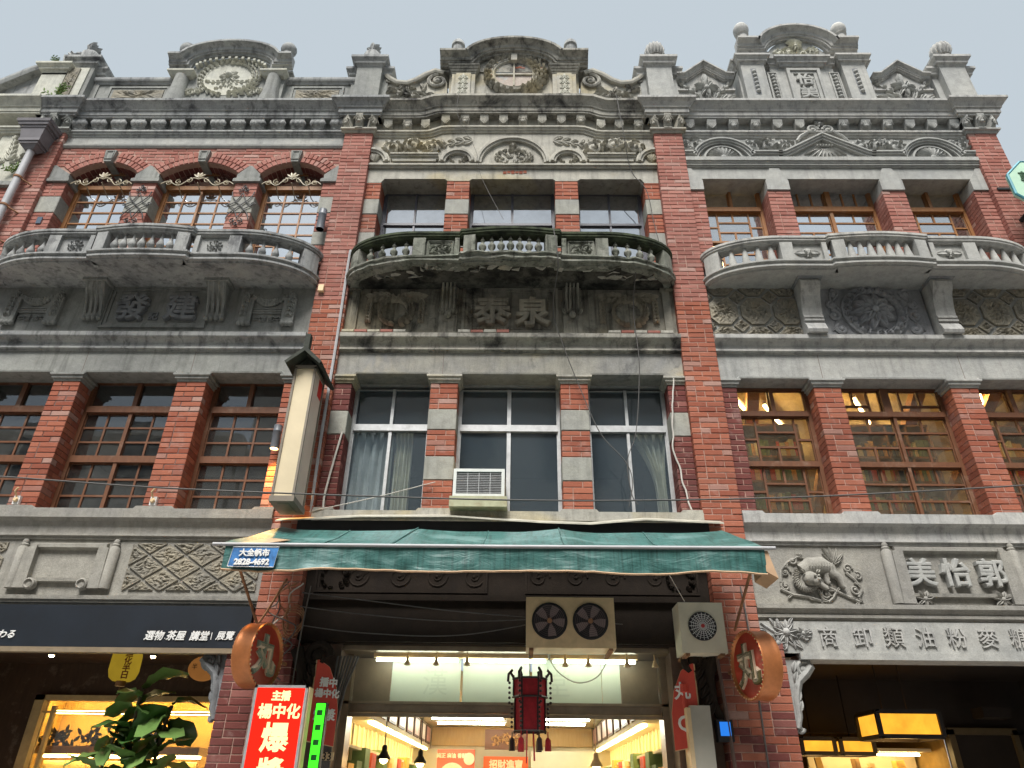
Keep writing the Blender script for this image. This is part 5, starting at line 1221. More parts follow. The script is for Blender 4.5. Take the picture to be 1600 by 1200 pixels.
# outdoor units under the awning
def fan_unit(name, label, x0, x1, y0, y1, z0, z1, fans, R, blades, casem, dark):
    t = thing(name, label, 'air conditioner', ((x0+x1)/2,(y0+y1)/2,z0), 'outdoor air conditioner units')
    b = MB(); b.box(x0,x1,y0,y1,z0,z1); b.obj('case', casem, t)
    FAN = flat('fan_black', (.03,.028,.03), .5); HUB = flat('hub_brown', (.35,.18,.1), .5) if blades else flat('hub_red', (.5,.06,.06), .4)
    for fx in fans:
        zc = (z0+z1)/2+.01; b = MB(); b.lathe([(R*1.06,.0),(R*1.06,.012),(R,.014),(R*.98,.004),(.001,.003)], (fx,y0,zc), 32, 'y'); f = b.obj('fan', FAN, t, True)
        if blades:
            for i in range(blades):
                q = MB(); a0 = 2*math.pi*i/blades; pts = []
                for r, da in ((.18,-.25),(.55,-.5),(.9,-.42),(.93,.12),(.6,.25),(.18,.3)): pts.append((fx+R*r*math.cos(a0+da), zc+R*r*math.sin(a0+da)))
                q.poly(pts, y0-.013, y0-.008); q.obj('blade', dark, f)
        q = MB()
        for i in range(1,9 if blades else 7): q.lathe([(R*i/(9 if blades else 7)-.002,.018),(R*i/(9 if blades else 7)+.002,.02)], (fx,y0,zc), 30, 'y')
        for i in range(0 if blades else 20): a = 2*math.pi*i/20; q.tube([(fx+R*.15*math.cos(a),y0-.02,zc+R*.15*math.sin(a)),(fx+R*math.cos(a),y0-.018,zc+R*math.sin(a))], .003, 4)
        q.obj('wire_guard', GRD if blades else WHITE, f)
        q = MB(); q.lathe([(R*.15,.012),(R*.15,.026),(.001,.028)], (fx,y0,zc), 16, 'y'); q.obj('hub', HUB, f)
    b = MB()
    for x in (x0+.03,x1-.07): b.box(x,x+.04,y0,.2,z0-.025,z0-.002)
    b.obj('mounting_rail', RUST, t); return t
GRD = flat('guard_dark', (.14,.10,.10), .5)
fan_unit('outdoor_unit', 'wide cream outdoor air conditioner unit with two dark fans', .21, 1.08, -.30, .05, 2.83, 3.31, (.44,.84), .165, 5, CREAM, flat('blade_dark', (.27,.2,.19), .45))
fan_unit('outdoor_unit', 'small cream outdoor air conditioner unit with one round fan', 1.73, 2.17, -.22, .08, 2.81, 3.29, (1.95,), .13, 0, flat('cream_enamel_pale', (.78,.72,.56), .5, .08, 5, dirt=.2, dcol=(.3,.22,.12)), BLACK)
# round drum signs
COPPER = flat('copper_sheet', (.55,.20,.07), .35, .25, 4, .5, .5); REDF = flat('red_drum_face', (.72,.085,.045), .4, .15, 3)
def drum(cx, cz, R, side, label, cmat, turn=0):
    t = thing('drum_sign', label, 'sign', (cx,-.5,cz-R), 'round projecting signs'); y = -.5; h = .095; t.rotation_euler.z = turn
    b = MB(); b.lathe([(R*.93,-h+.03),(R,-h),(R*1.02,-h+.015),(R,-h+.03),(R,h-.03),(R*1.02,h-.015),(R,h),(R*.93,h-.03)], (cx,y,cz), 44, 'x'); b.f = [f for f in b.f if len(f) < 44]; b.obj('rim', COPPER, t, True)
    for s in (-1,1):
        b = MB(); b.lathe([(R*.95,s*(h-.028)),(.001,s*(h-.028))], (cx,y,cz), 40, 'x'); f = b.obj('face', REDF, t)
        q = text('丸', R*1.3, .006, .016); g = MB(); g.merge(q, T(cx+s*(h-.022),y,cz) @ Matrix.Rotation(s*math.pi/2, 4, 'Z')); g.obj('character', cmat, f)
        q = text('丸', R*1.3, .003, .022); g = MB(); g.merge(q, T(cx+s*(h-.025),y,cz) @ Matrix.Rotation(s*math.pi/2, 4, 'Z')); g.obj('character_outline', flat('outline_cream', (.7,.55,.4), .5), f)
        b = MB()
        for i in range(44): a = 2*math.pi*i/44; b.ball((cx+s*h,y+R*.975*math.cos(a),cz+R*.975*math.sin(a)), .008, 6, 4)
        b.obj('stud_ring', flat('stud_brass', (.6,.4,.2), .4, .1, 5, .5, .5), f)['kind'] = 'stuff'
    b = MB(); b.tube([(cx,y+R,cz),(cx,.02,cz)], .018, 8); b.tube([(cx,y+R*.8,cz+R*.6),(cx,.02,cz+R*.6)], .012, 6); b.obj('wall_arm', RUST, t)
drum(-2.30, 2.70, .285, 1, 'round red drum sign with green lettering, the one above the red light box', flat('sage_green', (.22,.27,.20), .5), -.22)
drum(2.33, 2.66, .30, -1, 'round red drum sign with dark lettering, the one right of the small air conditioner', flat('olive_dark', (.10,.085,.03), .5), .22)
# red light-box sign, green strip, arched red signs
RL = thing('light_box_sign', 'glowing red light box with cream Chinese lettering below the drum sign', 'sign', (-1.96,-.7,1.1))
REDE = emit('red_backlit', (1,.018,.008), .42); CRE = emit('cream_backlit', (1,.62,.28), .55)
x0, x1, y, z0, z1 = -2.20, -1.73, -.70, 1.05, 2.42
b = MB(); b.box(x0+.02,x1-.02,y-.003,y+.01,z0,z1-.02); pn = b.obj('panel', REDE, RL)
b = MB(); b.box(x0,x0+.022,y-.012,y+.14,z0,z1); b.box(x1-.022,x1,y-.012,y+.14,z0,z1); b.box(x0,x1,y-.012,y+.14,z1-.022,z1); b.box(x0+.02,x1-.02,y+.012,y+.14,z0,z1-.02); b.obj('frame', ALU, RL)
b = MB(); b.box(x1+.001,x1+.012,y+.02,y+.14,z0,z1-.01); b.obj('edge_strip', CREAM, RL)
for s, sz, dz in (('主播',.085,2.335),('楊中化',.125,2.21),('爆',.235,2.005),('漿',.235,1.735),('餅',.235,1.46)):
    q = MB(); q.merge(text(s, sz, .001, .004 if sz < .2 else .007), T((x0+x1)/2+.01,y-.006,dz)); q.obj('lettering', CRE, pn)
GS = thing('light_strip', 'narrow glowing green strip sign beside the red light box', 'sign', (-1.66,-.42,1.1))
b = MB(); b.box(-1.70,-1.62,-.46,-.44,1.1,2.30); pn = b.obj('panel', emit('green_led', (.05,1,.02), .5), GS); b = MB(); b.box(-1.71,-1.61,-.44,-.36,1.1,2.31); b.obj('case', BLACK, GS)
b = MB()
for i in range(8): b.box(-1.685,-1.635,-.462,-.46,2.2-.12*i,2.245-.12*i)
b.obj('dark_mark', flat('green_dark', (.01,.12,.02), .5), pn)['kind'] = 'stuff'
REDS = flat('red_sign_print', (.6,.07,.045), .45, .12, 4); 
def arch_sign(s, label):
    t = thing('arched_sign', label, 'sign', (s*1.72,0,2.0), 'arched red signs at the shop jambs'); x = s*1.86; y = -.03
    pts = [(x,2.02),(x-s*.26,1.98),(x-s*.26,2.30),(x-s*.22,2.50),(x-s*.13,2.68),(x-s*.02,2.74),(x,2.74)]
    M = T(x,y,0) @ Matrix.Rotation(-s*.5, 4, 'Z') @ T(-x,-y,0)
    b = MB(); b.poly(pts, y, y+.05); c = MB(); c.merge(b, M); pn = c.obj('board', REDS, t)
    rows = (('播中',2.54,.09),('楊中化',2.44,.085),('爆漿',2.25,.11)) if s < 0 else (('丸',2.50,.16),('Q',2.20,.16))
    for s_, z, k in rows: q = MB(); q.merge(text(s_, k, .002, .004), M @ T(x-s*.135,y-.004,z)); q.obj('lettering', WHITE, pn)
    b = MB(); b.tube([tuple(M @ Vector((p[0],y+.02,p[1]))) for p in pts+[pts[0]]], .01, 5); b.obj('edge', CREAM, t)
arch_sign(-1, 'arched red sign board left of the shop window'); arch_sign(1, 'arched red sign board right of the shop window')
# green octagon sign on the outer right pillar
OS = thing('octagon_sign', 'pale green octagonal sign plate on a black arm at the right edge', 'sign', (7.1,-.4,8.4))
b = MB(); p = [(7.22+.42*a,8.86+.42*c) for a, c in ((-1,.42),(-.42,1),(.42,1),(1,.42),(1,-.42),(.42,-1),(-.42,-1),(-1,-.42))]; b.poly(p, -.46, -.40); pn = b.obj('plate', flat('pale_green_acrylic', (.5,.72,.55), .35, .1, 3), OS)
b = MB(); b.tube([(q[0],-.45,q[1]) for q in p+[p[0]]], .02, 6); b.obj('rim', flat('teal_edge', (.1,.35,.42), .4), OS)
q = MB(); q.merge(text('郭怡美', .22, .002, .003), T(7.28,-.465,8.98)); q.obj('lettering', flat('leaf_green', (.04,.10,.05), .5), pn)
b = MB(); b.tube([(7.12,-.42,8.62),(7.12,.0,8.62)], .035, 8); b.tube([(7.2,-.42,9.2),(7.2,.0,9.25)], .02, 8); b.box(6.98,7.3,-.02,.0,9.2,9.24); b.obj('arm', BLACK, OS)
# rainwater hopper and downpipe
DP = thing('downpipe', 'grey rainwater downpipe with moulded hopper head on the outer left pillar', 'downpipe', (-7.2,-.12,7.4))
b = MB(); hx, hy = -7.22, -.1
for z0, z1, w0, w1 in ((9.86,9.93,.07,.12),(9.93,9.97,.14,.14),(9.97,10.02,.16,.16),(10.02,10.22,.15,.185),(10.22,10.26,.2,.2),(10.26,10.31,.225,.235),(10.31,10.36,.25,.26)):
    b.add([(hx-w0,hy-w0*.8,z0),(hx+w0,hy-w0*.8,z0),(hx+w0,hy+w0*.7,z0),(hx-w0,hy+w0*.7,z0),(hx-w1,hy-w1*.8,z1),(hx+w1,hy-w1*.8,z1),(hx+w1,hy+w1*.7,z1),(hx-w1,hy+w1*.7,z1)], [(0,1,5,4),(1,2,6,5),(2,3,7,6),(3,0,4,7),(4,5,6,7),(3,2,1,0)])
b.obj('hopper_head', flat('hopper_purple_grey', (.16,.15,.16), .55, .2, 5), DP)
b = MB(); b.tube([(hx,hy,9.87),(hx,hy,7.0)], .052, 12); b.obj('pipe', PIPE, DP, True)
for z in (9.3,8.75,8.2,7.6): b = MB(); b.lathe([(.056,z),(.062,z+.005),(.062,z+.035),(.056,z+.04)], (hx,hy,0), 14); b.tube([(hx+.05,hy,z),(hx+.16,.0,z-.03)], .012, 6); b.obj('pipe_clip', RUST, DP)
# conduit up the pillar and cables over the weathered house
def cable(name, label, pts, r, mat, wob=.0, sub=14, cat='cable', group=None):
    P_ = []; n = len(pts)
    for i in range(n-1):
        p0, p1, p2, p3 = [Vector(pts[max(0,min(n-1,i+k))]) for k in (-1,0,1,2)]
        for j in range(sub):
            t = j/sub; P_.append(.5*((2*p1)+(p2-p0)*t+(2*p0-5*p1+4*p2-p3)*t*t+(3*p1-p0-3*p2+p3)*t**3))
    P_.append(Vector(pts[-1]))
    if wob: P_ = [p+Vector((wob*noise.noise((p.x*5,p.z*5,1)),0,wob*noise.noise((p.x*5,p.z*5,7)))) for p in P_]
    b = MB(); b.tube([tuple(p) for p in P_], r, 6); o = b.obj(name, mat, None, True); tag(o, label, cat, group); return o
cable('conduit', 'pale grey plastic conduit running up the pillar left of the weathered house', [(-2.18,.02,4.2),(-2.19,-.02,5.2),(-2.19,-.025,6.6),(-2.20,-.025,7.9),(-2.18,-.02,7.97),(-2.08,.05,7.99)], .018, PIPE, cat='conduit')
cable('cable', 'thin cable falling from the parapet over the frieze to the balcony rail', [(-.85,-.2,11.1),(-.83,-.22,10.5),(-.55,-.1,9.9),(-.45,-.05,9.4),(-.1,-.45,8.2)], .003, CABLE)
cable('cable', 'thin cable hanging down past the balcony and across the name tablet to the right windows', [(1.6,-.2,11.0),(1.65,-.2,10.2),(1.75,0,9.6),(1.95,.02,9.2),(2.0,.02,8.6),(2.05,0,8.1)], .006, CABLE)
cable('cable', 'dark cable looping from the balcony down to the right aluminium window', [(.55,-.62,7.9),(.60,-.58,7.35),(.55,-.1,7.0),(.66,-.06,6.5),(.86,.0,5.9),(1.08,.03,5.3),(1.35,.05,4.95),(1.42,.05,4.7),(1.36,.05,4.4)], .006, CABLE)
cable('cable', 'dark cable dropping from the right end of the balcony to the window below', [(1.62,-.36,7.5),(1.58,-.1,7.0),(1.60,-.06,6.3),(1.58,.0,5.9),(1.50,.03,5.3),(1.38,.05,4.95),(1.40,.05,4.55),(1.46,.05,4.42)], .006, CABLE)
cable('cable', 'white cord tangled down the right side pier of the weathered house', [(2.02,.03,6.05),(1.96,.03,5.6),(1.93,.05,5.2),(1.98,.05,4.8),(2.04,.02,4.35)], .010, CABW, .03)
cable('cable', 'white cord lying along the left window frame of the weathered house', [(-1.97,.05,5.3),(-2.02,.04,4.9),(-2.06,.03,4.5),(-2.05,.03,4.32)], .012, CABW)
cable('cable', 'long black overhead cable sagging across the whole front', [(-7.5,-1.0,4.42),(-5.0,-1.0,4.27),(-3.07,-1,4.15),(0,-1,4.065),(2.1,-1,4.09),(3.78,-1,4.17),(6.5,-1,4.36)], .008, CABLE)
cable('cable', 'thin grey cord stretched from the sill to the window pier', [(-2.15,-.05,4.28),(-1.5,-.02,4.45),(-.82,.02,4.66)], .005, CABW)
rnd = random.Random(9)
for i, (lab, z, x1, z1) in enumerate((('highest of the slack cables under the awning', 3.38, 1.2, 3.12),('middle one of the slack cables under the awning', 3.24, .9, 3.2),('lowest of the slack cables under the awning', 3.06, .75, 3.22))):
    cable('cable', lab, [(-2.1,-.1,z),(-1.4,-.02,z-.06),(-.4,.0,z-.16+.05*i),(x1,.02,z1)], .006, CABLE)
for i in range(5):
    pts = [(-2.32+rnd.uniform(-.1,.25),-.08+rnd.uniform(-.06,.04),3.5-.16*k) for k in range(7)]
    cable('cable', ('loose dark cord','crooked brown cord','thin knotted cord','long trailing cord','short curled cord')[i]+' in the tangle on the left pillar under the awning', pts, .007, (CABLE,RUST,CABLE,CABW,RUST)[i], .05)
cable('cable', 'coil of old wire bunched on the left pillar above the drum sign', [(-2.15+.10*math.cos(a*.9),-.1-.02*math.sin(a),3.05+.13*math.sin(a*.9)+.004*a) for a in range(24)], .006, RUST, .03, 6)
cable('cable', 'dark rod leaning from the awning to the left pillar', [(-2.25,-.2,3.5),(-2.45,-.1,3.15),(-2.6,-.06,2.95)], .012, RUST)
cable('cable', 'straight dark cord hanging in front of the shop on the left', [(-1.96,-.3,3.4),(-1.99,-.3,2.9),(-2.0,-.3,2.3)], .007, CABLE)
cable('cable', 'yellowish cord sagging in an arc below the twin-fan unit', [(.42,.3,2.9),(.52,.3,2.72),(.68,.3,2.61),(.82,.3,2.60),(.95,.3,2.66),(1.05,.3,2.8)], .006, CABW)
cable('cable', 'thin stay wire from the awning to the small air conditioner', [(1.5,-.9,3.45),(1.8,-.22,3.3)], .004, CABW)
cable('cable', 'cord running down the right pillar past the drum sign', [(2.44,-.03,3.5),(2.46,-.03,2.9),(2.45,-.03,1.2)], .008, CABLE)
cable('conduit', 'brown pipe on the inner edge of the right pillar', [(2.10,-.04,2.85),(2.13,-.04,2.2),(2.16,-.04,1.2)], .018, flat('brown_pipe', (.10,.06,.045), .5), cat='conduit')
# weeds rooted in the masonry
GRN = flat('weed_green', (.10,.16,.03), .6, .4, 20)
def weed(x, y, z, n, s, label):
    b = MB(); rnd = random.Random(x*10)
    for i in range(n):
        a = rnd.uniform(.3,2.8); l = s*rnd.uniform(.6,1.2); p = Vector((x,y,z)); d = Vector((math.cos(a),-.5*rnd.random(),math.sin(a)))
        b.tube([tuple(p),tuple(p+d*l*.5),tuple(p+d*l)], .004, 4)
        for k in range(5): q = p+d*l*(.3+.17*k); b.leaf(q.x, q.z, a+(.8 if k % 2 else -.8), s*.4, s*.15, .01, q.y)
    tag(b.obj('weed', GRN), label, 'weed', 'weeds rooted in the masonry')
weed(-7.25, -.12, 11.05, 7, .22, 'small leafy weed on the parapet at the upper left'); weed(-7.0, -.1, 7.62, 8, .16, 'weed at the left end of the grey balcony'); weed(-7.42, -.02, 9.5, 8, .16, 'weed growing beside the downpipe')
weed(-7.55, -.1, 11.93, 5, .12, 'tuft of weed on the far left parapet pier')
# small loose bits on the facade
b = MB(); b.box(-2.54,-2.47,-.05,.0,7.32,7.42); tag(b.obj('junction_box', CREAM), 'small cream junction box on the pillar under the grey balcony', 'box')
for x, w in ((-5.53,'left-hand'),(-3.98,'right-hand')):
    t = thing('cable_clamp', w+' small white cable clamp at the foot of a brick pier', 'clamp', (x,0,4.4)); b = MB(); b.box(x-.035,x+.035,.02,.06,4.36,4.46); b.obj('plate', WHITE, t); b = MB(); b.lathe([(.012,0),(.03,.01),(.02,.03),(.001,.03)], (x,.02,4.41), 10, 'y'); b.tube([(x-.01,.03,4.44),(x-.02,-.02,4.5),(x+.01,-.03,4.54)], .01, 6); b.obj('insulator', CREAM, t)
b = MB(); b.box(-6.80,-6.73,.055,.075,8.58,8.70); tag(b.obj('plaque', flat('blue_plaque', (.06,.09,.13), .5)), 'tiny dark blue plaque on the left brick pier', 'plaque')
# ---------------------------------------------------------------- curtains and lit room behind the upper windows
CURT = flat('curtain_cloth', (.6,.6,.56), .9, .15, 5); CURT2 = flat('curtain_pale', (.7,.66,.52), .9, .15, 5)
def curtain(x0, x1, z0, z1, y, mat, label, tie=None):
    b = MB(); n = 40; m = 8; vs = []
    for j in range(m+1):
        t = j/m; z = z1+(z0-z1)*t
        for i in range(n+1):
            u = i/n; x = x0+(x1-x0)*u
            if tie is not None: x = tie+(x-tie)*(1-.75*math.sin(min(1,t/.75)*math.pi/2))
            vs.append((x, y+.035*math.sin(u*30+t*2)+.012*math.sin(u*71), z))
    b.add(vs, [(j*(n+1)+i, j*(n+1)+i+1, (j+1)*(n+1)+i+1, (j+1)*(n+1)+i) for j in range(m) for i in range(n)])
    tag(b.obj('curtain', mat, None, True), label, 'curtain', 'curtains in the aluminium windows')
curtain(-1.93, -1.42, 4.35, 5.5, .43, CURT, 'full grey curtain in the left aluminium window'); curtain(-1.40, -1.18, 4.35, 5.5, .44, CURT2, 'narrow pale curtain drawn half open in the left aluminium window')
curtain(1.46, 1.93, 4.4, 5.5, .43, CURT2, 'gathered pale curtain in the right aluminium window', 1.86)
WARMW = flat('warm_plaster', (.5,.41,.25), .9, .1, 3); TIMB = flat('roof_timber', (.30,.15,.05), .7, .2, 6)
b = MB(); b.box(2.5,7.0,.42,4.2,4.28,6.5); b.f = b.f[1:]; rm = b.obj('lit_room', WARMW, BRR)
TUBEY = emit("tube_yellow", (1,.74,.3), 8)
TUBE = emit('tube_warm', (1,.70,.30), 11)
for i, (x, y, r) in enumerate(((3.0,.9,.5),(3.75,1.5,.5),(4.9,1.3,.5),(5.5,2.2,.5),(6.35,.95,.5),(4.3,3.0,.5))):
    t = thing('tube_lamp', ('first','second','third','fourth','fifth','sixth')[i]+' warm tube lamp from the left behind the lattice windows', 'lamp', (x,y,6.3), 'tube lamps in the upper lattice room')
    b = MB(); a = (x-.25,y-.35,6.28); c = (x+.25,y+.35,6.28); b.tube([a,c], .022, 8); b.obj('tube', TUBE, t); b = MB(); b.tube([(a[0],a[1],a[2]+.05),(c[0],c[1],c[2]+.05)], .03, 6); b.obj('batten', WHITE, t)
for i, x in enumerate((3.2,4.3,5.4,6.4)):
    b = MB(); b.add([(x-.08,.6,6.45),(x+.08,.6,6.45),(x+.9,4.1,5.7),(x+.74,4.1,5.7),(x-.08,.6,6.3),(x+.08,.6,6.3),(x+.9,4.1,5.55),(x+.74,4.1,5.55)], [(0,1,2,3),(7,6,5,4),(0,4,5,1),(1,5,6,2),(2,6,7,3),(3,7,4,0)]); b.obj('rafter', TIMB, rm)
rnd = random.Random(3); BOOKM = [flat('book_%s' % n, [min(.8,v*1.5) for v in c], .7, .1, 9) for n, c in (('amber',(.5,.28,.06)),('red',(.45,.07,.04)),('cream',(.6,.5,.3)),('green',(.12,.18,.08)),('dark',(.08,.06,.05)))]
for i, (x, w) in enumerate(((3.0,.9),(4.35,1.0),(5.05,.6),(6.2,.9))):
    t = thing('bookshelf', ('bookshelf behind the first lattice window','bookshelf behind the left half of the wide lattice window','bookshelf behind the right half of the wide lattice window','bookshelf behind the last lattice window')[i], 'bookshelf', (x+w/2,1.6,4.3), 'bookshelves in the upper lattice room')
    b = MB(); b.box(x,x+w,1.5,1.55,4.3,6.0); b.box(x,x+.03,1.15,1.55,4.3,6.0); b.box(x+w-.03,x+w,1.15,1.55,4.3,6.0)
    for z in (4.75,5.15,5.5,5.97): b.box(x,x+w,1.15,1.55,z,z+.03)
    b.obj('case', TIMB, t)
    for z in (4.78,5.18,5.53):
        xx = x+.05
        while xx < x+w-.08:
            bw = rnd.uniform(.03,.07); h = rnd.uniform(.16,.26); q = MB(); q.box(xx,xx+bw,1.18,1.38,z,z+h); q.obj('book', rnd.choice(BOOKM), t); xx += bw+.004
# lit ceiling strips in the upper right storey
TB3 = emit('tube_warm_upper', (1,.66,.25), 14)
for i, (x, y) in enumerate(((3.15,1.0),(6.1,1.2))):
    b = MB(); b.tube([(x-.2,y-.3,9.0),(x+.25,y+.5,9.0)], .025, 8); tag(b.obj('tube_lamp', TB3), 'warm tube lamp seen through the third-floor window '+('beside the weathered house' if i == 0 else 'at the outer right'), 'lamp', 'tube lamps on the third floor')
# ---------------------------------------------------------------- middle shop
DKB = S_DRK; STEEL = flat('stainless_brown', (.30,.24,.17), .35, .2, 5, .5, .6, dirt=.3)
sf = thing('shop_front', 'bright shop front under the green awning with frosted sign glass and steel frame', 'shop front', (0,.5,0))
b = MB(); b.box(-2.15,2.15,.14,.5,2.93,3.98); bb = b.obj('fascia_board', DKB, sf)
q = MB(); q.box(-2.1,2.1,.10,.14,3.36,3.42); q.box(-2.1,2.1,.09,.14,2.94,2.99)
for s in (-1,1):
    for x in (.35,.75,1.15,1.6): q.spiral(s*x, 3.62, .12, 1.6, 0, .014, .142, s, 22); q.leaf(s*x, 3.62, .7, .2, .1, .012, .139)
    wreath(q, s*1.85, 3.62, .13, .13, 12, .03); frame(q, min(s*.2,s*2.05), max(s*.2,s*2.05), 3.44, 3.86, .14, .05, .03)
q.obj('fascia_relief', DKB, bb, True)
for x in (-1.93,1.93):
    b = MB(); b.box(x-.24,x+.24,.2,.7,0,2.93); b.obj('jamb', flat('jamb_brown', (.16,.11,.08), .7, .3, 4), sf)
b = MB(); b.box(-1.72,1.72,.55,.75,2.32,2.40); b.box(-1.72,1.72,.5,.7,2.40,2.425); b.box(-1.72,-1.62,.5,.75,0,2.93); b.box(1.62,1.72,.5,.75,0,2.93); b.box(-1.72,1.72,.25,.75,2.88,2.93); b.box(-1.62,1.62,.52,.56,2.28,2.315); b.obj('steel_frame', STEEL, sf)
GP = flat('frosted_sign_glass', (.62,.68,.58), .3, .05, 2); SHW = flat('shutter_brown', (.22,.17,.12), .5, .15, 4)
for i, (a, c) in enumerate(((-1.62,-1.22),(-1.22,-.48),(-.46,.26),(.28,1.02),(1.02,1.22),(1.22,1.62))):
    b = MB(); b.box(a+.003,c-.003,.62,.64,2.425,2.86); b.obj('sign_pane', SHW if i in (0,5) else GP, sf)
for ch, x in (('漢',-.75),('堂',.55)):
    q = MB(); q.merge(text(ch, .26, .0004, .0), T(x,.6195,2.63)); q.obj('faint_character', flat('faint_print', (.56,.62,.53), .3, .05, 2), sf)
TUBEW = emit('tube_cool', (.88,1,.82), 4.5); TUBEC = emit('tube_ceiling', (.95,1,.85), 10)
names = ('left','middle','right')
for i, (a, c) in enumerate(((-1.36,-.50),(-.44,.42),(.50,1.36))):
    t = thing('fluorescent_lamp', names[i]+' fluorescent tube above the frosted sign glass', 'lamp', ((a+c)/2,.4,2.84), 'fluorescent tubes over the shop front')
    b = MB(); b.tube([(a,.42,2.815),(c,.42,2.815)], .016, 10); b.obj('tube', TUBEW, t); b = MB(); b.box(a-.03,c+.03,.40,.46,2.84,2.88); b.obj('batten', CREAM, t)
for i, x in enumerate((-1.72,-1.02,-.72,-.40,.62,.86,1.26,1.55)):
    t = thing('spot_bulb', 'clip-on spot bulb under the fascia, number '+('one','two','three','four','five','six','seven','eight')[i]+' from the left', 'lamp', (x,.35,2.75), 'clip-on spot bulbs under the fascia')
    b = MB(); b.tube([(x,.35,2.88),(x,.33,2.83)], .008, 6); b.lathe([(.014,2.83),(.018,2.80),(.035,2.765),(.036,2.755)], (x,.33,0), 12); b.obj('reflector', CREAM, t, True); b = MB(); b.ball((x,.33,2.76), .028, 8, 5, 1, .5); b.obj('lens', flat('spot_lens', (.6,.45,.3), .2), t)
# the room behind: walls, soffits with pictures, ceiling tubes, back wall
SW = flat('shop_cream', (.62,.55,.40), .7, .06, 2); SWD = wood('shop_board', (.55,.36,.16), (.48,.30,.12), .6)
b = MB(); b.box(-1.98,1.98,.76,8.2,.131,2.76); b.f = b.f[1:]; room = b.obj('shop_room', SW, sf)
b = MB(); b.box(-1.58,1.58,8.10,8.18,2.42,2.75); b.obj('back_board', SWD, room)
for s in (-1,1):
    b = MB(); xa, xb = sorted((s*1.6,s*1.97)); b.box(xa,xb,1.4,8.15,2.36,2.74); so_ = b.obj('soffit', SW, room)
    for i in range(7):
        y = 2.0+.86*i
        t = thing('framed_picture', ('left' if s < 0 else 'right')+' shop soffit picture, number '+('one','two','three','four','five','six','seven')[i]+' counted from the street', 'picture', (s*1.59,y,2.42), 'framed pictures along the shop soffits')
        b = MB(); xa, xb = sorted((s*1.598,s*1.575)); b.box(xa,xb,y,y+.62,2.42,2.72); b.obj('frame', flat('frame_brown', (.12,.06,.04), .5), t); b = MB(); xa, xb = sorted((s*1.574,s*1.570)); b.box(xa,xb,y+.05,y+.57,2.45,2.69); b.obj('print', flat('print_pink_%d' % (i%3), ((.7,.35,.3),(.72,.55,.48),(.7,.62,.55))[i%3], .4, .3, 6), t)
        t = thing('strip_light', ('left' if s < 0 else 'right')+' soffit strip light, number '+('one','two','three','four','five','six','seven')[i]+' counted from the street', 'lamp', (s*1.66,y,2.34), 'warm strip lights under the soffits')
        b = MB(); b.box(s*1.66-.03,s*1.66+.03,y,y+.7,2.33,2.358); b.obj('diffuser', TUBEY if 'TUBEY' in globals() else TUBE, t)
    tr = thing('display_rack', ('left' if s < 0 else 'right')+' wall rack of pale vertical rods inside the shop', 'rack', (s*1.9,4,0), 'display racks inside the shop')
    for i in range(22):
        y = 1.1+.30*i; b = MB(); b.box(s*1.86-.012,s*1.86+.012,y,y+.024,.13,2.33); b.obj('rod', flat('rod_cream', (.7,.62,.42), .5, .05, 3) if i == 0 and s < 0 else MATS['rod_cream'], tr)
    for j in range(3):
        b = MB(); xa, xb = sorted((s*1.75,s*1.96)); b.box(xa,xb,1.0,7.8,1.2+.42*j,1.23+.42*j); b.obj('shelf', SW, tr)
    rnd = random.Random(s)
    for i in range(14):
        y = 1.2+.45*i; b = MB(); xa, xb = sorted((s*1.70,s*1.9)); h = rnd.uniform(.2,.5); b.box(xa,xb,y,y+.3,1.62+.02,1.64+h); o = b.obj('goods_box', rnd.choice(BOOKM), tr)
for j, y in enumerate((4.6,5.6,6.6)):
    for i, x in enumerate((-.72,.72)):
        t = thing('ceiling_lamp', ('front','middle','rear')[j]+' '+('left','right')[i]+' twin fluorescent lamp on the shop ceiling', 'lamp', (x,y,2.7), 'ceiling lamps inside the shop')
        b = MB(); b.box(x-.64,x+.64,y-.06,y+.06,2.72,2.755); b.obj('batten', WHITE, t); b = MB(); b.tube([(x-.6,y,2.70),(x+.6,y,2.70)], .018, 8); b.obj('tube', TUBEC, t)
ORG = flat('poster_red', (.75,.14,.07), .5, .1, 5); YEL = flat('poster_cream', (.8,.66,.42), .5); GLD = flat('plaque_gold', (.5,.28,.12), .5, .5, 25)
t = thing('poster', 'red shop poster with cream round emblem on the rear wall', 'poster', (-1.0,7.0,1.2)); b = MB(); b.box(-1.34,-.66,7.02,7.06,1.2,2.30); pn = b.obj('sheet', ORG, t)
b = MB(); b.lathe([(.24,0),(.24,.004),(.001,.004)], (-1.06,7.015,1.85), 24, 'y'); b.lathe([(.10,0),(.10,.004),(.001,.004)], (-.76,7.015,2.15), 18, 'y'); b.obj('emblem', YEL, pn)
q = MB(); q.merge(text('純正 麻油 香酥', .085, .001, .003), T(-1.08,7.01,2.2)); q.obj('lettering', YEL, pn)
t = thing('plaque', 'carved gilded wooden plaque above the red banner inside the shop', 'plaque', (-.1,6.5,2.4)); b = MB(); b.box(-.46,.30,6.50,6.56,2.28,2.60); b.obj('board', flat('plaque_brown', (.2,.09,.05), .5), t); b = MB(); arabesque(b, -.36, .20, 2.34, 2.54, 6.495, 8, .02); b.obj('carving', GLD, t)
t = thing('banner', 'red fortune banner with gold characters at the back of the shop', 'banner', (-.1,6.4,1.2)); b = MB(); b.box(-.47,.30,6.40,6.42,1.0,2.17); pn = b.obj('cloth', flat('banner_red', (.8,.12,.03), .6, .1, 5), t)
q = MB(); q.merge(text('招財進寶', .15, .001, .006), T(-.08,6.395,2.05)); q.merge(text('招財進寶', .17, .001, .008), T(-.08,6.395,1.86)); q.obj('lettering', YEL, pn)
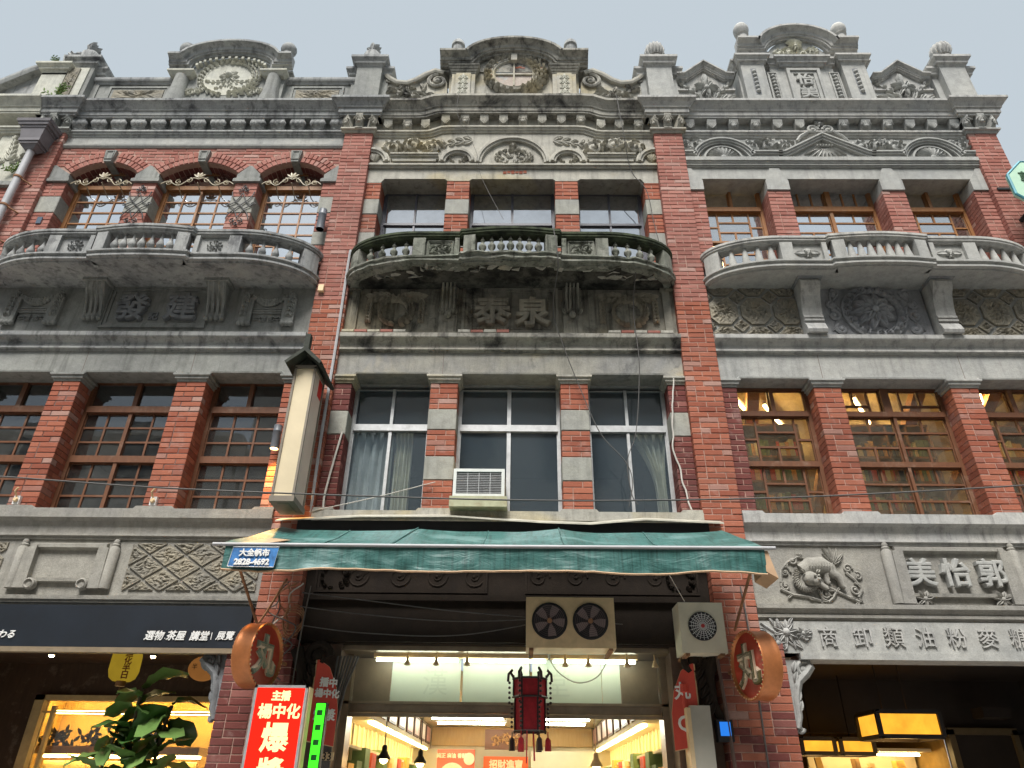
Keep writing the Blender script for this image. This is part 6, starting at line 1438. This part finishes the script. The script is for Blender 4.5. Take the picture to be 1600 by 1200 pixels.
t = thing('cabinet', 'cream refrigerated cabinet row at the back right of the shop', 'cabinet', (1.0,7.2,.13)); b = MB(); b.box(.36,1.55,7.2,8.0,.131,2.30); b.obj('case', SW, t)
for i in range(3): b = MB(); b.box(.40+.39*i,.75+.39*i,7.18,7.2,.4,2.02); b.obj('door', flat('door_glass', (.45,.5,.42), .3) if i == 0 else MATS['door_glass'], t)
for i, (x, y, z) in enumerate(((-1.34,1.3,1.94),(-1.0,1.8,1.92),(1.02,1.6,1.9))):
    t = thing('pendant_bulb', ('leftmost','second','rightmost')[i]+' hanging bulb just inside the shop', 'lamp', (x,y,z), 'hanging bulbs inside the shop'); b = MB(); b.tube([(x,y,2.75),(x,y,z+.1)], .006, 6); b.lathe([(.02,z+.12),(.03,z+.1),(.03,z+.06),(.07,z+.0),(.07,z-.02)], (x,y,0), 12); b.obj('shade', BLACK if i < 2 else CREAM, t, True); b = MB(); b.ball((x,y,z-.02), .045, 10, 7); b.obj('bulb', emit('bulb_warm', (1,.7,.3), 8) if i == 0 else MATS['bulb_warm'], t)
# palace lantern
PLN = thing('palace_lantern', 'red hexagonal palace lantern with dark carved frame and tassels', 'lantern', (.25,.02,2.1)); DKW = flat('dark_lacquer', (.03,.012,.012), .4); REDP = flat('red_silk', (.36,.012,.02), .6, .3, 16); cx, cy_ = .25, .0
for z0, z1, R in ((2.43,2.58,.155),(2.13,2.41,.14)):
    for i in range(6):
        a0, a1 = math.pi/3*i, math.pi/3*(i+1); b = MB(); b.quad((cx+R*math.cos(a0),cy_+R*math.sin(a0),z0),(cx+R*math.cos(a1),cy_+R*math.sin(a1),z0),(cx+R*math.cos(a1),cy_+R*math.sin(a1),z1),(cx+R*math.cos(a0),cy_+R*math.sin(a0),z1)); b.obj('panel', REDP, PLN)
b = MB()
for i in range(6):
    a = math.pi/3*i; c, s = math.cos(a), math.sin(a)
    for z0, z1, R in ((2.41,2.62,.16),(2.10,2.43,.145)): b.tube([(cx+R*c,cy_+R*s,z0),(cx+R*c,cy_+R*s,z1)], .01, 6)
    b.tube([(cx+.16*c,cy_+.16*s,2.60),(cx+.19*c,cy_+.19*s,2.64),(cx+.17*c,cy_+.17*s,2.67),(cx+.21*c,cy_+.21*s,2.63),(cx+.215*c,cy_+.215*s,2.56)], .014, 6)
    for k in range(5): b.ball((cx+.20*c,cy_+.20*s,2.55-.045*k), .014, 6, 4)
    for k in range(6): b.ball((cx+.175*c,cy_+.175*s,2.36-.04*k), .013, 6, 4)
for z, R in ((2.42,.165),(2.12,.15),(2.585,.165)): b.tube([(cx+R*math.cos(math.pi/3*i),cy_+R*math.sin(math.pi/3*i),z) for i in range(7)], .011, 6)
b.tube([(cx,cy_,2.6),(cx,cy_,2.9)], .006, 5); b.obj('carved_frame', DKW, PLN)
for i in range(6):
    a = math.pi/3*i; c, s = math.cos(a), math.sin(a); b = MB(); x, y = cx+.17*c, cy_+.17*s; b.tube([(x,y,2.12),(x,y,2.06)], .006, 5); b.lathe([(.008,2.07),(.025,2.05),(.03,1.97),(.03,1.955)], (x,y,0), 8); b.obj('tassel', DKW if i % 2 else REDP, PLN)
b = MB(); b.tube([(cx-.03,cy_-.15,2.12),(cx-.035,cy_-.15,1.85)], .006, 5); b.tube([(cx+.03,cy_-.1,2.12),(cx+.04,cy_-.1,1.87)], .008, 5); b.obj('cord', REDP, PLN)
# dark curled brackets at the shop corners, meter cabinets
for s in (-1,1):
    b = MB(); y = .02; b.spiral(s*1.88, 2.78, .13, 1.6, 0, .045, y, -s, 26); b.tube([(s*2.1,y,2.85),(s*2.0,y,2.62),(s*2.02,y,2.4),(s*2.1,y,2.2)], [.07,.06,.05,.03], 8)
    for i in range(5): b.leaf(s*(1.95+.02*i), 2.72-.08*i, -math.pi/2-s*.5, .16, .08, .05, y-.03)
    b.obj('corner_bracket', S_DRK, BM, True)
t = thing('cable_bundle', 'thick bundle of dark cables running down the left shop jamb', 'cables', (-1.62,.1,0))
for i in range(7): b = MB(); b.tube([(-1.70+.035*i,.12,2.80),(-1.72+.022*i,.12+.01*(i%3),2.5),(-1.74+.014*i,.12,2.0),(-1.75+.016*i,.12,1.2)], .011, 6); b.obj('strand', CABLE, t, True)
t = thing('meter_cabinet', 'tall grey and cream metal cabinet under the small air conditioner', 'cabinet', (1.86,.0,1.2)); b = MB(); b.box(1.78,1.97,-.06,.15,1.0,2.36); b.obj('case', flat('cabinet_grey', (.42,.40,.34), .5, .1, 3), t); b = MB(); b.box(1.74,1.779,-.07,.16,1.0,2.34); b.obj('door', CREAM, t); b = MB(); b.lathe([(.04,2.34),(.04,2.48),(.055,2.49),(.05,2.56),(.001,2.58)], (1.77,.05,0), 12); b.obj('red_cap', REDS, t)
t = thing('parking_meter_box', 'small dark box with blue display on the right pillar', 'meter', (2.10,-.02,2.05)); b = MB(); b.box(2.02,2.17,-.05,.05,2.05,2.24); b.obj('case', BLACK, t); b = MB(); b.box(2.045,2.145,-.054,-.05,2.10,2.22); b.obj('display', emit('blue_display', (.02,.16,.6), .35), t)
t = thing('number_plate', 'small house number plate reading 133 beside the arched red sign', 'number plate', (-1.7,.1,1.9)); b = MB(); b.box(-1.78,-1.62,.1,.115,1.86,1.93); b.obj('plate', CREAM, t); q = MB(); q.merge(text('133', .07, .001, .001), T(-1.70,.097,1.895)); q.obj('number', BLACK, t)
# ---------------------------------------------------------------- left shop
NAVY = flat('navy_fascia', (.008,.012,.019), .45, .3, 3, .5)
t = thing('fascia_sign', 'long dark navy fascia sign with small white lettering over the left arcade', 'sign', (-4.7,-.05,2.8))
b = MB(); b.box(-7.3,-2.60,-.03,.06,2.84,3.25); pn = b.obj('board', NAVY, t); b = MB(); b.box(-7.3,-2.60,-.03,.06,2.79,2.838); b.obj('bottom_trim', flat('trim_taupe', (.22,.17,.11), .6), t)
for s_, x, sz in (('選物',-3.55,.095),('茶屋',-3.33,.095),('講堂',-3.09,.095),('展覽',-2.83,.095),('まわる',-5.10,.08)):
    q = MB(); M = T(x,-.036,2.955); q.merge(text(s_, sz, .003, .002), M); q.v = [(a+(c-2.955)*.2,b2,c) for a, b2, c in q.v]; q.obj('lettering', WHITE, pn)
q = MB(); q.box(-2.975,-2.968,-.036,-.03,2.92,2.99); q.box(-3.445,-3.438,-.036,-.03,2.925,2.932); q.obj('separator', WHITE, pn)
DWD = wood('dark_stained_wood', (.075,.04,.02), (.05,.026,.013), .6)
ls = thing('tea_shop_front', 'dark wooden shop front with cream window frame under the navy fascia', 'shop front', (-4.7,2.2,0))
b = MB(); b.box(-7.4,-5.90,2.2,2.3,.131,3.3); b.box(-5.90,-2.5,2.2,2.3,2.62,3.3); b.box(-2.9,-2.3,.65,2.3,.131,3.2); b.box(-7.4,-7.2,.3,2.3,.131,3.3); b.obj('dark_wall', DWD, ls)
b = MB(); b.box(-7.3,-2.4,.06,2.3,3.0,3.05); b.obj('arcade_ceiling', DWD, ls)
b = MB(); b.box(-5.92,-5.80,2.12,2.25,.131,2.62); b.box(-5.92,-2.9,2.12,2.25,2.56,2.62); b.box(-5.70,-5.66,2.16,2.22,.131,2.5); b.box(-5.80,-2.9,2.15,2.2,2.42,2.44); b.obj('window_frame', flat('cream_frame', (.5,.36,.17), .5), ls)
b = MB(); b.box(-5.8,-2.9,2.21,2.225,.2,2.56); b.obj('shop_glass', G_DK, ls)
b = MB(); b.box(-7.2,-2.3,2.32,5.0,.131,3.0); b.f = b.f[1:]; rm = b.obj('tea_room', flat('mustard_plaster', (.55,.36,.10), .8, .08, 2), ls)
TUBEL = emit('cove_light', (1,.66,.22), 20)
b = MB(); b.box(-7.1,-3.0,4.6,4.66,2.62,2.66); tag(b.obj('cove_light', TUBEL), 'warm cove light line on the rear wall of the tea shop', 'lamp')
b = MB(); b.box(-6.5,-4.3,3.6,3.66,1.98,2.01); tag(b.obj('shelf_light', TUBEL), 'warm shelf light line below the tea shop plants', 'lamp')
t = thing('wall_shelf', 'cream wall shelf with tiles inside the tea shop', 'shelf', (-4.4,3.7,0)); b = MB(); b.box(-6.6,-4.3,3.55,4.0,2.02,2.12); b.obj('top', flat('cream_board', (.7,.55,.3), .6), t)
for i in range(7):
    for j in range(4): q = MB(); q.cbox(-6.5+.31*i,-6.20+.31*i,3.66,3.7,1.68-.27*j,1.94-.27*j,.005); q.obj('tile', flat('ochre_tile', (.6,.42,.16), .4, .15, 3) if i+j == 0 else MATS['ochre_tile'], t)
t = thing('potted_foliage', 'row of dark trailing plants on the tea shop shelf', 'plants', (-4.7,3.7,2.12)); b = MB(); rnd = random.Random(6)
for i in range(120): x = rnd.uniform(-6.6,-5.0); b.leaf(x, 2.12+rnd.uniform(0,.2)*(1-abs((x+4.9)%.6-.3)), rnd.uniform(0,6.28), .12, .05, .02, 3.55+rnd.uniform(0,.3))
b.obj('leaves', flat('dark_leaf', (.03,.045,.012), .6), t)['kind'] = 'stuff'
# paper lanterns, downlights
LNY = emit('lantern_yellow', (.55,.36,.03), .14, 3)
t = thing('paper_lantern', 'long yellow paper lantern with red characters hanging under the navy fascia', 'lantern', (-4.1,.6,2.5)); b = MB(); b.lathe([(.09,2.98),(.135,2.94),(.15,2.85),(.152,2.7),(.13,2.63),(.09,2.60)], (-4.10,.6,0), 22); b.obj('shade', LNY, t, True)
b = MB(); b.lathe([(.05,2.55),(.05,2.60)], (-4.10,.6,0), 12); b.tube([(-4.1,.6,2.56),(-4.1,.6,2.40)], .006, 5); b.obj('tassel', flat('lantern_brown', (.2,.1,.04), .6), t)
for i, ch in enumerate('迪化半日'): q = MB(); q.merge(text(ch, .075, .002, .002), T(-4.06,.6,2.86-.072*i) @ Matrix.Rotation(.35, 4, 'Z') @ T(0,-.155,0)); q.obj('lettering', flat('lantern_red', (.22,.03,.01), .6) if i == 0 else MATS['lantern_red'], t)
t = thing('paper_lantern', 'round orange paper lantern near the dark scroll bracket', 'lantern', (-3.3,.8,2.7)); b = MB(); b.ball((-3.33,.8,2.76), .16, 20, 12, 1, .8); b.obj('shade', emit('lantern_orange', (.5,.2,.05), .12, 3), t, True); q = MB(); q.merge(text('半', .06, .002), T(-3.36,.63,2.76)); q.obj('lettering', BLACK, t)
for i, (x, y) in enumerate(((-5.12,.9),(-3.97,.9))):
    t = thing('downlight', ('left' if i == 0 else 'right')+' small downlight under the arcade ceiling of the tea shop', 'lamp', (x,y,2.9), 'arcade downlights'); b = MB(); b.lathe([(.04,2.90),(.045,3.0)], (x,y,0), 12); b.obj('can', BLACK, t); b = MB(); b.ball((x,y,2.895), .028, 8, 5, 1, .6); b.obj('lens', emit('downlight', (1,.72,.35), 20) if i == 0 else MATS['downlight'], t)
    l = bpy.data.lights.new('downlight_beam', 'SPOT'); l.energy = 3; l.color = (1,.6,.25); l.spot_size = math.radians(80); l.spot_blend = .5; o = bpy.data.objects.new('downlight_beam', l); COL.objects.link(o); o.location = (x,y+.3,2.85); o.rotation_euler = (math.radians(35),0,0); o.parent = t; o.matrix_parent_inverse = Matrix.Translation(-ploc(t))
# fiddle-leaf fig
def leafmat():
    m, t, N, L = newmat('fig_leaf'); oi = N.new('ShaderNodeObjectInfo'); g = N.new('ShaderNodeNewGeometry')
    col = mix(N, L, oi.outputs['Random'], (.05,.13,.03,1), (.16,.26,.07,1)); return finish(m, N, L, col, .35, nz(N, L, g.outputs['Position'], 18, 3), .3, .01, .5)
FIG = leafmat(); t = thing('fig_tree', 'tall fiddle-leaf fig with broad glossy leaves in front of the tea shop window', 'plant', (-3.7,.9,.13)); rnd = random.Random(12)
def figleaf(L, Wd, droop):
    b = MB(); n = 8; vs = []
    for i in range(n+1):
        s = i/n; w = Wd*(.12+.5*math.sin(math.pi*min(1,s*.62+.12))**1.2*(1.35 if s > .45 else .85)) if i < n else .01
        z = -droop*s*s*L; x = L*s
        for k in (-1,-.5,0,.5,1): vs.append((x, k*w*.6, z+.045*abs(k)*math.sin(s*3.1)+.014*math.sin(s*17+k*3)))
    b.add(vs, [(i*5+j,(i+1)*5+j,(i+1)*5+j+1,i*5+j+1) for i in range(n) for j in range(4)]); return b.mesh('leaf', FIG, True)
LM = [figleaf(.34,.24,.5), figleaf(.28,.2,.8), figleaf(.38,.27,.35)]
for k, (bx, by, top) in enumerate(((-3.68,.45,2.52),(-3.4,.5,2.36),(-3.95,.5,2.08))):
    pts = [(bx+.1*math.sin(z*2+k),by,z) for z in [.13+(top-.13)*i/10 for i in range(11)]]
    b = MB(); b.tube(pts, .018, 7); b.obj('stem', flat('fig_bark', (.12,.09,.06), .8) if k == 0 else MATS['fig_bark'], t)
    for i in range(24 if k == 0 else 17):
        z = top-.055*i+rnd.uniform(-.03,.03); a = i*2.4+rnd.uniform(-.4,.4); x = bx+.1*math.sin(z*2+k)
        inst('leaf', rnd.choice(LM), t, (x,by,z), (rnd.uniform(-.7,.7), rnd.uniform(-1.25,.35), a), (rnd.uniform(.8,1.15),)*3)
b = MB(); b.lathe([(.14,.13),(.2,.5),(.22,.5),(.19,.45)], (-3.65,.48,0), 18); b.obj('pot', flat('pot_grey', (.2,.2,.2), .6), t)
# ---------------------------------------------------------------- right shop
rs = thing('book_shop_front', 'dark arcade and shop front under the carved grey beam', 'shop front', (4.8,2.6,0)); DK2 = flat('black_brown', (.018,.014,.012), .7, .3, 3)
b = MB(); b.box(2.6,7.3,2.9,3.0,2.35,3.3); b.box(2.45,2.7,.6,3.0,.131,3.3); b.box(6.9,7.3,.6,3.0,.131,3.3); b.box(2.6,7.2,.3,3.0,3.0,3.05); b.box(5.75,7.3,2.85,3.0,.131,2.35); b.obj('dark_wall', DK2, rs)
b = MB(); b.box(5.72,5.80,2.8,2.9,.131,2.4); b.box(6.55,6.62,2.8,2.9,.131,2.4); b.box(5.72,6.62,2.8,2.9,2.34,2.42); b.obj('door_frame', flat('olive_frame', (.10,.08,.045), .5), rs)
b = MB(); b.box(2.6,5.75,3.01,6.5,.131,2.7); b.f = b.f[1:]; b.obj('book_room', flat('ochre_wall', (.4,.28,.1), .8), rs)
SHD = emit('paper_shade', (1,.42,.035), .38, 6); FRB = flat('shade_frame', (.02,.015,.012), .6)
def box_lamp(x0, x1, y0, y1, z0, z1, label):
    t = thing('pendant_lamp', label, 'lamp', ((x0+x1)/2,(y0+y1)/2,z0), 'box pendant lamps'); w = .022
    b = MB(); b.box(x0+.01,x1-.01,y0+.01,y1-.01,z0+.012,z1-.01); b.obj('shade', SHD, t)
    b = MB()
    for x in (x0,x1):
        for y in (y0,y1): b.box(x-w,x+w,y-w,y+w,z0,z1)
    for z in (z0,z1):
        for y in (y0,y1): b.box(x0+w,x1-w,y-w,y+w,z-w,z+w)
        for x in (x0,x1): b.box(x-w,x+w,y0+w,y1-w,z-w,z+w)
    b.obj('frame', FRB, t); b = MB()
    for x in (x0+.2,x1-.2): b.tube([(x,(y0+y1)/2,z1),(x,(y0+y1)/2,3.0)], .006, 5)
    b.obj('cord', FRB, t)
    l = bpy.data.lights.new('shade_light', 'POINT'); l.energy = 2.5; l.color = (1,.6,.2); l.shadow_soft_size = .15; o = bpy.data.objects.new('shade_light', l); COL.objects.link(o); o.location = ((x0+x1)/2,(y0+y1)/2,z0-.12); o.parent = t; o.matrix_parent_inverse = Matrix.Translation(-ploc(t))
box_lamp(4.12, 4.80, 1.2, 1.75, 2.20, 2.45, 'largest box pendant lamp with amber paper sides, in the right arcade')
box_lamp(3.62, 4.02, 2.3, 2.7, 2.08, 2.24, 'small box pendant lamp nearest the right brick pillar'); box_lamp(4.10, 4.50, 2.3, 2.7, 2.08, 2.24, 'small box pendant lamp second from the right brick pillar')
BOOKM2 = [flat('shelf_%s' % n, c, .6, .1, 9) for n, c in (('cream',(.7,.55,.3)),('amber',(.6,.38,.1)),('white',(.75,.68,.5)),('brown',(.2,.12,.05)),('red',(.5,.12,.06)))]
t = thing('display_shelf', 'warm-lit display shelf crowded with packets under the pendant lamps', 'shelf', (4.8,3.4,.13)); b = MB(); b.box(4.2,5.7,3.8,3.85,.131,2.2); b.box(4.2,5.7,3.3,3.8,1.45,1.48); b.box(4.2,5.7,3.3,3.8,2.16,2.2); b.obj('case', SW, t); rnd = random.Random(8); x = 4.22
while x < 5.62:
    w = rnd.uniform(.06,.14); h = rnd.uniform(.3,.62); q = MB(); q.box(-w/2,w/2,0,.1,0,h); inst('packet', q.mesh('packet', rnd.choice(BOOKM2)), t, (x+w/2,3.35+rnd.uniform(0,.2),1.48), (0,rnd.uniform(-.12,.12),rnd.uniform(-.3,.3))); x += w*.95
b = MB(); b.tube([(4.3,3.45,2.13),(5.6,3.45,2.13)], .015, 6); tag(b.obj('shelf_light', TUBE), 'warm tube lighting the crowded display shelf', 'lamp')
b = MB(); b.box(5.95,6.3,2.3,2.55,2.5,2.62); b.obj('dark_box', DK2, rs)  # plain dark box over the shop doorway
for bld in (BL, BM, BRR): finish_bricks(bld)
